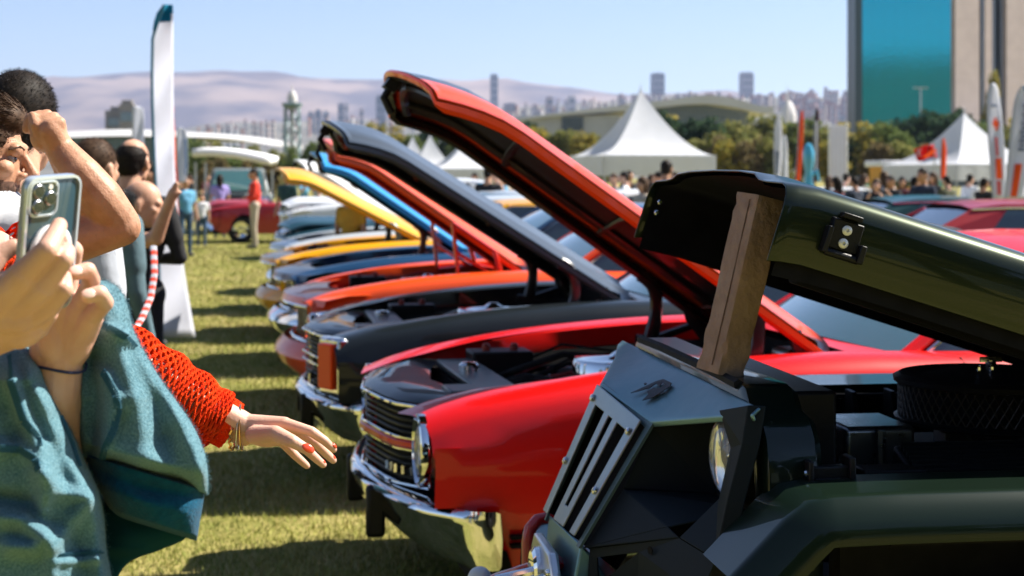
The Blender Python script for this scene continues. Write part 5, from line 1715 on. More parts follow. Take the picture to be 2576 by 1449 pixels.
def cloth(name, c, var=.2):
    return mat('cloth_' + name, c, rough=.9, var=var, var_scale=7, bump=.25, bump_scale=25)
NAVY = cloth('navy', (.012, .022, .045)); TEALP = cloth('petrol', (.012, .07, .11)); GREYB = cloth('greyblue', (.085, .15, .18)); JEANS = cloth('jeans', (.03, .07, .13)); BLK = cloth('black', (.012, .013, .016))
WHT = cloth('white', (.62, .63, .66), .06); REDC = cloth('red', (.62, .03, .012), .15); PALE = cloth('palegrey', (.42, .45, .50), .08); BEIGE = cloth('beige', (.42, .36, .28), .1); PURP = cloth('lilac', (.34, .28, .62), .1)
BROWN = cloth('brown', (.10, .055, .03)); YEL = cloth('yellow', (.55, .30, .03), .1); SKY = cloth('sky', (.10, .30, .46)); MAROON = cloth('maroon', (.10, .02, .03)); OLIVE = cloth('olive', (.07, .075, .04))

standing('tall dark haired man in a pale shirt standing behind the bearded man', 45, 4.0, 1.86, (.1, 1), PALE, JEANS, HAIR_D, skin=SK1, voxel=.008)
standing('brown haired man in a grey blue shirt seen from behind', 232, 6.5, 1.75, (.45, 1), GREYB, BLK, HAIR_B, skin=SK1, voxel=.009, sleeve='long')
standing('balding man in a black shirt seen from behind', 330, 8.35, 1.80, (.25, 1), BLK, BLK, HAIR_D, skin=SK1, hair='ring', voxel=.009, pose='fold', sleeve='long')
standing('black haired person half hidden behind the balding man', 284, 9.6, 1.70, (.2, 1), NAVY, JEANS, HAIR_D, skin=SK1, voxel=.011)
standing('dark haired man looking past the white feather flag', 372, 14.6, 1.74, (1, .1), BLK, JEANS, HAIR_D, skin=SK2, voxel=.011)
standing('bald man in a petrol polo shirt leaning forward with one hand raised', 178, 7.5, 1.62, (1, .05), TEALP, NAVY, HAIR_G, skin=SK1, hair='fringe', lean=.5, voxel=.008,
         arms={1: [(392, 600, 7.25), (424, 515, 7.2), 1], -1: [(.25, .02, 1.12), (.22, .12, .9)]})

# ---- people farther off
FAR = 'people strolling among the cars'
standing('man in a red sweater and grey trousers walking near the far cars', 640, 35, 1.78, (-1, -.3), REDC, BEIGE, HAIR_D, pose='fold', sleeve='long', voxel=.014)
standing('person in a teal shirt and jeans beside the orange flag', 466, 31.5, 1.60, (.6, -.8), SKY, JEANS, HAIR_D, voxel=.014)
standing('woman in a lilac shirt by the red convertible', 553, 41, 1.66, (-.3, 1), PURP, JEANS, HAIR_D, hair='long', voxel=.016)
standing('child in a white shirt by the red convertible', 507, 36, 1.22, (.2, -1), WHT, JEANS, HAIR_D, voxel=.016)
standing('man in a dark green top behind the white parked car', 722, 33, 1.72, (-.5, -1), cloth('darkgreen', (.015, .05, .05)), WHT, HAIR_D, voxel=.016)
standing('person in a yellow shirt between the raised hoods', 883, 18.9, 1.50, (.6, 1), YEL, NAVY, HAIR_D, voxel=.014)
rr = random.Random(21)
variants = []
spec = [(WHT, JEANS, HAIR_D, 'short', 'down'), (NAVY, BLK, HAIR_D, 'short', 'fold'), (BLK, BLK, HAIR_D, 'short', 'up'), (BEIGE, JEANS, HAIR_B, 'long', 'fold'), (MAROON, JEANS, HAIR_D, 'long', 'down'), (SKY, JEANS, HAIR_B, 'short', 'up'), (GREYB, BLK, HAIR_B, 'short', 'down'), (BLK, JEANS, HAIR_B, 'long', 'up'), (OLIVE, BLK, HAIR_D, 'short', 'down'), (PALE, NAVY, HAIR_B, 'long', 'down')]
look = ['white shirt', 'navy shirt with folded arms', 'black shirt with raised hands', 'beige shirt and long hair', 'maroon shirt and long hair', 'sky blue shirt with raised hands', 'grey blue shirt', 'black shirt and long hair, hands raised', 'olive shirt', 'pale grey shirt and long hair']
def crowd():
    made = {}
    places = []
    # (px, depth, height, variant, where)
    for (x, D, h, v) in [(1228, 27, 1.78, 2), (1250, 30, 1.72, 5), (1268, 34, 1.66, 3), (1296, 36, 1.62, 4), (1320, 33, 1.66, 7), (1345, 38, 1.70, 1), (1195, 40, 1.7, 0)]:
        places.append((x, D, h, v, 'before the small white tents'))
    for (x, D, h, v) in [(1545, 30, 1.66, 6), (1572, 31, 1.70, 0), (1583, 36, 1.74, 2), (1618, 24, 1.60, 3), (1640, 27, 1.64, 9), (1660, 25, 1.68, 1), (1676, 22, 1.83, 2), (1700, 40, 1.72, 5), (1755, 42, 1.75, 4), (1875, 44, 1.76, 0)]:
        places.append((x, D, h, v, 'before the big peaked tent'))
    for (x, D, h, v) in [(2085, 34, 1.62, 9), (2105, 30, 1.60, 4), (2128, 36, 1.68, 8), (2150, 32, 1.60, 1), (2172, 38, 1.66, 3), (2205, 28, 1.56, 7), (2225, 31, 1.70, 9), (2242, 30, 1.62, 2), (2270, 34, 1.60, 4)]:
        places.append((x, D, h, v, 'before the yellow kiosk'))
    for (x, D, h, v) in [(2302, 27, 1.60, 2), (2322, 26, 1.74, 1), (2348, 34, 1.70, 7), (2382, 33, 1.62, 8), (2440, 36, 1.66, 0), (2476, 31, 1.58, 2), (2560, 34, 1.6, 6)]:
        places.append((x, D, h, v, 'before the tent by the tower'))
    for (x, D, h, v) in [(478, 48, 1.7, 2), (520, 52, 1.7, 4), (540, 60, 1.72, 0), (585, 58, 1.7, 8), (765, 50, 1.7, 5), (800, 46, 1.66, 9), (840, 52, 1.7, 3)]:
        places.append((x, D, h, v, 'beyond the red convertible'))
    for i, (x, D, h, v, where) in enumerate(places):
        hh = 'short ' if h < 1.61 else ('tall ' if h > 1.73 else '')
        lb = '%sperson in a %s %s' % (hh, look[v], where)
        rz = rr.uniform(-.7, .7)
        if v not in made:
            tm, lm, hm, hs, po = spec[v]
            t, *_ = standing(lb, x, D, 1.70, (rr.uniform(-1, 1), rr.choice([-1, -1, 1])), tm, lm, hm, hair=hs, pose=po, skin=rr.choice([SK1, SK2, SK3]), voxel=.016, group='crowd between the cars and the tents')
            made[v] = t
            k = h / 1.70; t.scale = (k, k, k)
        else:
            c = copy_tree(made[v], loc=((x - PX0) / FPX * D, D, 0), rotz=rz * 2 + (3 if i % 3 == 0 else 0), scale=h / 1.70, label=lb)
crowd()
# ================================================================ more cars
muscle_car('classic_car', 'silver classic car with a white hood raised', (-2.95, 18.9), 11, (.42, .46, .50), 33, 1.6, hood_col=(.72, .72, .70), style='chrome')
muscle_car('classic_car', 'dark teal classic car with its hood shut next to the silver one', (-3.35, 21.9), 11, (.008, .045, .06), 0, 1.62, style='chrome')
muscle_car('classic_car', 'pale grey classic car parked beyond the dark teal car', (-3.0, 25.2), 11, (.38, .42, .47), 0, 1.62, style='chrome')
muscle_car('convertible', 'red open-topped car with whitewall wheels at the end of the row', ((508 - PX0) / FPX * 38.5, 38.5), 6, (.28, .012, .016), 0, 1.62, style='chrome', cabin=False)
muscle_car('hatchback', 'red coupe with chrome window strip behind the green hood', (8.0, 16.4), 187, (.26, .005, .01), 0, 1.62, style='chrome', group='cars parked in the second row')
muscle_car('sedan', 'dark green coupe roof beside the red coupe', (8.1, 20.0), 187, (.012, .05, .055), 0, 1.62, style='chrome', group='cars parked in the second row')
muscle_car('coupe', 'cream coupe parked below the small white tents', (-.75, 24.5), 8, (.60, .56, .50), 0, 1.62, style='chrome', group='cars parked in the second row')
muscle_car('coupe', 'white coupe parked beyond the cream one', (-.6, 28.5), 8, (.70, .71, .73), 0, 1.62, style='chrome', group='cars parked in the second row')
muscle_car('coupe', 'white coupe parked before the tent by the tower', (10.4, 36.0), 186, (.70, .71, .73), 0, 1.62, style='chrome', group='cars parked in the second row')

muscle_car('classic_car', 'white classic car parked before the red open-topped car', ((694 - PX0) / FPX * 31, 31), 8, (.62, .64, .67), 0, 1.62, style='chrome', sc=1.15)

def suv():
    D = 46.0
    t = thing('parked_suv', 'grey four wheel drive car beyond the red open-topped car', 'car', ((600 - PX0) / FPX * D, D, 0), R(10))
    GP = paint('suv_grey', (.16, .19, .20))
    b = MB(); b.hexa([(-.95, -2.1, .5), (.95, -2.1, .5), (.95, 2.1, .5), (-.95, 2.1, .5), (-.93, -2.1, 1.15), (.93, -2.1, 1.15), (.93, 2.1, 1.15), (-.93, 2.1, 1.15)]); b.build('lower_body', GP, t, bevel=.08)
    b = MB(); b.hexa([(-.88, -1.0, 1.15), (.88, -1.0, 1.15), (.88, 2.0, 1.15), (-.88, 2.0, 1.15), (-.72, -.5, 1.85), (.72, -.5, 1.85), (.72, 1.9, 1.85), (-.72, 1.9, 1.85)]); b.build('cabin', GP, t, bevel=.06)
    b = MB(); b.add([(-.76, -.99, 1.22), (.76, -.99, 1.22), (.64, -.58, 1.78), (-.64, -.58, 1.78)], [(0, 1, 2, 3)]); b.build('windshield', M_GLASS, t)
    for sd in (1, -1):
        b = MB(); b.add([(sd * .885, -.75, 1.2), (sd * .885, 1.8, 1.2), (sd * .75, 1.7, 1.76), (sd * .75, -.45, 1.76)], [(0, 1, 2, 3)]); b.build('side_window', M_DARKGLASS, t)
        b = MB(); b.lathe([(.11, 0), (.12, .02), (.02, .05)], (sd * .7, -2.1, .95), (0, -1, 0), n=16); b.build('headlight', M_REFLECT, t)
        for y in (-1.35, 1.4):
            w_ = MB(); w_.lathe([(.2, -.1), (.36, -.11), (.38, 0), (.36, .11), (.2, .1)], (sd * .82, y, .38), (sd, 0, 0), n=22); w_.build('tyre', M_RUBBER, t)
    b = MB(); b.box((0, -2.12, .95), (1.0, .04, .2)); b.build('grille', M_BLACK, t)
    b = MB(); b.box((0, -2.15, .58), (1.8, .1, .14)); b.build('bumper', M_STEEL, t, bevel=.03)
suv()

# ================================================================ tents
def tent(label, pxc, D, w, eave, peak, rot, group='white peaked tents'):
    t = thing('peaked_tent', label, 'tent', ((pxc - PX0) / FPX * D, D, 0), rot, group)
    TM = thin_cloth('tent_white', (.62, .64, .70), .3)
    b = MB()
    n = 12
    h = w / 2
    for q in range(4):
        rows = []
        for i in range(n + 1):
            u = i / n
            z = eave + (peak - eave) * (u ** 1.75 * .93 + .07 * u)
            r_ = h * (1 - u) + .03 * u
            row = []
            for k in range(9):
                s = -1 + 2 * k / 8
                sag = -.05 * (1 - s * s) * math.sin(u * math.pi)
                p = Vector((s * r_, -r_ - sag * .5, z + sag))
                row.append(Matrix.Rotation(q * math.pi / 2, 3, 'Z') @ p)
            rows.append(row)
        b.grid(rows)
    b.build('tent_roof', TM, t, smooth=30)
    b = MB(); b.lathe([(.04, 0), (.03, .12), (.005, .3)], (0, 0, peak), n=8); b.build('finial', TM, t)
    for q in range(4):
        m_ = Matrix.Rotation(q * math.pi / 2, 3, 'Z')
        b = MB(); b.grid([[m_ @ Vector((-h + w * k / 16, -h - .02 * math.sin(k * 2.1), z)) for k in range(17)] for z in (eave + .02, eave - .35, eave - .72 + 0)]); b.build('valance', TM, t)
        b = MB(); p = m_ @ Vector((h - .06, -h + .06, 0)); b.tube([p, p + Vector((0, 0, eave))], .035, n=8); b.build('tent_leg', M_STEEL, t)
    return t
tent('largest white peaked tent before the arched hall', 1612, 58, 4.25, 2.36, 4.75, R(14))
tent('white peaked tent beside two smaller ones', 1180, 90, 4.8, 2.05, 4.0, R(12))
tent('white peaked tent under the glass tower', 2425, 72, 5.2, 2.15, 4.5, R(24))
for x_, d_, k_ in ((1038, 135, 'smaller'), (1082, 128, 'narrow')):
    tent('%s white peaked tent in the pair under the yellow trees' % k_, x_, d_, 3.6, 2.6, 5.0, R(10))
tent('small white peaked tent behind the yellow kiosk', 2264, 150, 3.2, 2.9, 4.3, R(10))
def kiosk():
    D = 78
    t = thing('kiosk', 'yellow sales kiosk with a white roof', 'kiosk', ((2252 - PX0) / FPX * D, D, 0), R(8))
    b = MB(); b.box((0, 0, 1.05), (1.9, 2, 2.1)); b.build('wall', mat('kiosk_yellow', (.62, .30, .03), rough=.7), t)
    b = MB(); b.box((0, 0, 2.25), (2.3, 2.4, .3)); b.build('roof', M_WHITE, t, bevel=.05)
    b = MB(); b.box((0, -1.02, 1.5), (1.5, .05, .8)); b.build('counter_window', M_DARKGLASS, t)
kiosk()
def awning():
    D = 44
    t = thing('awning', 'long white awning on thin poles beyond the far cars', 'awning', ((590 - PX0) / FPX * D, D, 0))
    rows = []
    for k in range(13):
        u = k / 12
        z = 2.18 - .25 * u ** 1.6 + .05 * math.sin(u * 3)
        rows.append([Vector((-1.03 + 2.1 * u, y, z + .03 * math.sin(y * 3))) for y in (-.8, -.3, .3, .8)])
    b = MB(); b.grid(rows); a = b.build('canopy', M_WHITE, t)
    so = a.modifiers.new('s', 'SOLIDIFY'); so.thickness = .22; so.offset = -1
    for x_ in (-.95, .95):
        for y_ in (-.7, .7):
            b = MB(); b.tube([(x_, y_, 0), (x_, y_, 2.0 if x_ < 0 else 1.8)], .03, n=8); b.build('awning_pole', M_STEEL, t)
awning()

# ================================================================ feather flags and banners
def flag(label, rows, D, m, pole=True, pole_m=None, marks=(), cap=None, wave=.05, group='feather flags', name='feather_flag', to_ground=True, yaw=.0):
    """rows (y, x left, x right) in the photograph; the cloth swings in depth"""
    yb = rows[-1][0]
    xb = (rows[-1][1] - PX0) / FPX * D
    t = thing(name, label, 'flag', (xb, D, 0), 0.0, group)
    ys = np.linspace(rows[0][0], rows[-1][0], 40)
    L = [(r_[0], r_[1]) for r_ in rows]; Rr = [(r_[0], r_[2]) for r_ in rows]
    def pt(y, s, off=0.0):
        xl, xr = sint(y, L), sint(y, Rr)
        dd = D + s * (xr - xl) / FPX * D * yaw + wave * math.sin(y * .012 * 40 / D + s * 3) * s + off
        return at(xl + (xr - xl) * s, y, dd)
    b = MB()
    for i in range(len(ys) - 1):
        for k in range(8):
            s0, s1 = k / 8, (k + 1) / 8
            mi = 1 if (cap and ys[i] < cap[0] + cap[2] * (s0 - .5)) else 0
            b.add([pt(ys[i], s0), pt(ys[i + 1], s0), pt(ys[i + 1], s1), pt(ys[i], s1)], [(0, 1, 2, 3)], mi)
    o = b.build('banner', [m] + ([cap[1]] if cap else []), t, world=True)
    o.modifiers.new('w', 'WELD').merge_threshold = .001
    so = o.modifiers.new('s', 'SOLIDIFY'); so.thickness = .006
    if pole:
        p_ = [pt(y, 0) for y in ys[::4]] + [pt(ys[-1], 0)]
        if to_ground:
            p_.append(Vector((p_[-1].x + .02, D, 0.0)))
        b = MB(); b.tube(p_, [.012] * (len(p_) - 1) + [.016], n=8); b.build('pole', pole_m or M_STEEL, t, world=True)
    for (y0, y1, s0, s1, mm) in marks:
        b = MB(); n_ = 4
        b.grid([[pt(y0 + (y1 - y0) * i / n_, s0 + (s1 - s0) * k / 3, -.03) for k in range(4)] for i in range(n_ + 1)])
        b.build('print', mm, o, world=True)
    return t
FW = thin_cloth('flag_white', (.70, .72, .80), .45); FTEAL = thin_cloth('flag_teal', (.01, .20, .33), .45); FOR = thin_cloth('flag_orange', (.75, .10, .02), .45); FRED = thin_cloth('flag_red', (.62, .015, .012), .45)
FDK = thin_cloth('flag_dark', (.05, .012, .02), .45); FPINK = mat('print_pink', (.62, .10, .10), rough=.8); FGREY = mat('print_grey', (.15, .18, .26), rough=.8)
flag('tall white feather flag with a teal tip standing on the lawn', [(12, 412, 434), (22, 402, 435), (45, 391, 436), (90, 384, 436), (180, 382, 436), (300, 384, 437), (420, 389, 440), (560, 395, 450), (680, 399, 464), (780, 402, 480), (826, 404, 488), (848, 408, 492)], 13.6, FW,
     cap=(42, FTEAL, -26), pole_m=mat('pole_teal', (.01, .10, .16), rough=.4), wave=.06, yaw=1.2)
flag('narrow orange feather flag behind the tall white one', [(268, 433, 436), (330, 431, 440), (450, 430, 445), (600, 431, 452), (700, 434, 458), (745, 436, 454)], 16.5, FOR, wave=.05, yaw=1.0)
flag('small white flag standing behind the crowd by the old block', [(267, 336, 352), (275, 334, 361), (320, 334, 362), (400, 334, 362)], 24, FW, wave=.03, yaw=.4)
flag('white rounded flag with blue print beside the orange one', [(320, 450, 458), (332, 446, 468), (380, 445, 472), (430, 446, 471), (458, 448, 466)], 26, FW, marks=((350, 440, .75, .95, mat('print_blue', (.12, .25, .5), rough=.8)),), wave=.03, yaw=.4)
flag('white feather flag before the olive trees', [(284, 1958, 1963), (310, 1950, 1966), (380, 1947, 1967), (450, 1948, 1962)], 60, FW, marks=((380, 440, .2, .7, FGREY),), wave=.05, yaw=.5)
flag('short white feather flag beside a taller one', [(340, 1971, 1977), (360, 1968, 1980), (450, 1967, 1982)], 62, FW, wave=.05, yaw=.5)
flag('orange feather flag near the blue balloon', [(279, 2014, 2020), (300, 2011, 2022), (380, 2006, 2018), (455, 2000, 2012)], 58, FOR, wave=.05, yaw=.5)
flag('dark red feather flag with pale print', [(272, 2052, 2056), (295, 2049, 2060), (400, 2046, 2060), (458, 2046, 2056)], 58, FDK, marks=((305, 430, .3, .75, FW),), wave=.05, yaw=.5)
flag('thin red feather flag before the tent by the tower', [(348, 2370, 2376), (380, 2367, 2381), (450, 2365, 2378)], 50, FOR, wave=.05, yaw=.5)
flag('white feather flag with a round red mark and red print', [(209, 2494, 2502), (222, 2487, 2510), (260, 2484, 2516), (330, 2486, 2524), (420, 2492, 2530), (500, 2498, 2532)], 24, FW,
     marks=((262, 270, .3, .75, FGREY), (296, 304, .46, .64, FOR), (304, 318, .36, .76, FOR), (318, 328, .48, .66, FOR), (345, 392, .42, .60, FPINK), (398, 450, .35, .75, FOR), (455, 490, .35, .65, FPINK)), wave=.04, yaw=.4, group='printed white feather flags')
flag('teal edged white feather flag with dark print and an orange block', [(216, 2572, 2590), (232, 2560, 2600), (270, 2551, 2610), (330, 2544, 2604), (420, 2535, 2592), (500, 2527, 2576)], 23, FW,
     cap=(238, FTEAL, 60), marks=tuple((262 + 11 * k, 270 + 11 * k, .38 + .04 * (k % 2), .62 + .05 * (k % 3), FGREY) for k in range(11)) + ((412, 495, .30, .62, FOR),), wave=.04, yaw=.4, group='printed white feather flags')
def hanging_flag():
    D = 66
    t = thing('national_flag', 'red flag with a white crescent on a slanting pole', 'flag', ((2350 - PX0) / FPX * D, D, 0))
    rows = [[at(2298 + 50 * k / 8 + 2 * i, 374 - 12 * k / 8 + 32 * i / 5 + 2 * math.sin(k), D + .1 * math.sin(k * .9)) for k in range(9)] for i in range(6)]
    b = MB(); b.grid(rows); o = b.build('cloth', FRED, t, world=True); so = o.modifiers.new('s', 'SOLIDIFY'); so.thickness = .01
    b = MB()
    c = at(2316, 384, D - .12)
    pts = [c + Vector((.13 * math.cos(a), 0, .13 * math.sin(a))) for a in [R(40 + 280 * k / 14) for k in range(15)]] + [c + Vector((.035 + .105 * math.cos(a), 0, .105 * math.sin(a))) for a in [R(310 - 260 * k / 14) for k in range(15)]]
    b.prism(pts, (0, .008, 0)); b.build('crescent', FW, o, world=True, smooth=0)
    b = MB(); b.tube([at(2350, 352, D), Vector((at(2354, 440, D).x, D, 0))], .03, n=8); b.build('pole', M_STEEL, t, world=True)
    b = MB(); b.grid([[at(2318 + 16 * k + 9 * i, 398 - 7 * i - 2 * k, D - .2 - .02 * i) for k in range(2)] for i in range(4)]); b.build('streamer', FOR, t, world=True)
hanging_flag()
def banner_board():
    D = 64
    t = thing('banner_board', 'tall pale striped banner board with posts', 'board', ((2108 - PX0) / FPX * D, D, 0))
    b = MB(); w = 66 / FPX * D; b.box((0, 0, 2.5), (w * .62, .06, 2.4)); b.build('panel', FW, t)
    for k in range(4):
        b = MB(); b.box((-w * .24 + k * w * .16, -.035, 2.5), (.05, .01, 2.3)); b.build('stripe', mat('stripe_mauve', (.55, .48, .55), rough=.8), t)
    for sd in (-1, 1):
        b = MB(); b.tube([(sd * w * .33, 0, 0), (sd * w * .33, 0, 3.8)], .04, n=8); b.build('post', M_WHITE, t)
banner_board()
def balloon():
    D = 57
    t = thing('balloon', 'blue inflatable figure beside the orange feather flag', 'balloon', ((2034 - PX0) / FPX * D, D, 0)); t.scale = (.6, .6, .95)
    BL = mat('balloon_blue', (.04, .30, .48), rough=.3, coat=.6)
    b = MB(); b.lathe([(.05, 0), (.42, .05), (.40, .9), (.28, 1.5), (.22, 1.9), (.33, 2.25), (.36, 2.6), (.2, 2.9), (.02, 2.98)], (0, 0, 0), n=20); b.build('body', BL, t)
    b = MB(); b.tube([(.15, 0, 1.7), (.5, 0, 1.9), (.62, 0, 1.5)], [.1, .11, .08], n=10); b.build('arm', BL, t)
balloon()
# ---- barrier pole and red-white chain on the lawn
def barrier():
    D = 11.3
    b0 = at(379, 890, D)
    t = thing('barrier_post', 'thin grey barrier post on the lawn beside the flag', 'post', (b0.x, D, 0))
    b = MB(); b.tube([Vector((b0.x - .01, D, 0)), at(386, 560, D)], .013, n=8); b.build('post', M_STEEL, t, world=True)
    b = MB(); b.lathe([(.12, 0), (.12, .02), (.03, .05)], (b0.x - .01, D, 0), n=16); b.build('foot', M_BLACK, t, world=True)
    c = thing('barrier_tape', 'red and white barrier tape sagging beside the crowd', 'tape', (b0.x, D, 0))
    path = [at(386, 620, 6.6), at(388, 690, 6.5), at(378, 750, 6.4), at(356, 802, 6.2), at(326, 848, 6.0), at(260, 900, 5.6)]
    MR = mat('tape_red', (.65, .05, .02), rough=.5)
    n = 30
    for k in range(n):
        def pp(u):
            q = u * (len(path) - 1); i = min(int(q), len(path) - 2); f = q - i
            return path[i].lerp(path[i + 1], f)
        a, d = pp(k / n), pp((k + 1) / n)
        s = MB(); s.tube([a, d], .014, n=8, flat=.5); s.build('tape_piece', MR if k % 2 else FW, c, world=True)
    b2 = thing('shopping_bag', 'white plastic bag hanging by the barrier post', 'bag', (at(375, 700, 8.6).x, 8.6, 0))
    s = MB(); s.lathe([(.01, .0), (.075, .02), (.085, .10), (.06, .17), (.02, .20), (.012, .24)], at(372, 652, 8.6), n=14); s.build('bag', FW, b2, world=True)
barrier()

# ================================================================ trees
def leaf_mesh(name, blobs, n, size, seed, cols):
    rs = np.random.RandomState(seed)
    w = np.array([b[3] * b[4] * b[5] for b in blobs]); w = w / w.sum()
    idx = rs.choice(len(blobs), n, p=w)
    B = np.array(blobs)[idx]
    d = rs.randn(n, 3); d /= np.linalg.norm(d, axis=1)[:, None]
    r_ = rs.rand(n, 1) ** .45
    c = B[:, :3] + d * r_ * B[:, 3:6]
    u = rs.randn(n, 3); u /= np.linalg.norm(u, axis=1)[:, None]
    v = np.cross(u, rs.randn(n, 3)); v /= np.linalg.norm(v, axis=1)[:, None]
    s = size * (.6 + .8 * rs.rand(n, 1))
    V = np.stack([c - u * s, c - v * s * .6, c + u * s, c + v * s * .6], 1).reshape(-1, 3)
    me = bpy.data.meshes.new(name)
    me.from_pydata(V.tolist(), [], np.arange(n * 4).reshape(-1, 4).tolist())
    for m in cols:
        me.materials.append(m)
    me.polygons.foreach_set('material_index', rs.randint(0, len(cols), n).astype(np.int32))
    me.update()
    return me
LEAF = {'green': [thin_cloth('leaf_green', (.09, .13, .04), .4), thin_cloth('leaf_green2', (.14, .18, .055), .4)],
        'olive': [thin_cloth('leaf_olive', (.15, .17, .05), .4), thin_cloth('leaf_olive2', (.22, .21, .065), .4)],
        'yellow': [thin_cloth('leaf_yellow', (.34, .27, .05), .4), thin_cloth('leaf_yellow2', (.21, .20, .05), .4)],
        'dark': [thin_cloth('leaf_dark', (.022, .05, .03), .4), thin_cloth('leaf_dark2', (.045, .08, .04), .4)],
        'rust': [thin_cloth('leaf_rust', (.20, .15, .07), .4), thin_cloth('leaf_rust2', (.15, .13, .06), .4)]}
BARK = mat('bark', (.06, .045, .035), rough=.95, var=.3, var_scale=6, bump=.6, bump_scale=12)
def tree_proto(kind, seed, h=6.0, w=2.4, tall=False):
    r0 = random.Random(seed)
    t = thing('tree', 'tree', 'tree', (0, -500, 0), 0.0, 'trees behind the tents')
    blobs = []
    for k in range(9 if not tall else 8):
        a = r0.uniform(0, 6.28); rr_ = r0.uniform(0, w * .55)
        zz = h * r0.uniform(.32, .88)
        f = 1 - .55 * abs(zz / h - .55)
        blobs.append((rr_ * math.cos(a) * f, rr_ * math.sin(a) * f, zz, w * r0.uniform(.28, .5) * f, w * r0.uniform(.28, .5) * f, h * r0.uniform(.10, .18)))
    blobs.append((0, 0, h * .6, w * .5, w * .5, h * .25)); blobs.append((0, 0, h * .86, w * .25, w * .25, h * .12))
    me = leaf_mesh('crown', blobs, 2600, .17, seed, LEAF[kind])
    o = bpy.data.objects.new('crown', me); C.objects.link(o); o.parent = t
    b = MB(); b.tube([(0, 0, 0), (.05, .02, h * .25), (0, .05, h * .55), (.02, 0, h * .8)], [.16, .12, .08, .03], n=8)
    for k in range(5):
        a = r0.uniform(0, 6.28); z0 = h * r0.uniform(.25, .5)
        b.tube([(0, 0, z0), (math.cos(a) * w * .2, math.sin(a) * w * .2, z0 + h * .12), (math.cos(a) * w * .4, math.sin(a) * w * .4, z0 + h * .28)], [.07, .05, .02], n=6)
    b.build('trunk', BARK, t)
    return t
protos = {}
for i, kd in enumerate(['green', 'olive', 'yellow', 'dark', 'rust']):
    protos[kd] = [tree_proto(kd, 10 + i), tree_proto(kd, 30 + i, h=6, w=2.0)]
used = {}
def put_tree(kind, pxx, ytop, D, wk=1.0, where='behind the tents', v=0):
    z = CAM_H + (PY0 - ytop) / FPX * D
    k = z / 6.0
    p = protos[kind][v % 2]
    mark = min(((455, 'the orange feather flag'), (590, 'the long white awning'), (735, 'the lattice tower'), (850, 'the cluster of slabs'), (958, 'the dark tower block'), (1060, 'the pair of small tents'), (1180, 'the middle sized tent'), (1243, 'the lone slim tower'),
                (1440, 'the hall with the gate'), (1660, 'the largest tent'), (1780, 'the glazed hall front'), (1900, 'the low end of the wave roof'), (1960, 'the white feather flag'), (2010, 'the blue figure'), (2108, 'the striped board'), (2180, 'the tower corner column'),
                (2252, 'the yellow kiosk'), (2316, 'the thin lamp post'), (2425, 'the tent under the tower'), (2520, 'the printed flags')), key=lambda q: abs(q[0] - pxx))[1]
    where = ('close to ' if D < 116 else 'beyond ') + mark
    hgt = 'tall ' if z > 7.0 else ('low ' if z < 4.0 else '')
    lb = hgt + {'green': 'mid green bushy tree', 'olive': 'olive coloured tree', 'yellow': 'yellowing autumn tree', 'dark': 'dark evergreen tree', 'rust': 'rusty brown low tree'}[kind] + ' ' + where
    loc = ((pxx - PX0) / FPX * D, D, 0)
    if (kind, v % 2) not in used:
        used[kind, v % 2] = 1
        t = p
        t.location = loc; t.scale = (k * wk, k * wk, k); t['label'] = lb; t.rotation_euler = (0, 0, pxx * .7)
    else:
        copy_tree(p, loc=loc, rotz=pxx * .7, scale=(k * wk, k * wk, k), label=lb)
rt = random.Random(5)
W1 = 'behind the far cars'
for (k, x_, y_, D) in [('green', 500, 345, 120), ('green', 455, 352, 130), ('olive', 545, 352, 115), ('green', 590, 362, 110), ('olive', 640, 360, 118), ('rust', 560, 392, 90), ('rust', 620, 398, 85), ('rust', 520, 400, 88), ('rust', 680, 392, 92), ('olive', 690, 372, 115), ('green', 735, 372, 112)]:
    put_tree(k, x_, y_, D, 1.1, W1, int(x_))
W2 = 'behind the raised hoods'
for (k, x_, y_, D) in [('green', 790, 348, 140), ('green', 830, 340, 145), ('olive', 870, 352, 130), ('yellow', 935, 302, 170), ('olive', 905, 345, 150), ('yellow', 1000, 308, 170), ('olive', 970, 340, 150), ('green', 1040, 330, 150), ('dark', 1065, 325, 160), ('green', 1095, 318, 160), ('dark', 1130, 322, 155), ('green', 1165, 330, 150), ('green', 1215, 335, 150), ('olive', 1260, 325, 150), ('dark', 1325, 300, 165), ('yellow', 1345, 312, 150), ('olive', 1385, 330, 140), ('olive', 1430, 322, 140), ('yellow', 1465, 325, 135), ('olive', 1500, 335, 140)]:
    put_tree(k, x_, y_, D, 1.15, W2, int(x_))
W3 = 'between the big tent and the flags'
for (k, x_, y_, D) in [('dark', 1660, 285, 120), ('yellow', 1690, 282, 125), ('dark', 1735, 292, 110), ('dark', 1760, 300, 108), ('olive', 1790, 330, 100), ('rust', 1810, 335, 95), ('olive', 1850, 300, 120), ('yellow', 1835, 345, 90), ('olive', 1890, 288, 125), ('rust', 1880, 350, 90), ('olive', 1925, 290, 125), ('green', 1980, 298, 130), ('olive', 2010, 305, 130), ('rust', 1910, 340, 92), ('olive', 1955, 345, 90), ('green', 2045, 300, 135), ('olive', 2080, 312, 130), ('yellow', 2120, 300, 140), ('yellow', 2095, 345, 100)]:
    put_tree(k, x_, y_, D, 1.2, W3, int(x_))
W4 = 'at the foot of the glass tower'
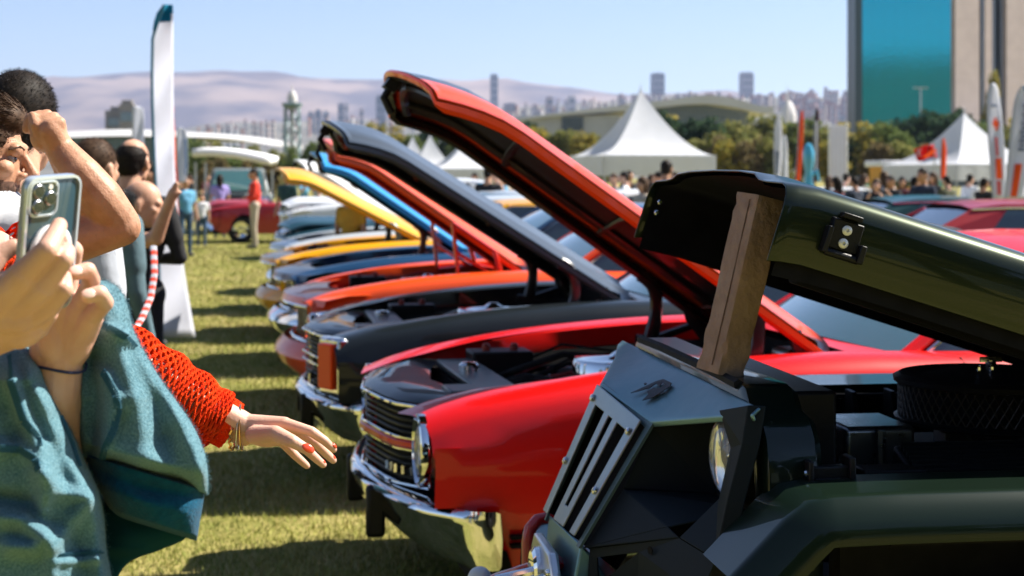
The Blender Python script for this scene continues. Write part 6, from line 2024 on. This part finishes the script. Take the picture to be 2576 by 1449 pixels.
for (k, x_, y_, D) in [('yellow', 2170, 298, 120), ('olive', 2210, 305, 120), ('green', 2245, 312, 110), ('dark', 2300, 282, 130), ('dark', 2345, 275, 135), ('dark', 2390, 278, 135), ('green', 2270, 320, 105), ('dark', 2430, 290, 130), ('rust', 2205, 350, 100), ('olive', 2260, 350, 100), ('green', 2470, 300, 120), ('yellow', 2495, 165, 190), ('yellow', 2560, 280, 120), ('olive', 2530, 320, 110), ('dark', 2150, 350, 120), ('rust', 2330, 355, 95)]:
    put_tree(k, x_, y_, D, 1.2 if y_ > 200 else .35, W4, int(x_))

W5 = 'added behind the camera to darken reflections'
for i in range(16):  # unseen row, added so the car paint mirrors something dark
    xx = -42 + i * 4.6
    kd = ['dark', 'green', 'dark', 'olive'][i % 4]
    p = protos[kd][i % 2]
    k = 1.7 + .5 * math.sin(i * 2.3)
    copy_tree(p, loc=(xx, -20 - 4 * math.sin(i * 1.7), 0), rotz=i * 1.1, scale=(k * 1.7, k * 1.7, k), label=p['label'].split(' tree')[0] + ' tree ' + W5)
# ================================================================ buildings
CONC = mat('hall_concrete', (.34, .35, .36), rough=.8, var=.08, var_scale=.2); HALLW = mat('hall_white', (.50, .50, .50), rough=.6, var=.05, var_scale=.1); HGLASS = mat('hall_glass', (.06, .11, .13), rough=.15, coat=.6)
def strip_hall(name, label, D, top, bot, depth, m, extra):
    cx = at(top[0][0], PY0, D)
    t = thing(name, label, 'building', (cx.x, D, 0))
    n = 30
    x0, x1 = top[0][0], top[-1][0]
    rows = []
    for i in range(n + 1):
        x_ = x0 + (x1 - x0) * i / n
        a = at(x_, sint(x_, top), D); c = at(x_, sint(x_, bot), D)
        rows.append([c, a, a + Vector((0, depth, depth * .015)), c + Vector((0, depth, 0))]) if depth > 50 else rows.append([c, a + Vector((0, 4, 0)), a + Vector((0, depth, depth * .015)), c + Vector((0, depth, 0))])
    b = MB(); b.loft(rows); b.build('roof', m, t, world=True, smooth=25)
    extra(t, D)
    return t
def ex1(t, D):
    b = MB(); a, c = at(1300, 300, D), at(1560, 300, D)
    b.box(((a.x + c.x) / 2, D + 12, 9), (c.x - a.x, 20, 19)); b.build('wall', CONC, t, world=True)
    a, c = at(1414, 294, D), at(1468, 330, D)
    b = MB(); b.box(((a.x + c.x) / 2, D + 1.8, (a.z + c.z) / 2), (c.x - a.x, .8, a.z - c.z)); b.build('gate_opening', M_DARKGLASS, t, world=True)
    for k in range(24):
        xx0 = 1640 + k * 10.5
        a = at(xx0, 262 + max(0, xx0 - 1780) * .16, D); c = at(xx0 + 9, 380, D)
        b = MB(); b.box(((a.x + c.x) / 2, D + 6, (a.z + 0) / 2), (c.x - a.x, .4, a.z)); b.build('glass_pane', HGLASS, t, world=True)
        b = MB(); b.box((a.x - .06, D + 5.6, a.z / 2), (.22, .5, a.z)); b.build('mullion', CONC, t, world=True)
strip_hall('exhibition_hall', 'exhibition hall with a long wave shaped pale roof', 430, [(1290, 300), (1384, 286), (1560, 265), (1677, 251), (1780, 239), (1853, 248), (1911, 266), (1947, 267)],
           [(1290, 306), (1384, 293), (1560, 279), (1648, 271), (1750, 261), (1823, 265), (1882, 277), (1920, 286), (1947, 285)], 60, HALLW, ex1)
def ex2(t, D):
    for k in range(26):
        a = at(120 + k * 14, 344, D); c = at(133 + k * 14, 400, D)
        b = MB(); b.box(((a.x + c.x) / 2, D + 5, a.z / 2 + .0), (c.x - a.x, .4, a.z)); b.build('glass_pane', HGLASS, t, world=True)
strip_hall('long_hall', 'long low hall with a curved white roof behind the crowd', 300, [(60, 340), (170, 329), (300, 324), (420, 328), (520, 335), (600, 345), (690, 362)], [(60, 350), (170, 346), (300, 342), (420, 344), (520, 346), (600, 352), (690, 366)], 40, HALLW, ex2)

def tower_block(label, D, x0, x1, ytop, m, name='tower_block', group='far apartment towers', bands=True, depth=None, base=0.0, rot=.18):
    a, c = at(x0, ytop, D), at(x1, ytop, D)
    w = c.x - a.x; h = a.z - base
    t = thing(name, label, 'building', ((a.x + c.x) / 2, D, base), rot, group)
    dpt = depth or w * .8
    b = MB(); b.box((0, dpt / 2, h / 2), (w, dpt, h)); b.build('wall', m, t)
    b = MB(); b.box((0, dpt / 2, h + .6), (w * .7, dpt * .7, 2.4)); b.build('roof_house', m, t)
    if bands:
        n = max(3, int(h / 14))
        for k in range(n):
            b = MB(); b.box((0, -.3, h * (k + .5) / n), (w * .8, .5, h / n * .35)); b.build('window_band', HGLASS, t)
    return t
TB = mat('tower_blue', (.17, .21, .24), rough=.5); TG = mat('tower_grey', (.30, .31, .33), rough=.7); TPK = mat('tower_pink', (.48, .40, .37), rough=.8); TW = mat('tower_pale', (.55, .53, .52), rough=.8)
def hillz(pxx, D):
    return max(0.0, CAM_H + (PY0 - (sint(pxx, HILL2) + 4)) / FPX * D)
HILL2 = [(-400, 340), (300, 338), (450, 326), (700, 308), (1000, 296), (1300, 272), (1560, 252), (1800, 250), (2000, 246), (2150, 242), (2600, 250), (3200, 260)]
tower_block('slim lone dark tower on the ridge behind the orange hood', 3300, 1235, 1253, 188, TB)
tower_block('dark tower to one side above the big white tent', 3300, 1642, 1673, 185, TB)
tower_block('grey tower above the end of the wave roof', 3300, 1866, 1897, 183, TG)
tower_block('dark tower block behind the black hood tip', 2600, 947, 971, 242, TB)
for (x0, x1, y_, m, lb) in [(775, 790, 283, TG, 'grey slab in the cluster behind the lattice tower'), (793, 808, 278, TB, 'dark slab in the cluster behind the lattice tower'), (812, 828, 281, TW, 'pale slab in the cluster behind the lattice tower'),
                          (850, 866, 262, TG, 'taller grey slab beyond the lattice tower'), (868, 876, 262, TW, 'thin pale slab beyond the lattice tower'), (905, 914, 275, TPK, 'thin pink tower short of the dark one'),
                          (1270, 1300, 262, TB, 'broad dark block beside the lone slim tower'), (1375, 1392, 245, TPK, 'pink block on the ridge before the purple hill'), (1430, 1448, 243, TW, 'pale block on the ridge before the purple hill')]:
    tower_block(lb, 2600, x0, x1, y_, m)
tower_block('old dark brown block with a higher middle on the low horizon', 700, 265, 340, 278, mat('old_block', (.16, .15, .13), rough=.9), name='old_block', rot=.05)
tower_block('higher part of the old dark block', 690, 300, 336, 262, mat('old_block2', (.20, .18, .155), rough=.9), name='old_block', rot=.05)
rb = random.Random(9)
HM = [TPK, TW, TG, mat('house_cream', (.50, .44, .38), rough=.8), mat('house_brick', (.36, .22, .17), rough=.85)]
HL = ['pink', 'white', 'grey', 'cream', 'brick red']
hp0 = {}
for i in range(270):
    if i < 80:
        x_ = rb.uniform(1960, 2150); y_ = rb.uniform(236, 296); sc_ = 1.0
    elif i < 120:
        x_ = rb.uniform(1560, 1990); y_ = rb.uniform(244, 262); sc_ = .8
    elif i < 240:
        x_ = rb.uniform(440, 1600); y_ = rb.uniform(0, 1); y_ = sint(x_, HILL2) + rb.uniform(-2, 22); sc_ = .58
    else:
        x_ = rb.uniform(1560, 2150); y_ = sint(x_, HILL2) + rb.uniform(-6, 10); sc_ = .9
    D = 2900 - (y_ - 236) * 12
    v = rb.randrange(5)
    a = at(x_, y_, D)
    wpx = rb.uniform(6, 13) * sc_; hpx = rb.uniform(7, 17) * sc_
    w = wpx / FPX * D; h = hpx / FPX * D
    zone = min(((500, 'beyond the long hall roof'), (735, 'behind the lattice tower'), (850, 'among the slab cluster'), (958, 'by the dark tower block'), (1120, 'on the slope before the lone slim tower'), (1243, 'by the lone slim tower'), (1400, 'on the ridge before the mauve hill'),
                (1657, 'by the dark tower over the big tent'), (1880, 'by the grey tower over the wave roof'), (1981, 'around the domed mosque'), (2060, 'on the dense slope beside the mosque'), (2130, 'on the dense slope beside the glass tower')), key=lambda q: abs(q[0] - x_))[1]
    lb = '%s%s apartment house %s' % ('tall ' if hpx > 12.5 else ('squat ' if hpx < 8 else ''), HL[v], zone)
    if v not in hp0:
        t = thing('apartment_house', lb, 'building', (a.x, D, a.z - 10 - 10), .2, 'houses of the hillside city')
        b = MB(); b.box((0, 0, 10), (10, 10, 20)); b.build('wall', HM[v], t)
        b = MB(); b.box((0, 0, 20.6), (10.6, 10.6, 1.2)); b.build('roof', mat('roof_tile', (.30, .13, .09), rough=.9), t)
        for k in range(3):
            b = MB(); b.box((0, -5.1, 4 + k * 6), (8, .4, 2.4)); b.build('window_band', HGLASS, t)
        hp0[v] = t
        t.scale = (w / 10, w / 10, (h + 20) / 20)
    else:
        copy_tree(hp0[v], loc=(a.x, D, a.z - 20), rotz=rb.uniform(-.5, .5), scale=(w / 10, w / 10, (h + 20) / 20), label=lb)
def dome():
    D = 1500
    c = at(1981, 300, D)
    t = thing('mosque', 'pale domed mosque with a thin minaret', 'mosque', (c.x, D, 0))
    r_ = 22 / FPX * D
    b = MB(); b.lathe([(r_, 0), (r_, c.z), (r_ * 1.02, c.z + r_ * .3), (r_ * .85, c.z + r_ * 1.2), (r_ * .5, c.z + r_ * 1.9), (.3, c.z + r_ * 2.3)], (0, 0, 0), n=20); b.build('dome', TW, t)
    b = MB(); b.lathe([(1.4, 0), (1.2, at(0, 245, D).z), (.1, at(0, 215, D).z)], (-1.5, -r_, 0), n=8); b.build('minaret', TW, t)
dome()
# ---- lattice tower
def lattice():
    D = 250
    c = at(735, 300, D)
    t = thing('lattice_tower', 'steel lattice tower with a round platform and pale dome', 'tower', (c.x, D, 0))
    MT = mat('tower_steel', (.13, .20, .22), rough=.5, metal=.3)
    zt = at(0, 268, D).z
    hw = 1.05
    for (sx, sy) in ((1, 1), (1, -1), (-1, 1), (-1, -1)):
        b = MB(); b.tube([(sx * hw * 1.15, sy * hw * 1.15, 0), (sx * hw, sy * hw, zt)], .13, n=6); b.build('leg', MT, t)
    n = 6
    for k in range(n):
        z0, z1 = zt * k / n, zt * (k + 1) / n
        for q in range(4):
            m_ = Matrix.Rotation(q * math.pi / 2, 3, 'Z')
            b = MB(); b.tube([m_ @ Vector((-hw, -hw, z0)), m_ @ Vector((hw, -hw, z1))], .06, n=5); b.build('brace', MT, t)
            b = MB(); b.tube([m_ @ Vector((hw, -hw, z0)), m_ @ Vector((-hw, -hw, z1))], .06, n=5); b.build('brace', MT, t)
            b = MB(); b.tube([m_ @ Vector((-hw, -hw, z1)), m_ @ Vector((hw, -hw, z1))], .07, n=5); b.build('ring_beam', MT, t)
    b = MB(); b.lathe([(.35, 0), (.35, zt)], (0, 0, 0), n=10); b.build('core', TG, t)
    b = MB(); b.lathe([(1.0, zt - .3), (1.6, zt + .1), (1.65, zt + .5), (1.2, zt + .6)], (0, 0, 0), n=20); b.build('platform', MT, t)
    b = MB(); b.lathe([(.75, zt + .5), (.8, zt + 1.4), (.62, zt + 2.0), (.35, zt + 2.4), (.1, zt + 2.7), (.04, zt + 3.6)], (0, 0, 0), n=18); b.build('dome', TW, t)
lattice()
# ---- glass tower
def glass_tower():
    D = 250
    def X_(p): return at(p, PY0, D).x
    t = thing('office_tower', 'tall office tower with a teal glass face and pale stone piers', 'building', (X_(2150), D, 0))
    H = 62
    GL = bpy.data.materials.new('curtain_glass'); GL.use_nodes = True
    nt = GL.node_tree; bs = nt.nodes['Principled BSDF']
    bs.inputs['Base Color'].default_value = (.03, .40, .48, 1); bs.inputs['Roughness'].default_value = .05; bs.inputs['Metallic'].default_value = .88; bs.inputs['Coat Weight'].default_value = .0
    tc = nt.nodes.new('ShaderNodeTexCoord'); nz = nt.nodes.new('ShaderNodeTexNoise'); nz.inputs['Scale'].default_value = 2.4; nt.links.new(tc.outputs['Object'], nz.inputs['Vector'])
    bp = nt.nodes.new('ShaderNodeBump'); bp.inputs['Strength'].default_value = .25; bp.inputs['Distance'].default_value = .018; nt.links.new(nz.outputs[0], bp.inputs['Height']); nt.links.new(bp.outputs[0], bs.inputs['Normal'])
    b = MB(); b.box(((X_(2148) + X_(2400)) / 2, D + 3.4, H / 2), (X_(2400) - X_(2152), 4.4, H)); b.build('core_wall', mat('tower_dark', (.03, .05, .06), rough=.4), t, world=True)
    ny, nx = 15, 8
    x0, x1 = X_(2170), X_(2398)
    for i in range(nx):
        for j in range(ny):
            w = (x1 - x0) / nx; h = H / ny
            b = MB(); b.box((x0 + w * (i + .5), D + .85, h * (j + .5)), (w - .012, .2, h - .02)); b.build('glass_pane', GL, t, world=True)
    b = MB(); b.box(((X_(2150) + X_(2168)) / 2, D + .5, H / 2), (X_(2168) - X_(2150), 1.6, H)); b.build('corner_column', mat('column_dark', (.035, .065, .08), rough=.35), t, world=True)
    ST = mat('stone_pale', (.40, .33, .31), rough=.85, var=.06, var_scale=.5)
    wg = R(32)
    o_ = Vector((X_(2403), D, 0)); ex = Vector((math.cos(wg), math.sin(wg), 0)); Rw = Matrix.Rotation(wg, 3, 'Z')
    def wx(p):   # distance along the wing that is seen at column p
        u = (p - PX0) / FPX
        return (u * D - o_.x) / (ex.x - u * ex.y)
    for (a, c, dd) in ((2403, 2464, 0.0), (2532, 2640, 0.0), (2484, 2502, .5)):
        for j in range(12):
            w0, w1 = wx(a), wx(c)
            b = MB(); b.box(o_ + ex * (w0 + w1) / 2 + Rw @ Vector((0, 1 + dd, 0)) + Vector((0, 0, 9.3 + 4.4 * (j + .5))), (w1 - w0, 2, 4.385), rot=Rw); b.build('stone_panel', ST, t, world=True)
    w0, w1 = wx(2403), wx(2640)
    b = MB(); b.box(o_ + ex * (w0 + w1) / 2 + Rw @ Vector((0, 4, 0)) + Vector((0, 0, H / 2)), (w1 - w0, 4, H), rot=Rw); b.build('recess_wall', mat('recess_dark', (.06, .09, .10), rough=.5), t, world=True)
    for a in (2468, 2478, 2506, 2526):
        b = MB(); b.box(o_ + ex * wx(a) + Rw @ Vector((0, 1, 0)) + Vector((0, 0, H / 2)), (.18, 1, H), rot=Rw); b.build('mullion', M_STEEL, t, world=True)
    b = MB(); b.box(((X_(2320) + X_(2640)) / 2, D - 2, 9.0), (X_(2640) - X_(2320), 6, .9)); b.build('entrance_canopy', CONC, t, world=True)
    l = thing('lamp_post', 'thin lamp post before the glass tower', 'lamp post', (at(2316, 440, 180).x, 180, 0))
    b = MB(); b.tube([(0, 0, 0), (0, 0, at(0, 222, 180).z)], .09, n=8); b.build('post', M_STEEL, l)
    b = MB(); b.box((0, 0, at(0, 221, 180).z), (1.6, .4, .15)); b.build('lamp_head', M_STEEL, l)
glass_tower()

# ================================================================ hills
def hills(name, ridge, D0, D1, D2, m, seed, amp):
    rs = np.random.RandomState(seed)
    ph = rs.rand(12) * 6.28
    rows = []
    for j in range(40):
        v = j / 39
        D = D0 + (D2 - D0) * v
        row = []
        for i in range(270):
            p = -1100 + 4600 * i / 149
            zr = CAM_H + (PY0 - sint(p, ridge)) / FPX * D1
            f = min(1, (D - D0) / (D1 - D0)); f = f * f * (3 - 2 * f)
            if D > D1: f = 1 - .25 * (D - D1) / (D2 - D1)
            nz = sum(math.sin(p * .011 * (k + 1) + v * (7 + 5 * k) + ph[k]) / (k + 1) for k in range(8)) * amp * min(1, v * 2) * (0 if D > D1 * .97 and D < D1 * 1.03 else 1)
            row.append(Vector(((p - PX0) / FPX * D, D, max(-3, zr * f + nz * f - 3))))
        rows.append(row)
    b = MB(); b.grid(rows)
    o = b.build(name, m, smooth=60)
    tag(o, 'bare brown hills behind the city' if seed == 1 else 'low slope that carries the far city', None, kind='structure')
hm = mat('hill_soil', (.055, .05, .06), rough=1.0, col2=(.25, .19, .155), var_scale=.003, detail=10, fac=(.40, .62))
hm2 = mat('slope_soil', (.07, .075, .06), rough=1.0, col2=(.16, .15, .12), var_scale=.006, detail=8)
hills('hills', [(-1100, 260), (-300, 225), (110, 205), (250, 190), (385, 181), (470, 183), (560, 178), (640, 186), (700, 192), (830, 199), (950, 201), (1080, 199), (1180, 205), (1330, 211), (1450, 222), (1560, 238), (1680, 236), (1770, 234), (1850, 240), (1990, 246), (2200, 250), (3500, 262)], 4200, 6800, 8200, hm, 1, 9)
hills('terrain', HILL2, 1500, 3400, 4000, hm2, 2, 5)
def added_rear_hills():  # unseen slope, added for dark reflections in tower glass and car paint
    rows = []
    for j in range(24):
        y = -240 - j * 40
        row = []
        for i in range(70):
            x_ = -2400 + i * 70
            f = min(1, j / 9.0); f = f * f * (3 - 2 * f)
            h = 62 + 14 * math.sin(x_ * .006) + 9 * math.sin(x_ * .017 + j) + 6 * math.sin(x_ * .041 + j * 1.7)
            row.append(Vector((x_, y, h * f - 2)))
        rows.append(row)
    b = MB(); b.grid(rows[::-1]); o = b.build('hills', mat('reflected_slope', (.03, .05, .03), rough=1.0, col2=(.08, .10, .06), var_scale=.05, detail=8), smooth=60)
    tag(o, 'wooded slope added behind the camera for reflections', None, kind='structure')
added_rear_hills()
# ================================================================ haze
hz = MB(); hz.box((0, 3500, 299), (14000, 10400, 602))
ho = hz.build('haze', [], smooth=0) if False else None
me = bpy.data.meshes.new('haze'); me.from_pydata(hz.v, [], hz.f)
ho = bpy.data.objects.new('haze', me); C.objects.link(ho)
hmats = bpy.data.materials.new('haze_air'); hmats.use_nodes = True
nt = hmats.node_tree
for n in list(nt.nodes): nt.nodes.remove(n)
out = nt.nodes.new('ShaderNodeOutputMaterial'); pv = nt.nodes.new('ShaderNodeVolumePrincipled')
pv.inputs['Color'].default_value = (.56, .64, .95, 1); pv.inputs['Density'].default_value = 0.95e-4; pv.inputs['Anisotropy'].default_value = 0.2
nt.links.new(pv.outputs[0], out.inputs['Volume'])
me.materials.append(hmats)
tag(ho, 'pale blue haze over the city and hills', 'haze', kind='stuff')
